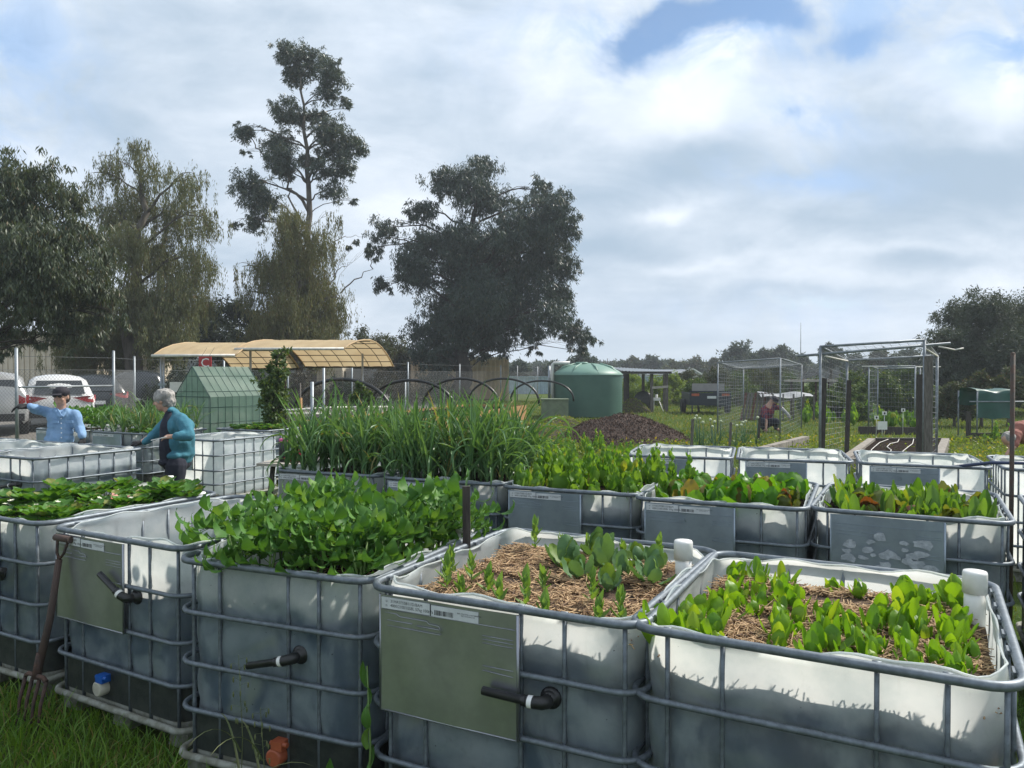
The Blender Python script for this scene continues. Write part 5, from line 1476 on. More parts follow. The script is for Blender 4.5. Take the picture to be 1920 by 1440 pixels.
for y in (0, dp):
    mb = MB(); mb.add([(-hw_, y, 0), (hw_, y, 0), (hw_, y, ze), (0, y, zr), (-hw_, y, ze)], [(0, 1, 2, 3, 4)]); link('end_cover', mb.mesh('end_cover', M['gh']), t)
    mb = MB(); e = -.012 if y == 0 else .012
    mb.tube([(-hw_, y + e, 0), (-hw_, y + e, ze), (0, y + e, zr), (hw_, y + e, ze), (hw_, y + e, 0)], .009, 5); mb.tube([(-hw_, y + e, ze), (hw_, y + e, ze)], .007, 4); link('end_frame', mb.mesh('end_frame', M['ghbar']), t)
for k in range(1, 7):
    z = k * .27; w_ = hw_ if z < ze else hw_ * (zr - z) / (zr - ze)
    mb = MB(); mb.tube([(-w_, -.013, z), (w_, -.013, z)], .0045, 4); link('mesh_bar', mb.mesh('mesh_bar', M['ghbar']), t)
    mb = MB(); mb.tube([(w_ + .008, 0, z), (w_ + .008, dp, z)], .0045, 4); link('mesh_bar', mb.mesh('mesh_bar', M['ghbar']), t)
for k in range(-3, 4):
    x = k * .14; zt = zr - (zr - ze) * abs(x) / hw_
    mb = MB(); mb.tube([(x, -.013, 0), (x, -.013, zt)], .0045, 4); link('mesh_bar', mb.mesh('mesh_bar', M['ghbar']), t)
for k in range(1, 8):
    y = dp * k / 8
    mb = MB(); mb.tube([(hw_ + .008, y, 0), (hw_ + .008, y, ze), (.004, y, zr + .006), (-hw_ - .008, y, ze), (-hw_ - .008, y, 0)], .0045, 4); link('mesh_bar', mb.mesh('mesh_bar', M['ghbar']), t)
M['redsign'] = mat('red_board', (.42, .03, .035), (.33, .03, .03), .5, 0, 12, 0)
cy_ = 16.4
t = empty('letter_board', at(385, 688, cy_), 0, 'red board with a white letter C hanging under the canopy edge', 'sign')
mb = MB(); mb.box((0, 0, .10), (.27, .02, .25)); link('board', mb.mesh('board', M['redsign']), t)
cm = text_mesh('C', .27, M['white'], 'CENTER'); link('letter', cm, t, (0, -.014, .0), (R(90), 0, 0))
mb = MB(); mb.tube([(-.08, 0, .22), (-.08, .3, .42)], .004, 4); mb.tube([(.08, 0, .22), (.08, .3, .42)], .004, 4); link('hanger', mb.mesh('hanger', M['canframe']), t)
# white signs on the fence
for px, py, w_, h_, lab in ((437, 722, .55, .28, 'white sign panel to the right of the mesh greenhouse'), (331, 726, .32, .24, 'white sign panel to the left of the mesh greenhouse')):
    mb = MB(); mb.box((0, 0, 0), (w_, .01, h_)); tag(mb.obj('sign_panel', M['white'], None, loc=at(px, py, 18.2 if px > 400 else 18)), lab, 'sign')

# leafy climber on a stake
cl = [(520, 665, 14), (512, 690, 18), (528, 700, 16), (508, 720, 20), (522, 745, 20), (505, 760, 18), (515, 790, 20), (536, 655, 8, .6), (500, 740, 16), (526, 775, 14)]
tree('leafy_sapling', 'tall leafy sapling in front of the canopy', 'sapling', 12, [(515, 790), (515, 720), (522, 655)], .02, cl, 5200, .065, .035, .2, M['olive'], M['bark'], 120, 20, depth=1.0)
tree('leafy_sapling', 'small green sapling between the black hoops', 'sapling', 14, [(678, 790), (678, 740)], .014, [(676, 735, 14), (665, 745, 11), (688, 744, 11), (680, 765, 12), (676, 722, 8)], 1500, .065, .035, .2, M['olive'], M['bark'], 121, 20)

# ------------------------------------------------------------------ raised beds with black hoops
M['orangewood'] = mat('orange_timber', (.42, .24, .09), (.30, .17, .07), .75, 0, 6, .3, stretch=(1, 8, 8))
bx0, by0 = at(640, 700, 14.5).x, 14.5
def bedpt(s_, u, z): # s along the bed, u across
    dx, dy = .316, .949
    return Vector((bx0 + s_ * dx + u * dy, by0 + s_ * dy - u * dx, z))
t = empty('timber_bed', bedpt(0, 0, 0), 0, 'raised bed of orange timber boards behind the garlic', 'garden bed')
o = t.location
for z in (.24, .44, .64):
    for (a, b) in ((bedpt(0, -1, z), bedpt(0, .95, z)), (bedpt(8.6, -1, z), bedpt(8.6, .95, z)), (bedpt(0, -1, z), bedpt(4.2, -1, z)), (bedpt(4.3, -1, z), bedpt(8.6, -1, z)), (bedpt(0, .95, z), bedpt(4.2, .95, z)), (bedpt(4.3, .95, z), bedpt(8.6, .95, z))):
        mb = MB(); mb.beam(a - o, b - o, .045, .20); link('board', mb.mesh('board', M['orangewood']), t)
mb = MB(); mb.add([bedpt(0, -.98, .68) - o, bedpt(0, .93, .68) - o, bedpt(8.6, .93, .68) - o, bedpt(8.6, -.98, .68) - o], [(0, 1, 2, 3)]); link('soil', mb.mesh('soil', M['soil']), t)
for i, (px, pk, wpx, yd) in enumerate(((640, 711, 196, 15.2), (770, 713, 168, 17.6), (864, 710, 142, 20.6), (944, 710, 128, 24.0), (1016, 714, 112, 27.5))):
    c = at(px, pk, yd); rw = wpx / 2 * yd / F; z0 = .68
    mb = MB(); pts = []
    for k in range(21):
        a = math.pi * k / 20
        pts.append(Vector((-math.cos(a) * rw * 1.04, math.cos(a) * rw * .30, z0 + (c.z - z0) * math.sin(a) ** .85)) + Vector((c.x, yd, 0)))
    tag(mb.tube(pts, .036, 8).obj('pipe_hoop', M['black']), ['first and widest black pipe hoop, left, over the timber bed', 'second black pipe hoop from the left over the timber bed', 'third black pipe hoop in front of the gum trunk', 'fourth black pipe hoop in front of the tan container', 'last black pipe hoop next to the water tank'][i], 'hoop', 'black pipe hoops')
mb = MB(); a_, b_ = at(500, 772, 13.6), at(735, 763, 15.5); mb.tube([a_, (a_ + b_) / 2 + Vector((0, 0, .03)), b_], .022, 6); mb.tube([a_ + Vector((0, 0, -.03)), at(620, 776, 14)], .016, 6)
tag(mb.obj('white_hose', M['rail_white']), 'long white hose lying along the top of the timber bed', 'hose')
for px, py, yd, top, rad, mk, lab in ((585, 716, 13.5, 0, .030, 'post', 'grey steel post at the corner of the timber bed'), (607, 690, 13.8, 0, .022, 'post', 'thin grey post right of the corner post'), (563, 718, 12.4, 0, .012, 'old_wood', 'thin wooden stake left of the timber bed'), (760, 716, 20, 0, .02, 'post', 'thin grey stake in the middle of the hoops')):
    p = at(px, py, yd); mb = MB(); mb.tube([(0, 0, 0), (0, 0, p.z)], rad, 8); tag(mb.obj('stake', M[mk], None, loc=(p.x, yd, 0)), lab, 'stake')
# square wire trellis by the hoops
t = empty('square_mesh_trellis', (at(600, 700, 14.2).x, 14.2, 0), 0, 'square-mesh wire panel standing left of the hoops', 'wire panel')
mb = MB()
for k in range(9): mb.tube([(-.42 + k * .105, 0, .8), (-.42 + k * .105, 0, 1.72)], .0035, 3)
for k in range(7): mb.tube([(-.42, 0, .84 + k * .145), (.42, 0, .84 + k * .145)], .0035, 3)
o = link('wire_grid', mb.mesh('wire_grid', M['canframe']), t); o['kind'] = 'stuff'

# ------------------------------------------------------------------ picnic table with things on it
t = empty('trestle_table', (-2.28, 8.35, 0), R(-8), 'pale trestle table behind the garlic planter', 'table')
M['tabletop'] = mat('pale_table', (.42, .38, .33), (.33, .30, .26), .7, 0, 8, .1)
for k in range(4):
    mb = MB(); mb.box((.1, -.25 + k * .15, .705), (.95, .14, .03)); link('board', mb.mesh('board', M['tabletop']), t)
for sx in (-.28, .48):
    for sy in (-1, 1):
        mb = MB(); mb.beam((sx, sy * .30, 0), (sx, sy * .12, .69), .04, .04); link('leg', mb.mesh('leg', M['dark_wood']), t)
mb = MB(); mb.lathe([(.045, 0), (.045, .20), (.04, .205)], 16); can = tag(mb.obj('canister', M['dull_black'], None, loc=(-2.46, 8.25, .725)), 'black cylindrical canister with a pink lid on the trestle table', 'canister')
M['pink'] = mat('pink_plastic', (.6, .10, .28), None, .5, 0, 9, 0)
mb = MB(); mb.lathe([(.046, 0), (.046, .03), (.04, .035)], 14); mb.obj('canister_lid', M['pink'], can, loc=(0, 0, .207))
M['redbag2'] = mat('red_cloth', (.34, .012, .03), (.25, .01, .02), .7, 0, 9, .2)
mb = MB(); mb.grid(lambda u, v_: (-.13 + .30 * u + .02 * v_, .10 * math.sin(3.1 * v_) - .05, .0 + (.07 + .13 * u) * v_ + .01 * math.sin(9 * u)), 10, 8); mb.grid(lambda u, v_: (.17 - .30 * u, .10 * math.sin(3.1 * v_) * -1 + .05, (.20 - .13 * u) * v_), 10, 8)
tag(mb.obj('red_bag', M['redbag2'], None, loc=(-2.31, 8.25, .722)), 'dark red cloth bag on the trestle table', 'bag')
M['clearbox'] = translucent_mat('clear_tub', (.6, .62, .62), .5, .3)
mb = MB(); mb.lathe([(.06, 0), (.085, .13), (.088, .13)], 4, capt=False); tag(mb.obj('clear_tub', M['clearbox'], None, loc=(-2.10, 8.22, .722)), 'clear plastic tub at the right end of the trestle table', 'tub')
M['lime'] = mat('lime_plastic', (.25, .60, .05), None, .5, 0, 9, 0)
mb = MB(); mb.box((0, 0, .05), (.05, .05, .10)); mb.tube([(0, 0, .1), (0, 0, .13)], .015, 8); tag(mb.obj('spray_bottle', M['lime'], None, loc=at(571, 818, 9.0)), 'lime green bottle half hidden by the garlic leaves', 'bottle')
mb = MB(); mb.tube([(0, 0, 0), (0, 0, 1.35)], .018, 6); tag(mb.obj('wooden_stake', M['orangewood'], None, loc=(at(564, 700, 10).x, 10, 0)), 'bright new timber stake left of the garlic', 'stake')

# distant treeline
r_ = np.random.default_rng(77); n = 60000
for (pa, pb, yd, hmin, hmax, lab) in ((930, 1960, 135, 1.9, 4.6, 'low dark treeline along the horizon on the right'), (-100, 950, 150, 2.5, 6.5, 'low dark treeline behind the shed and the gums')):
    px = r_.uniform(pa, pb, n); yy = yd + r_.uniform(-4, 4, n)
    top = hmin + (hmax - hmin) * np.array([.5 + .5 * mnoise.noise(Vector((p * .018, 3.0, 0))) + .25 * mnoise.noise(Vector((p * .07, 9.0, 0))) for p in px])
    P = np.stack([(px - CX) / F * yy, yy, np.abs(top) * r_.uniform(0, 1, n) ** .6], 1)
    v, f = leaf_cloud(P, .75, .35, .1, 5)
    tag(link('treeline', np_mesh('treeline', v, f, M['fartree'])), lab, 'treeline', kind='stuff')
# ------------------------------------------------------------------ water tank
M['tank'] = mat('green_tank', (.055, .125, .098), (.048, .11, .086), .5, 0, 2, .03)
M['tank_roof'] = mat('pale_green_tank_roof', (.15, .27, .22), (.13, .24, .19), .5, 0, 2, .03)
M['pvc'] = mat('pale_pvc', (.62, .62, .60), (.55, .55, .53), .4, 0, 6, 0)
ty = 30.0
tc_ = at(1102, 700, ty)
t = empty('water_tank', (tc_.x, ty, 0), 0, 'large green round water tank with a shallow domed roof', 'water tank')
rt = 64 * ty / F; zw = CAMZ - 2 * ty / F
prof = [(rt, 0)]
for k in range(1, 19):
    z = zw * k / 18; prof += [(rt + .012, z - zw / 36), (rt, z)]
mb = MB(); mb.lathe(prof, 56, capt=False); link('wall', mb.mesh('wall', M['tank']), t)
zt = CAMZ + 19 * ty / F
mb = MB(); mb.lathe([(rt + .03, zw - .03), (rt + .03, zw), (rt * .92, zw + (zt - zw) * .28), (rt * .75, zw + (zt - zw) * .58), (rt * .5, zw + (zt - zw) * .84), (rt * .25, zt - .02), (.02, zt)], 56, capb=False); link('roof', mb.mesh('roof', M['tank_roof']), t)
for a in range(0, 360, 45):
    c_, s_ = math.cos(R(a + 12)), math.sin(R(a + 12))
    mb = MB(); mb.tube([(rt * .98 * c_, rt * .98 * s_, zw + .01), (rt * .75 * c_, rt * .75 * s_, zw + (zt - zw) * .62), (rt * .4 * c_, rt * .4 * s_, zt - .03)], [.035, .05, .04], 6); link('roof_rib', mb.mesh('roof_rib', M['tank_roof']), t)
mb = MB(); mb.lathe([(.25, zt - .05), (.25, zt + .02), (.2, zt + .04)], 20, (-.25, -.2, 0)); link('hatch', mb.mesh('hatch', M['tank_roof']), t)
dx = (1036 - 1102) * ty / F
mb = MB(); mb.tube([(dx - .02, -.35, .6), (dx - .02, -.35, CAMZ + 17 * ty / F), (dx + .05, -.35, CAMZ + 19 * ty / F), (dx + .65, -.3, CAMZ + 19.5 * ty / F)], .065, 10); link('downpipe', mb.mesh('downpipe', M['pvc']), t)
mb = MB(); mb.tube([(dx - .14, -.2, .6), (dx - .14, -.2, CAMZ + 14 * ty / F)], .05, 8); link('overflow_pipe', mb.mesh('overflow_pipe', M['post']), t)
M['khaki'] = mat('khaki_box', (.16, .20, .13), (.12, .15, .10), .6, 0, 5, .1)
mb = MB(); mb.box((0, 0, .35), (.95, .8, .70)); mb.box((0, 0, .72), (1.0, .85, .05)); tag(mb.obj('pump_box', M['khaki'], None, loc=(at(1040, 700, 28).x, 28, 0)), 'olive pump box in front of the left side of the water tank', 'box')

# ------------------------------------------------------------------ mulch mound and compost
M['mulch'] = mat('dark_mulch', (.075, .046, .034), (.036, .023, .018), .95, 0, 14, 1.0, 40, dist=.05)
M['chips'] = island_mat('bark_chips', (.13, .075, .052), (.05, .03, .024), .85)
def heap(label, c, rx, ry, h, seed, rot=0.0, mk='mulch', chip='chips', nch=7000, nm='mulch_heap'):
    t = empty(nm, c, rot, label, 'heap')
    def hz(x, y):
        d = math.sqrt((x / rx) ** 2 + (y / ry) ** 2); k = max(0, 1 - d)
        return h * (1 - (1 - k) ** 1.7 if k > 0 else 0) * (1 + .16 * mnoise.noise(Vector((x * 1.6 + seed, y * 1.6, 0)))) + .03 * mnoise.noise(Vector((x * 6, y * 6, seed)))
    mb = MB()
    def fn(u, v_):
        a = 2 * math.pi * u; r_ = v_ * (1 + .12 * mnoise.noise(Vector((math.cos(a) * 1.5, math.sin(a) * 1.5, seed))))
        x, y = math.cos(a) * rx * r_, math.sin(a) * ry * r_
        return (x, y, hz(x, y) * (1 if v_ < .98 else 0) - (.03 if v_ > .97 else 0))
    mb.grid(fn, 72, 26); link('mound', mb.mesh('mound', M[mk]), t)
    r_ = np.random.default_rng(seed); a = r_.uniform(0, 2 * np.pi, nch); q = r_.uniform(0, 1, nch) ** .5 * .97
    P = np.stack([np.cos(a) * rx * q, np.sin(a) * ry * q, np.zeros(nch)], 1)
    P[:, 2] = [hz(p[0], p[1]) + .012 for p in P]
    v, f = leaf_cloud(P, .06, .028, 0, seed, up=.1)
    link('bark_chips', np_mesh('bark_chips', v, f, M[chip]), t)['kind'] = 'stuff'
    return t
heap('long heap of dark brown bark mulch in front of the water tank', (at(1165, 700, 19.0).x, 19.0, 0), 1.75, 1.5, .62, 5)
M['compost'] = mat('rotting_compost', (.07, .06, .03), (.04, .03, .02), .95, 0, 9, 1.0, 30, dist=.05)
heap('low compost heap with rotting plants at the foot of the pump box', (at(1050, 700, 22.0).x, 22.0, 0), 1.0, 1.2, .42, 9, 0, 'compost', 'weed', 2500, 'compost_heap')
heap('low compost heap covered in weeds left of the mulch', (at(1010, 700, 19.5).x, 19.5, 0), 1.3, 1.3, .40, 12, 0, 'compost', 'weed', 3000, 'compost_heap')
# rank weeds on the open ground right of the garlic
r3 = random.Random(5)
for i in range(46):
    px, py = r3.uniform(1000, 1190), r3.uniform(838, 900)
    p = gnd(px, py)
    if in_bins(np.array([[p.x, p.y, 0]]), .1)[0]: continue
    tag(link('wild_mustard', BO[r3.choice((0, 1, 1, 2))], None, p, (0, 0, r3.uniform(0, 6)), r3.uniform(1.0, 1.7)), 'rank yellow-green weed on the ground behind the bolting greens', 'weed', 'weeds on the open ground')

# ------------------------------------------------------------------ shelter, trailer, boards, house
sy = 33.0
t = empty('open_shelter', (at(1210, 700, sy).x, sy, 0), 0, 'low open shelter on wooden posts right of the water tank', 'shelter')
ox = t.location.x
for px, yd in ((1172, 33.0), (1177, 35), (1206, 35.5), (1222, 33), (1250, 33), (1246, 35)):
    p = at(px, 700, yd); mb = MB(); mb.box((p.x - ox, yd - sy, .82), (.12, .12, 1.64)); link('post', mb.mesh('post', M['dark_wood'] if px < 1200 else M['old_wood']), t)
for k in range(4):
    mb = MB(); x0, x1 = at(1163, 700, sy).x - ox, at(1256, 700, sy).x - ox; y0 = -.4 + k * .9
    mb.grid(lambda u, v_: (x0 + (x1 - x0) * u, y0 + .9 * v_, 1.80 - .12 * u + .015 * math.sin(u * 90) + .05 * (y0 + .9 * v_)), 120, 1); link('roof_sheet', mb.mesh('roof_sheet', M['post']), t)
mb = MB(); mb.box(((x0 + x1) / 2, -.36, 1.70), (x1 - x0, .05, .10)); link('beam', mb.mesh('beam', M['dark_wood']), t)
mb = MB(); mb.beam((at(1222, 700, sy).x - ox, -.08, 1.05), (at(1252, 700, sy).x - ox, -.08, 1.10), .04, .10); link('rail', mb.mesh('rail', M['tabletop']), t)
mb = MB(); mb.lathe([(.02, -.05), (.40, -.05), (.45, .0), (.40, .05), (.02, .05)], 24, rot=Matrix.Rotation(R(80), 3, 'X')); tag(mb.obj('cable_drum', M['dull_black'], None, loc=(at(1207, 700, 33.6).x, 33.6, .45)), 'dark round drum lid leaning inside the open shelter', 'drum')
mb = MB(); mb.box((0, 0, .55), (.30, .25, .12)); mb.tube([(0, 0, .6), (0, 0, .75)], .06, 8); mb.tube([(.1, 0, .5), (.25, -.1, .1), (.3, -.1, .0)], .02, 6); mb.tube([(-.1, 0, .5), (-.12, 0, .0)], .02, 6)
tag(mb.obj('white_machine', M['white'], None, loc=(at(1231, 700, 33.2).x, 33.2, 0)), 'small white machine by the shelter post', 'machine')
heap('brownish pile of cut greenery under the shelter', (at(1188, 700, 33.0).x, 33.0, 0), .75, .7, .60, 15, 0, 'compost', 'weed', 1500, 'cuttings_heap')
ty2 = 31.0
t = empty('box_trailer', (at(1332, 700, ty2).x, ty2, 0), R(-4), 'dark blue box trailer with orange tail lights on the lawn', 'trailer')
M['navy'] = mat('navy_trailer', (.012, .02, .035), (.02, .028, .04), .4, 0, 6, .05)
mb = MB(); mb.box((0, .0, .62), (1.62, .05, .50)); mb.box((0, .03, .93), (1.66, .04, .05)); link('tailgate', mb.mesh('tailgate', M['navy']), t)
mb = MB(); mb.box((-.80, 1.1, .64), (.05, 2.2, .46)); mb.box((.80, 1.1, .64), (.05, 2.2, .46)); mb.box((0, 2.2, .64), (1.6, .05, .46)); mb.box((0, 1.1, .40), (1.6, 2.2, .05)); link('tray', mb.mesh('tray', M['navy']), t)
mb = MB(); mb.box((0, .5, 1.10), (1.30, .06, .30)); link('load_board', mb.mesh('load_board', M['grey_panel']), t)
for sx in (-.60, .60):
    mb = MB(); mb.box((sx, -.04, .80), (.30, .04, .10)); link('tail_light', mb.mesh('tail_light', M['orange_cap']), t)
    mb = MB(); mb.lathe([(.18, -.08), (.30, -.08), (.30, .08), (.18, .08)], 20, (sx * 1.52, 1.15, .30), rot=Matrix.Rotation(R(90), 3, 'Y')); link('wheel', mb.mesh('wheel', M['rubber']), t)
    mb = MB(); mb.tube([(sx * 1.2, .0, .38), (sx * 1.2, .0, .05)], .03, 6); link('prop_leg', mb.mesh('prop_leg', M['navy']), t)
mb = MB(); mb.box((.05, -.035, .70), (.36, .015, .10)); link('number_plate', mb.mesh('number_plate', M['label']), t)
M['redwood'] = mat('red_brown_board', (.14, .06, .045), (.09, .04, .03), .85, 0, 6, .3)
t = empty('leaning_boards', (at(1418, 700, 27).x, 27, 0), 0, 'row of brown boards leaning to the right behind the wire cage', 'boards')
for k in range(9):
    mb = MB(); x = -.52 + k * .115; mb.beam((x, 0, .02), (x + .24, .25, .98), .085, .03, (0, 1, 0)); link('board', mb.mesh('board', (M['redwood'], M['old_wood'], M['old_wood'])[k % 3]), t)
M['greysheet'] = mat('grey_sheeting', (.33, .34, .35), (.24, .25, .26), .5, 0, 5, .3)
t = empty('sheeted_frame', (at(1478, 700, 27).x, 27, 0), 0, 'pale sheeting over a low frame behind the crouching person', 'sheeting')
mb = MB(); mb.grid(lambda u, v_: ((u - .5) * 1.9, .9 * v_, .98 + .04 * math.sin(9 * u + 3 * v_) - .3 * abs(v_ - .5)), 20, 8); link('sheet', mb.mesh('sheet', M['greysheet']), t)
for k in range(6):
    mb = MB(); mb.box((-.9 + k * .36, -.02, .48), (.05, .03, .92)); link('slat', mb.mesh('slat', M['old_wood']), t)
M['grey_roof'] = mat('grey_house_roof', (.20, .22, .25), (.17, .19, .22), .6, 0, 2, .05)
M['housewall'] = mat('pale_house_wall', (.38, .40, .38), None, .8, 0, 2, .05)
hy = 75.0
t = empty('house', (at(1262, 700, hy).x, hy, 0), 0, 'distant low house with grey roof and white gable trim', 'house')
mb = MB(); mb.box((0, 3, .85), (4.6, 6, 1.7)); mb.add([(2.31, .0, 1.7), (2.31, 3.0, 2.35), (2.31, 6.0, 1.7)], [(0, 1, 2)]); link('wall', mb.mesh('wall', M['housewall']), t)
zb_, zt_ = CAMZ + -4 * hy / F + .15, CAMZ + 5.5 * hy / F
mb = MB(); x0, x1 = -2.5, 1.2
mb.add([(-2.6, -.2, 1.55), (1.0, -.2, 1.55), (1.5, 1.5, 2.05), (-2.0, 3, 2.05)], [(0, 1, 2, 3)])
mb.add([(.9, -.3, 1.5), (1.9, -.3, 2.08), (1.9, 6, 2.08), (.9, 6, 1.5)], [(0, 1, 2, 3)]); mb.add([(2.9, -.3, 1.5), (1.9, -.3, 2.08), (1.9, 6, 2.08), (2.9, 6, 1.5)], [(3, 2, 1, 0)]); link('roof', mb.mesh('roof', M['grey_roof']), t)
mb = MB(); mb.add([(1.0, -.28, 1.5), (1.9, -.28, 2.05), (2.8, -.28, 1.5)], [(0, 1, 2)]); link('gable', mb.mesh('gable', M['housewall']), t)
mb = MB(); mb.beam((.85, -.33, 1.48), (1.9, -.33, 2.1), .05, .12); mb.beam((1.9, -.33, 2.1), (2.95, -.33, 1.48), .05, .12); mb.box((1.95, -.35, 1.30), (.8, .03, .22)); link('gable_trim', mb.mesh('gable_trim', M['white']), t)
# masts
for px, y0, yd, rad, lab in ((1501, 605, 120, .10, 'thin radio mast rising behind the far gums'), (1139, 672, 110, .12, 'distant power pole left of the shelter')):
    p = at(px, y0, yd); mb = MB(); mb.tube([(0, 0, 0), (0, 0, p.z * .5), (0, 0, p.z)], [rad, rad * .8, rad * .4], 6)
    if px < 1200: mb.box((0, 0, p.z - .5), (1.6, .1, .1))
    tag(mb.obj('mast' if px > 1200 else 'power_pole', M['old_wood'] if px < 1200 else M['post'], None, loc=(p.x, yd, 0)), lab, 'mast' if px > 1200 else 'power pole')
# rail-like structure beyond the cage
t = empty('rusty_stand', (at(1520, 700, 30).x, 30, 0), 0, 'rusty tall frame with a deck behind the wire cage', 'frame')
mb = MB()
for x in (-.75, -.3, .2, .7): mb.box((x, 0, .7), (.06, .06, 1.5))
link('upright', mb.mesh('upright', M['rust']), t)['kind'] = 'stuff'
mb = MB(); mb.box((0, 0, 1.38), (1.9, .5, .08)); link('deck', mb.mesh('deck', M['tabletop']), t)

# ------------------------------------------------------------------ wire cages and trellises
M['cagew'] = metal_mat('cage_wire', (.26, .28, .30), (.2, .22, .24), .45, .6, 12, .5)
M['cagebar'] = metal_mat('cage_tube', (.28, .31, .34), (.18, .20, .22), .45, .65, 12, .5)
def wire_grid(mb, a, b, c, d_, nu, nv, r_=.0025, sag=.0):
    a, b, c, d_ = map(Vector, (a, b, c, d_)); rr = random.Random(nu * nv)
    for i in range(nu + 1):
        u = i / nu; p, q = a.lerp(b, u), d_.lerp(c, u); m_ = (p + q) / 2 + Vector((rr.gauss(0, .012), rr.gauss(0, .012), -sag)); mb.tube([p, m_, q], r_, 3, cap=False)
    for j in range(nv + 1):
        v_ = j / nv; p, q = a.lerp(d_, v_), b.lerp(c, v_); m_ = (p + q) / 2 + Vector((rr.gauss(0, .012), rr.gauss(0, .012), -sag)); mb.tube([p, m_, q], r_, 3, cap=False)

def frame(name, label, posts, tops, walls, rad=.024, mesh=(14, 12), roof=True, extra=()):
    o = Vector((posts[0].x, posts[0].y, 0)); t = empty(name, o, 0, label, 'wire cage')
    for p, z in zip(posts, tops):
        mb = MB(); mb.tube([p - o, Vector((p.x, p.y, z)) - o], rad, 8); link('post', mb.mesh('post', M['cagebar']), t)
    T = [Vector((p.x, p.y, z)) - o for p, z in zip(posts, tops)]; B_ = [p - o for p in posts]
    for i in range(len(T)):
        mb = MB(); mb.tube([T[i], T[(i + 1) % len(T)]], rad * .9, 8); link('top_tube', mb.mesh('top_tube', M['cagebar']), t)
    if roof:
        mb = MB(); wire_grid(mb, T[0], T[1], T[2], T[3], mesh[0], mesh[0], .0028, .05); link('roof_mesh', mb.mesh('roof_mesh', M['cagew']), t)['kind'] = 'stuff'
    for i, j in walls:
        mb = MB(); wire_grid(mb, B_[i] + Vector((0, 0, .1)), B_[j] + Vector((0, 0, .1)), T[j], T[i], mesh[0], mesh[1]); link('wall_mesh', mb.mesh('wall_mesh', M['cagew']), t)['kind'] = 'stuff'
    for a, b, r_, m_ in extra:
        mb = MB(); mb.tube([Vector(p) - o for p in (a, b)], r_, 8); link('brace_tube', mb.mesh('brace_tube', m_), t)
    return t
def gp(px, yd, z=0): return Vector(((px - CX) / F * yd, yd, z))
frame('wire_cage', 'wire mesh garden cage with flat roof in front of the crouching person', [gp(1346, 21), gp(1463, 19), gp(1503, 23), gp(1394, 26)], [CAMZ + 20 * 21 / F, CAMZ + 28 * 19 / F, CAMZ + 16 * 23 / F, CAMZ + 9 * 26 / F], [(0, 1), (1, 2), (0, 3)], .020, (26, 18))
p_ = [gp(1538, 13), gp(1733, 12.27), gp(1757, 14.0), gp(1588, 14.8)]; z_ = [CAMZ + 50 * 13 / F, CAMZ + 62 * 12.27 / F, CAMZ + 33 * 14 / F, CAMZ + 24 * 14.8 / F]
f_ = frame('trellis_cage', 'tall wire trellis cage with dark timber uprights before the soil bed', p_, z_, [(0, 3), (1, 2)], .024, (12, 20), True,
           ((at(1495, 668, 13.2), at(1782, 644, 12.1), .022, M['cagebar']), (at(1760, 650, 12.3), at(1790, 656, 12.4), .012, M['rail_white']), (at(1790, 656, 12.4), at(1806, 653, 12.4), .012, M['rail_white']),
            (at(1590, 677, 14.8), at(1547, 668, 13), .014, M['rail_white']), (at(1758, 668, 14), at(1735, 654, 12.3), .014, M['rail_white'])))
for px, yb, top, w_, mk, lab in ((1541, 13.1, 709, .085, 'dark_wood', 'front left dark timber upright of the trellis'), (1588, 14.6, 713, .075, 'dark_wood', 'leaning dark timber upright at the back left of the trellis'), (1724, 12.9, 702, .09, 'dark_wood', 'dark timber upright left of the trellis corner post'),
                                (1741, 12.2, 668, .12, 'old_wood', 'thick weathered timber upright at the right of the trellis')):
    p = gp(px, yb); tp_ = at(px + (4 if px < 1600 else 0), top, yb)
    mb = MB(); mb.beam((0, 0, 0), tp_ - p, w_, .04, (0, 1, 0)); tag(mb.obj('timber_upright', M[mk], None, loc=p), lab, 'timber post')
frame('small_wire_cage', 'small wire frame with green plants behind the soil bed', [gp(1629, 22), gp(1716, 21.2), gp(1725, 23.5), gp(1646, 24)], [CAMZ + 13 * 22 / F, CAMZ + 13 * 21.2 / F, CAMZ + 10 * 23.5 / F, CAMZ + 9 * 24 / F], [(0, 3), (0, 1)], .022, (14, 14), False,
      ((at(1616, 687, 22), at(1764, 688, 21), .014, M['rail_white']),))

# ------------------------------------------------------------------ soil bed with hoses
M['kerb'] = mat('pale_old_sleeper', (.30, .27, .23), (.18, .16, .14), .9, 0, 9, .5)
B4 = [gnd(1590, 850, .2), gnd(1636, 823, .2), gnd(1774, 823, .2), gnd(1753, 850, .2)]
dn_ = Vector((-.50, -1.0, 0))
B4[0] = B4[0] + dn_; B4[3] = B4[3] + dn_
t = empty('soil_bed', (B4[0].x, B4[0].y, 0), 0, 'rectangular bed of bare dark soil edged with pale sleepers', 'garden bed'); o = t.location
mb = MB(); mb.add([(p.x - o.x, p.y - o.y, .17) for p in B4], [(3, 2, 1, 0)]); link('soil', mb.mesh('soil', M['soil']), t)
for i in range(4):
    a, b = B4[i] - Vector((o.x, o.y, 0)), B4[(i + 1) % 4] - Vector((o.x, o.y, 0)); a.z = b.z = .11
    e = (b - a).normalized() * .09
    mb = MB(); mb.beam(a + e, b - e, .15, .22); link('sleeper', mb.mesh('sleeper', M['kerb'] if i != 1 else M['dark_wood']), t)
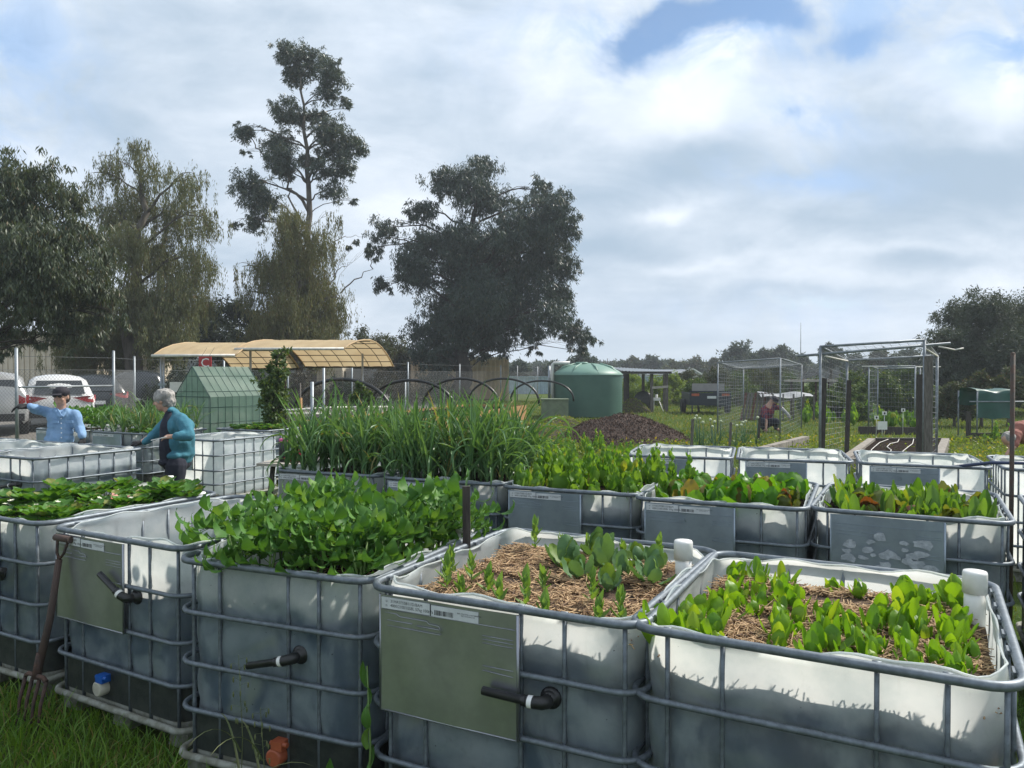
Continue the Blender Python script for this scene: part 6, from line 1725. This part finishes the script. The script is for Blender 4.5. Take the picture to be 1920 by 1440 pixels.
for k, pts in enumerate((((1628, 858), (1635, 843), (1650, 830), (1666, 824)), ((1668, 852), (1672, 844), (1664, 838), (1670, 832), (1684, 829), (1687, 823)), ((1692, 858), (1694, 846), (1704, 838), (1712, 832), (1714, 823)))):
    P_ = [gnd(x, y, .20) for x, y in pts]; mb = MB()
    S = []
    for i in range(len(P_) - 1):
        for q in range(4): S.append(P_[i].lerp(P_[i + 1], q / 4))
    mb.tube(S + [P_[-1]], .008, 6); tag(mb.obj('drip_hose', M['rail_white']), ['left curved white drip hose on the soil bed', 'middle zigzag white drip hose on the soil bed', 'right white drip hose on the soil bed'][k], 'hose', 'white drip hoses on the soil bed')
# log edging and allium clumps
a, b = gnd(1400, 856, .12), gnd(1512, 826, .12)
for i in range(3):
    p, q = a.lerp(b, i / 3 + .01), a.lerp(b, (i + 1) / 3 - .01); mb = MB(); mb.beam(p, q, .16, .20); tag(mb.obj('log_edging', M['kerb']), ['near piece of the weathered sleeper edging left of the trellis', 'middle piece of the weathered sleeper edging left of the trellis', 'far piece of the weathered sleeper edging left of the trellis'][i], 'sleeper', 'weathered sleeper edging')
M['allium'] = leaf_mat('allium_leaf', (.05, .12, .08), (.09, .19, .11), None, .25, .45)
M['alliumhead'] = mat('allium_flower_head', (.55, .58, .42), (.40, .46, .28), .8, 0, 60, .6)
r4 = random.Random(2)
AL = []
for px, py, h_ in ((1303, 785, 0), (1312, 785, 0), (1332, 787, 0), (1340, 791, 0), (1352, 790, 0), (1318, 792, 0), (1372, 795, 0), (1382, 798, 0), (1393, 792, 0), (1398, 790, 0), (1421, 783, 0), (1390, 797, 0), (1306, 780, 0), (1336, 800, 0)):
    yd = r4.uniform(15.8, 17.6); tp_ = at(px, py, yd)
    t = empty('flowering_onion', (tp_.x + r4.uniform(-.05, .05), yd, 0), 0, 'flowering onion with one pale round head on a tall stem', 'onion plant', 'flowering onions')
    e = tp_ - t.location; mb = MB(); mb.tube([(0, 0, 0), e * .5 + Vector((.01, 0, 0)), e], [.011, .012, .006], 6); link('stem', mb.mesh('stem', M['allium']), t)
    mb = MB(); mb.ellip(e, (.034, .034, .032), 10, 7); link('flower_head', mb.mesh('flower_head', M['alliumhead']), t)
    mb = MB()
    for k in range(9):
        a_ = r4.uniform(0, 6.28); el = r4.uniform(1.0, 1.5); leaf(mb, (0, 0, 0), (math.cos(a_) * math.cos(el), math.sin(a_) * math.cos(el), math.sin(el)), (-math.cos(a_), -math.sin(a_), .2), r4.uniform(.35, .6), .022, 'strap', -.4, .4, 6)
    link('leaves', mb.mesh('leaves', M['allium']), t)['kind'] = 'stuff'
# wooden stakes by the onions
for px, tp_, yb, lab, mk in ((1296, 786, 14.5, 'split wooden stake with a dark rag left of the onions', 'old_wood'), (1368, 792, 16, 'short weathered stake among the onions', 'old_wood'), (1422, 778, 18, 'dark post beside the crouching person', 'dark_wood')):
    p = gp(px, yb); q = at(px + 3, tp_, yb); mb = MB(); mb.beam((0, 0, 0), q - p, .05, .03, (0, 1, 0)); tag(mb.obj('wooden_stake', M[mk], None, loc=p), lab, 'stake')

# green plants with tags in the bed behind
t = empty('planted_bed', (gp(1650, 20.5).x, 20.5, 0), 0, 'low dark-edged bed behind the soil bed', 'garden bed')
mb = MB(); mb.beam((-.3, .6, .10), (1.4, .2, .10), .06, .22); link('sleeper', mb.mesh('sleeper', M['dark_wood']), t)
for i in range(26):
    px, yd = r4.uniform(1640, 1722), r4.uniform(21.0, 23.0)
    potlike = tag(link('leafy_vegetable', BO[0], None, gp(px, yd, .12), (0, 0, i), r4.uniform(1.6, 2.6)), 'lush green vegetable in the bed with white tags', 'vegetable', 'vegetables in the tagged bed')
for i, (px, py, s_) in enumerate(((1644, 783, .09), (1659, 775, .09), (1694, 769, .08), (1655, 798, .20))):
    p = at(px, py, 20.3); t = empty('plant_tag', p, 0, ['leftmost small white tag with a dark dot by the bed', 'second small white tag with a dark dot in the bed', 'right small white tag with a dark dot above the vegetables', 'larger white printed tag at the front of the bed'][i], 'tag', 'white plant tags')
    mb = MB(); mb.box((0, 0, 0), (s_ * 1.3, .006, s_ * 1.1)); mb.tube([(0, .01, -s_ * .5), (0, .01, -p.z)], .006, 5); link('card', mb.mesh('card', M['white']), t)
    if i < 3: mb = MB(); mb.ellip((0, -.006, 0), (s_ * .28, .004, s_ * .35), 8, 6); link('printed_mark', mb.mesh('printed_mark', M['ink']), t)
# hedge of low vegetables further back
for i in range(60):
    px, yd = r4.uniform(1500, 1770), r4.uniform(24, 33)
    tag(link('leafy_vegetable', BO[r4.choice((0, 1))], None, gp(px, yd), (0, 0, i), r4.uniform(1.8, 3.0)), 'green vegetable in the far beds behind the trellis', 'vegetable', 'vegetables in the far beds')

# ------------------------------------------------------------------ green tarp shelter
M['tarp'] = mat('green_tarp', (.012, .085, .065), (.008, .06, .048), .45, 0, 3, .2)
ty3 = 19.0
t = empty('tarp_frame', (at(1866, 700, ty3).x, ty3, 0), 0, 'green tarpaulin draped over a low frame at the right edge', 'tarpaulin')
mb = MB(); hw3 = 35 * ty3 / F
def tf(u, v_):
    x = (u - .5) * 2 * hw3
    if v_ < .35: z = CAMZ - 30 * ty3 / F - .72 + .72 * v_ / .35 ; y = -.02 + .05 * v_
    elif v_ < .65: z = CAMZ - 30 * ty3 / F + .03 * math.sin((v_ - .35) / .3 * 3.14); y = (v_ - .35) / .3 * .8
    else: z = CAMZ - 30 * ty3 / F - .42 * (v_ - .65) / .35; y = .8
    k = .88 + .12 * (1 - min(1, abs(z - (CAMZ - .4))))
    return (x * (1.0 if z < CAMZ - .6 else .93), y + .02 * math.sin(8 * u + 6 * v_), z + .015 * math.sin(11 * u + 14 * v_) + (-.05 * math.sin(3.1 * u) if .3 < v_ < .7 else 0))
mb.grid(tf, 24, 24); link('tarpaulin', mb.mesh('tarpaulin', M['tarp']), t)
for x in (-hw3 * .95, hw3 * .95):
    for y in (0, .8): mb = MB(); mb.tube([(x, y, 0), (x, y, 1.22)], .018, 6); link('post', mb.mesh('post', M['cagebar']), t)
mb = MB(); mb.tube([(-hw3 - .2, -.06, CAMZ - 53 * ty3 / F), (hw3 + .4, -.06, CAMZ - 53 * ty3 / F)], .016, 6); link('front_bar', mb.mesh('front_bar', M['cagebar']), t)
mb = MB(); mb.beam((-hw3 - .25, -.1, .10), (hw3 + .3, -.1, .10), .06, .2); mb.beam((-hw3 - .25, -.1, .0), (-hw3 - .25, -.1, .72), .06, .12, (0, 1, 0)); link('sleeper', mb.mesh('sleeper', M['dark_wood']), t)
for i in range(12):
    px = r4.uniform(1845, 1915); tag(link('leafy_vegetable', BO[r4.choice((0, 1, 2))], None, gp(px, r4.uniform(18.2, 18.8)), (0, 0, i), r4.uniform(1.2, 1.8)), 'leafy plant growing below the green tarpaulin', 'vegetable', 'plants below the tarpaulin')

# ------------------------------------------------------------------ pole and blue pipe at right
M['oldpole'] = mat('old_steel', (.07, .068, .062), (.10, .06, .045), .7, .3, 14, .2)
p = gp(1898, 5.05); tp_ = at(1899, 664, 5.05)
t = empty('rusty_pole', p, 0, 'tall rusty steel pole between the salad planter and the right edge', 'pole')
mb = MB(); mb.tube([(0, 0, 0), tp_ - p], .0145, 10); mb.ellip(tp_ - p, (.0155, .0155, .012), 8, 5); link('pole', mb.mesh('pole', M['oldpole']), t)
M['bluepipe'] = mat('dark_blue_pipe', (.03, .05, .12), None, .4, 0, 6, 0)
mb = MB(); mb.tube([at(1778, 877, 6.35), at(1860, 868, 6.1), at(1960, 869, 5.9)], .014, 8); tag(mb.obj('irrigation_pipe', M['bluepipe']), 'dark blue pipe lying across the corner of the empty tote at right', 'pipe')
# ------------------------------------------------------------------ people
M['skin'] = mat('skin', (.50, .30, .22), (.44, .25, .18), .55, 0, 12, .05)
M['hair_grey'] = mat('grey_hair', (.42, .40, .37), (.20, .19, .18), .75, 0, 14, .9, 40, stretch=(1, 1, .5), dist=.02)
M['teal'] = mat('teal_fleece', (.05, .20, .27), (.04, .16, .22), .9, 0, 10, .5, 30, dist=.01)
M['navy_cloth'] = mat('navy_cloth', (.010, .013, .028), (.016, .018, .032), .9, 0, 10, .3)
M['denim'] = mat('pale_blue_shirt', (.22, .36, .56), (.17, .30, .49), .85, 0, 9, .5, 26, dist=.012)
M['glove'] = mat('black_glove', (.018, .018, .02), None, .8, 0, 20, .2)
M['cap_cloth'] = mat('black_cap', (.015, .013, .022), None, .8, 0, 20, .1)
M['plaid'] = mat('red_plaid', (.26, .035, .04), (.03, .03, .08), .9, 0, 26, .2, lo=.45, hi=.55)
M['rusty_cloth'] = mat('brick_red_top', (.30, .12, .09), (.24, .09, .07), .9, 0, 8, .5, 24, dist=.012)
M['lens'] = mat('dark_lens', (.01, .01, .012), None, .08, 0, 5, 0)

def cap(mb, a, b, ra, rb):
    """tapered capsule"""
    a, b = Vector(a), Vector(b); d = (b - a); L_ = d.length; n = d.normalized() if L_ > 1e-6 else Vector((0, 0, 1))
    P, rr = [], []
    for k in range(5):
        t = math.sin(R(18 * k)) ; P.append(a - n * ra * math.cos(R(18 * k))); rr.append(max(.001, ra * t))
    for k in range(4, -1, -1):
        P.append(b + n * rb * math.cos(R(18 * k))); rr.append(max(.001, rb * math.sin(R(18 * k))))
    rr[4] = ra; P[4] = a + n * .0001; rr[5] = rb; P[5] = b
    mb.tube(P, rr, 12)

def chain(mb, pts, rs):
    for i in range(len(pts) - 1): cap(mb, pts[i], pts[i + 1], rs[i], rs[i + 1])

def fuse(name, mb, m, parent, voxel=.009, wr=0.0, wscale=9, iters=4):
    """join the overlapping volumes into one continuous skin"""
    o = bpy.data.objects.new('tmp', mb.mesh('tmp', None))
    md = o.modifiers.new('r', 'REMESH'); md.mode = 'VOXEL'; md.voxel_size = voxel; md.use_smooth_shade = True
    sm = o.modifiers.new('s', 'SMOOTH'); sm.iterations = iters; sm.factor = .5
    me = bake(o)
    bpy.data.objects.remove(o)
    if wr:
        nv = len(me.vertices); co = np.zeros(nv * 3, np.float32); no = np.zeros(nv * 3, np.float32)
        me.vertices.foreach_get('co', co); me.vertex_normals.foreach_get('vector', no)
        co = co.reshape(-1, 3); no = no.reshape(-1, 3)
        k = np.array([mnoise.noise(Vector((c[0] * wscale, c[1] * wscale, c[2] * wscale * .55))) + .5 * mnoise.noise(Vector((c[0] * wscale * 2.3, c[1] * wscale * 2.3, c[2] * wscale * 1.4))) for c in co])
        me.vertices.foreach_set('co', (co + no * (k * wr)[:, None]).astype(np.float32).ravel()); me.update()
    me.materials.clear(); me.materials.append(m)
    me.polygons.foreach_set('use_smooth', [True] * len(me.polygons))
    return link(name, me, parent)

def head(mb, c, fwd, r_=.098, up=(0, 0, 1)):
    """skull, jaw, nose, ears, lips around centre c, looking along fwd"""
    c = Vector(c); f = Vector(fwd).normalized(); u = (Vector(up) - f * Vector(up).dot(f)).normalized(); s = f.cross(u)
    Mx = Matrix((s, f, u)).transposed()
    mb.ellip(c + u * .02, (r_ * .80, r_ * .98, r_ * 1.02), 16, 12, Mx)
    mb.ellip(c - u * .035 + f * .022, (r_ * .64, r_ * .74, r_ * .86), 14, 10, Mx)
    mb.ellip(c - u * .092 + f * .055, (r_ * .26, r_ * .24, r_ * .20), 10, 8, Mx)     # chin
    cap(mb, c + f * r_ * .90 + u * .012, c + f * r_ * 1.12 - u * .022, .009, .014)      # nose
    for e in (-1, 1):
        mb.ellip(c + s * e * r_ * .80 - u * .008, (.010, .020, .030), 8, 6, Mx)
        mb.ellip(c + f * r_ * .82 + s * e * .032 + u * .028, (.020, .012, .008), 8, 6, Mx)   # brow
        mb.ellip(c + f * r_ * .68 + s * e * .040 - u * .030, (.022, .022, .022), 8, 6, Mx)   # cheek
    mb.ellip(c + f * r_ * .88 - u * .052, (.024, .012, .007), 8, 6, Mx); mb.ellip(c + f * r_ * .86 - u * .064, (.021, .012, .008), 8, 6, Mx)
    return f, u, s

def hand(mb, wrist, d, palm_n, curl=.5, side=1, sc=1.0):
    """palm with four unequal bent fingers and a thumb from its side"""
    w = Vector(wrist); d = Vector(d).normalized(); n = Vector(palm_n); n = (n - d * n.dot(d)).normalized(); s = d.cross(n) * side
    cap(mb, w, w + d * .035 * sc, .022 * sc, .026 * sc)
    for k, (off, l) in enumerate(((-.030, .070), (-.010, .080), (.010, .075), (.029, .060))):
        b = w + d * .075 * sc + s * off * sc; cap(mb, w + d * .02 * sc + s * off * .6 * sc, b, .013 * sc, .0105 * sc)
        a = curl; p = b; dd = d
        for q in range(3):
            dd = (dd * math.cos(a * .6) + n * math.sin(a * .6)).normalized(); e = p + dd * l * sc * (.42, .32, .26)[q]; cap(mb, p, e, (.0100 - .001 * q) * sc, (.0092 - .001 * q) * sc); p = e
    t0 = w + d * .02 * sc - s * .022 * sc; t1 = t0 + (d * .6 - s * .7 + n * .3).normalized() * .035 * sc; t2 = t1 + (d * .9 - s * .15 + n * .4).normalized() * .030 * sc
    cap(mb, t0, t1, .013 * sc, .011 * sc); cap(mb, t1, t2, .011 * sc, .009 * sc)

# --- the white-haired person in teal, leaning over the tote
YL = 8.6
def q(px, py, dy=0.0): return at(px, py, YL + dy) - o0
o0 = Vector((at(328, 700, YL).x, YL, 0))
t = empty('person', o0, 0, 'white-haired person in a teal jacket and black trousers reaching out to a tote', 'person')
hc = q(306, 751, .0); fw = Vector((-.88, -.05, -.16))
nk = q(322, 777, .02); sh_n = q(341, 788, -.14); sh_f = q(322, 786, .19); ch = q(333, 800, .02); wa = q(336, 836, .02); hp = q(331, 866, .02)
el_n = q(354, 816, -.26); wr_n = q(323, 819, -.33); el_f = q(292, 812, .20); wr_f = q(266, 829, .02)
kn_n = q(326, 925, -.12); kn_f = q(318, 925, .12); an_n = Vector((.02, -.12, .09)); an_f = Vector((-.03, .14, .09))
mb = MB(); f_, u_, s_ = head(mb, hc, fw, .096)
chain(mb, [hc - Vector((-.02, 0, .06)), nk, ch, wa, hp], [.050, .056, .12, .125, .135])
chain(mb, [ch + Vector((0, 0, .03)), sh_n, el_n, wr_n], [.06, .05, .042, .028]); chain(mb, [ch + Vector((0, 0, .03)), sh_f, el_f, wr_f], [.06, .05, .042, .028])
hand(mb, wr_n, (-1, .1, .0), (0, .5, -1), .7, 1); hand(mb, wr_f, (-1, -.25, -.25), (0, .1, -1), .35, -1)
for k, a in ((kn_n, an_n), (kn_f, an_f)): chain(mb, [hp + Vector((0, k.y * .7, -.03)), k, a, a + Vector((-.13, 0, -.05))], [.085, .058, .042, .036])
fuse('body', mb, M['skin'], t, .0075)
mb = MB()   # hair
mb.ellip(hc - f_ * .018 + u_ * .042, (.098, .116, .092), 18, 12, Matrix((s_, f_, u_)).transposed()); mb.ellip(hc - f_ * .055 - u_ * .015, (.088, .078, .088), 14, 10, Matrix((s_, f_, u_)).transposed())
mb.ellip(hc + f_ * .052 + u_ * .078, (.065, .040, .030), 10, 8, Matrix((s_, f_, u_)).transposed())
fuse('hair', mb, M['hair_grey'], t, .010, .012, 30, 2)
mb = MB()   # jacket
chain(mb, [q(326, 776, .02), q(334, 797, .02), q(339, 820, .02), q(337, 850, .02)], [.070, .145, .150, .152])
mb.ellip(q(336, 852, .02), (.152, .20, .07), 16, 10); mb.ellip(q(336, 800, .02), (.145, .20, .13), 16, 10); mb.ellip(q(338, 828, .02), (.145, .19, .16), 16, 10)
chain(mb, [q(333, 786, -.02), sh_n, el_n, wr_n + Vector((.05, 0, 0))], [.08, .080, .068, .047]); chain(mb, [q(328, 788, .04), sh_f, el_f, wr_f + Vector((.03, .01, .005))], [.08, .075, .062, .045])
chain(mb, [q(318, 769, -.07), q(324, 766, .02), q(321, 768, .10)], [.022, .026, .022])
fuse('jacket', mb, M['teal'], t, .009, .018, 8)
mb = MB()   # dark top in the open front
chain(mb, [q(316, 776, -.03), q(314, 800, -.06), q(315, 835, -.06), q(317, 864, -.05)], [.045, .082, .098, .10]); mb.ellip(q(319, 866, 0), (.125, .17, .07), 14, 10)
fuse('dark_top', mb, M['navy_cloth'], t, .010, .006, 12)
mb = MB()
mb.ellip(q(330, 868, .02), (.150, .185, .11), 16, 10)
for k, a in ((kn_n, an_n), (kn_f, an_f)): chain(mb, [q(330, 872, k.y * .75), k, a + Vector((0, 0, .02))], [.115, .086, .070])
fuse('trousers', mb, M['navy_cloth'], t, .010, .010, 9)
for a in (an_n, an_f): mb = MB(); cap(mb, a + Vector((.03, 0, -.045)), a + Vector((-.15, 0, -.05)), .045, .038); fuse('shoe', mb, M['black'], t, .01)
mb = MB(); mb.ellip(wr_f + Vector((-.05, -.01, -.012)), (.065, .045, .03), 10, 8); hand(mb, wr_f, (-1, -.25, -.25), (0, .1, -1), .35, -1, 1.15); fuse('glove', mb, M['glove'], t, .008)
mb = MB(); mb.beam(wr_n + Vector((-.06, -.02, .0)), wr_n + Vector((-.21, -.05, -.035)), .012, .010); tag(mb.obj('marker_pen', M['white'], None, loc=o0), 'thin pale pen held by the person in the teal jacket', 'pen')

# --- the person in the pale blue shirt, pointing to the left
YM = 9.4
o0 = Vector((at(112, 700, YM).x, YM, 0))
def q(px, py, dy=0.0): return at(px, py, YM + dy) - o0
t = empty('person', o0, 0, 'person in a pale blue shirt, black cap and sunglasses pointing to the left', 'person')
hc = q(115, 744, 0); fw = Vector((.06, -1, -.06))
nk = q(114, 768, .01); ch = q(113, 787, .02); wa = q(111, 812, .02); hp = q(112, 833, .02)
sh_l = q(90, 774, .02); el_l = q(68, 767, -.14); wr_l = q(50, 762, -.28); sh_r = q(138, 777, .02); el_r = q(148, 802, .03); wr_r = q(154, 822, -.08)
mb = MB(); f_, u_, s_ = head(mb, hc, fw, .098)
chain(mb, [hc - Vector((0, 0, .06)), nk, ch, wa, hp], [.052, .055, .085, .085, .11])
chain(mb, [ch + Vector((0, 0, .05)), sh_l, el_l, wr_l], [.06, .048, .040, .028]); chain(mb, [ch + Vector((0, 0, .05)), sh_r, el_r, wr_r], [.06, .048, .040, .028])
hand(mb, wr_l, (-1, -.5, .0), (0, 0, -1), .5, -1); hand(mb, wr_r, (.15, -.15, -1), (-1, 0, 0), .5, 1)
for sx in (-.09, .09): chain(mb, [hp + Vector((sx, 0, -.04)), Vector((sx, -.01, .46)), Vector((sx, .02, .09)), Vector((sx, -.10, .04))], [.085, .058, .042, .036])
fuse('body', mb, M['skin'], t, .0075)
mb = MB(); mb.ellip(hc - f_ * .03 - u_ * .01, (.088, .085, .085), 14, 10, Matrix((s_, f_, u_)).transposed()); fuse('hair', mb, M['bark_dark'], t, .010, .006, 30, 2)
mb = MB(); Mx = Matrix((s_, f_, u_)).transposed(); mb.ellip(hc + u_ * .055, (.092, .108, .075), 18, 12, Mx); mb.ellip(hc + f_ * .125 + u_ * .035, (.068, .065, .010), 14, 8, Mx)
fuse('cap', mb, M['cap_cloth'], t, .008, 0, 9, 3)
mb = MB()
for e in (-1, 1): mb.ellip(hc + f_ * .096 + s_ * e * .033 + u_ * .012, (.026, .010, .016), 12, 8, Mx)
cap(mb, hc + f_ * .100 + s_ * -.02 + u_ * .018, hc + f_ * .100 + s_ * .02 + u_ * .018, .005, .005)
for e in (-1, 1): cap(mb, hc + f_ * .088 + s_ * e * .060 + u_ * .016, hc + s_ * e * .084 + u_ * .012, .004, .004)
fuse('sunglasses', mb, M['lens'], t, .004, 0, 9, 1)
mb = MB()
mb.ellip(q(114, 783, .02), (.172, .125, .11), 16, 10); mb.ellip(q(112, 800, .02), (.158, .120, .15), 16, 10); mb.ellip(q(111, 812, .02), (.163, .125, .15), 16, 10); mb.ellip(q(110, 824, .02), (.178, .135, .10), 16, 10)
cap(mb, q(110, 822, 0), q(110, 830, 0), .135, .14)
chain(mb, [ch + Vector((0, 0, .06)), sh_l, el_l, wr_l + Vector((.03, .01, 0))], [.09, .070, .062, .044]); chain(mb, [ch + Vector((0, 0, .06)), sh_r, el_r, wr_r + Vector((0, 0, .03))], [.09, .068, .060, .044])
cap(mb, q(103, 769, -.05), q(110, 780, -.11), .022, .016); cap(mb, q(124, 769, -.05), q(118, 780, -.11), .022, .016)
fuse('shirt', mb, M['denim'], t, .009, .018, 9)
mb = MB(); a_, b_ = q(106, 768, -.06), q(114, 781, -.125); mb.beam(a_, b_, .035, .012, (0, 1, 0)); a2, b2 = q(123, 768, -.06), q(116, 781, -.125); mb.beam(a2, b2, .035, .012, (0, 1, 0)); link('collar', mb.mesh('collar', M['denim']), t)
for k in range(5):
    mb = MB(); mb.ellip(q(114, 785 + k * 9, -.130), (.007, .004, .007), 6, 4); link('button', mb.mesh('button', M['white']), t)
for sx in (-.075, .10):
    mb = MB(); mb.box(q(114, 791, -.125) + Vector((sx, 0, 0)), (.085, .012, .030)); link('pocket_flap', mb.mesh('pocket_flap', M['denim']), t)
mb = MB(); mb.ellip(q(112, 836, .02), (.155, .12, .11), 16, 10)
for sx in (-.09, .09): chain(mb, [hp + Vector((sx, 0, -.05)), Vector((sx, -.01, .46)), Vector((sx, .02, .11))], [.105, .082, .068])
fuse('trousers', mb, M['navy_cloth'], t, .010, .008, 9)
for sx in (-.09, .09): mb = MB(); cap(mb, Vector((sx, .04, .045)), Vector((sx, -.16, .04)), .045, .038); fuse('shoe', mb, M['black'], t, .01)
mb = MB(); cap(mb, wr_l, wr_l + Vector((-.06, -.03, 0)), .034, .034); hand(mb, wr_l, (-1, -.5, .0), (0, 0, -1), .9, -1, 1.2); fuse('glove', mb, M['glove'], t, .008)
mb = MB(); cap(mb, wr_r, wr_r + Vector((.005, -.005, -.05)), .034, .034); hand(mb, wr_r, (.15, -.15, -1), (-1, 0, 0), .5, 1, 1.2); fuse('glove', mb, M['glove'], t, .008)

# --- the crouching person in red plaid
YC = 22.0
o0 = Vector((at(1442, 700, YC).x, YC, 0))
def q(px, py, dy=0.0): return at(px, py, YC + dy) - o0
t = empty('person', o0, 0, 'person crouching in a red plaid shirt and dark hat beyond the alliums', 'person')
hc = q(1452, 751, -.10); fw = Vector((.55, -.5, -.60)); hp = q(1434, 795, .10); ch = q(1442, 765, -.05)
mb = MB(); f_, u_, s_ = head(mb, hc, fw, .10)
chain(mb, [hc - f_ * .05, ch, q(1438, 780, .02), hp], [.06, .13, .13, .14])
elb = q(1437, 790, -.30); wr = q(1437, 803, -.42); chain(mb, [q(1432, 768, -.15), elb, wr], [.055, .045, .030]); hand(mb, wr, (0, -.2, -1), (1, 0, 0), .5)
el2 = q(1466, 766, -.15); wr2 = q(1478, 778, -.25); chain(mb, [q(1452, 764, -.05), el2, wr2], [.055, .045, .032]); hand(mb, wr2, (.5, -.2, -1), (-1, 0, 0), .5)
for e, kn, an in ((-1, q(1428, 789, -.35), Vector((-.20, -.15, .08))), (1, q(1455, 790, -.30), Vector((.18, -.08, .08)))): chain(mb, [hp, kn, an, an + Vector((.05, -.14, -.03))], [.10, .065, .045, .038])
fuse('body', mb, M['skin'], t, .012)
mb = MB(); mb.ellip(hc + u_ * .05, (.105, .12, .08), 14, 10, Matrix((s_, f_, u_)).transposed()); mb.ellip(hc + u_ * .02, (.17, .18, .018), 16, 6, Matrix((s_, f_, u_)).transposed()); fuse('hat', mb, M['cap_cloth'], t, .012)
mb = MB(); chain(mb, [q(1448, 761, -.05), q(1440, 770, 0), q(1435, 786, .08)], [.13, .19, .17]); cap(mb, q(1432, 768, -.15), q(1436, 784, -.26), .085, .065); cap(mb, q(1452, 764, -.05), q(1464, 765, -.14), .08, .065)
fuse('shirt', mb, M['plaid'], t, .013, .012, 9)
mb = MB(); cap(mb, q(1463, 765, -.14), el2, .062, .055); cap(mb, el2, wr2, .055, .045); fuse('grey_sleeve', mb, M['greysheet'], t, .012)
mb = MB(); mb.ellip(hp, (.19, .19, .15), 14, 10)
for kn, an in ((q(1428, 789, -.35), Vector((-.20, -.15, .10))), (q(1455, 790, -.30), Vector((.18, -.08, .10)))): chain(mb, [hp, kn, an], [.14, .10, .07])
fuse('trousers', mb, M['navy_cloth'], t, .013, .01, 9)
mb = MB(); cap(mb, wr2, wr2 + Vector((.03, -.02, -.08)), .05, .04); fuse('glove', mb, M['greysheet'], t, .012)

# --- the bent back at the right edge
YB = 12.0
o0 = Vector((at(1930, 700, YB).x, YB, 0))
def q(px, py, dy=0.0): return at(px, py, YB + dy) - o0
t = empty('person', o0, 0, 'person in a brick red top bending down, cut off by the right edge', 'person')
hc = q(1893, 826, -.25); fw = Vector((-.5, -.3, -.8)); hp = q(1950, 822, .05); ch = q(1912, 812, -.08)
mb = MB(); f_, u_, s_ = head(mb, hc, fw, .095, (-.8, 0, .5))
chain(mb, [hc, q(1902, 818, -.15), ch, hp], [.055, .06, .13, .14])
wr = q(1890, 850, -.35); chain(mb, [q(1908, 815, -.2), q(1902, 838, -.32), wr], [.05, .042, .03]); hand(mb, wr, (-.4, -.1, -1), (1, 0, 0), .5)
for e in (-.1, .12): chain(mb, [hp, Vector((.12 + e * .3, e, .42)), Vector((.15, e, .08)), Vector((.03, e, .04))], [.10, .062, .044, .038])
fuse('body', mb, M['skin'], t, .011)
mb = MB(); mb.ellip(hc + u_ * .02 - f_ * .03, (.10, .11, .10), 14, 10, Matrix((s_, f_, u_)).transposed()); fuse('hair', mb, M['hair_grey'], t, .011, .008, 30, 2)
mb = MB(); chain(mb, [q(1905, 815, -.12), q(1918, 810, -.05), q(1950, 812, .05)], [.11, .19, .18]); chain(mb, [q(1908, 815, -.2), q(1903, 834, -.30)], [.085, .062]); fuse('red_top', mb, M['rusty_cloth'], t, .011, .014, 9)
mb = MB(); mb.ellip(hp, (.18, .19, .16), 14, 10)
for e in (-.1, .12): chain(mb, [hp, Vector((.12 + e * .3, e, .42)), Vector((.15, e, .10))], [.13, .09, .07])
fuse('trousers', mb, M['navy_cloth'], t, .012, .01, 9)

# ------------------------------------------------------------------ thin haze
hm, g_, out = new_mat('thin_haze')
pv = g_.n('ShaderNodeVolumePrincipled'); pv.inputs['Color'].default_value = (.86, .92, 1.0, 1); pv.inputs['Density'].default_value = .0011; pv.inputs['Anisotropy'].default_value = .2
g_.nt.links.new(pv.outputs[0], out.inputs['Volume'])
mb = MB(); mb.box((0, 190, 13), (664, 464, 28))
tag(mb.obj('haze', hm), 'thin pale haze in the air over the garden', 'haze', kind='stuff')
bpy.data.scenes.remove(_tmp)
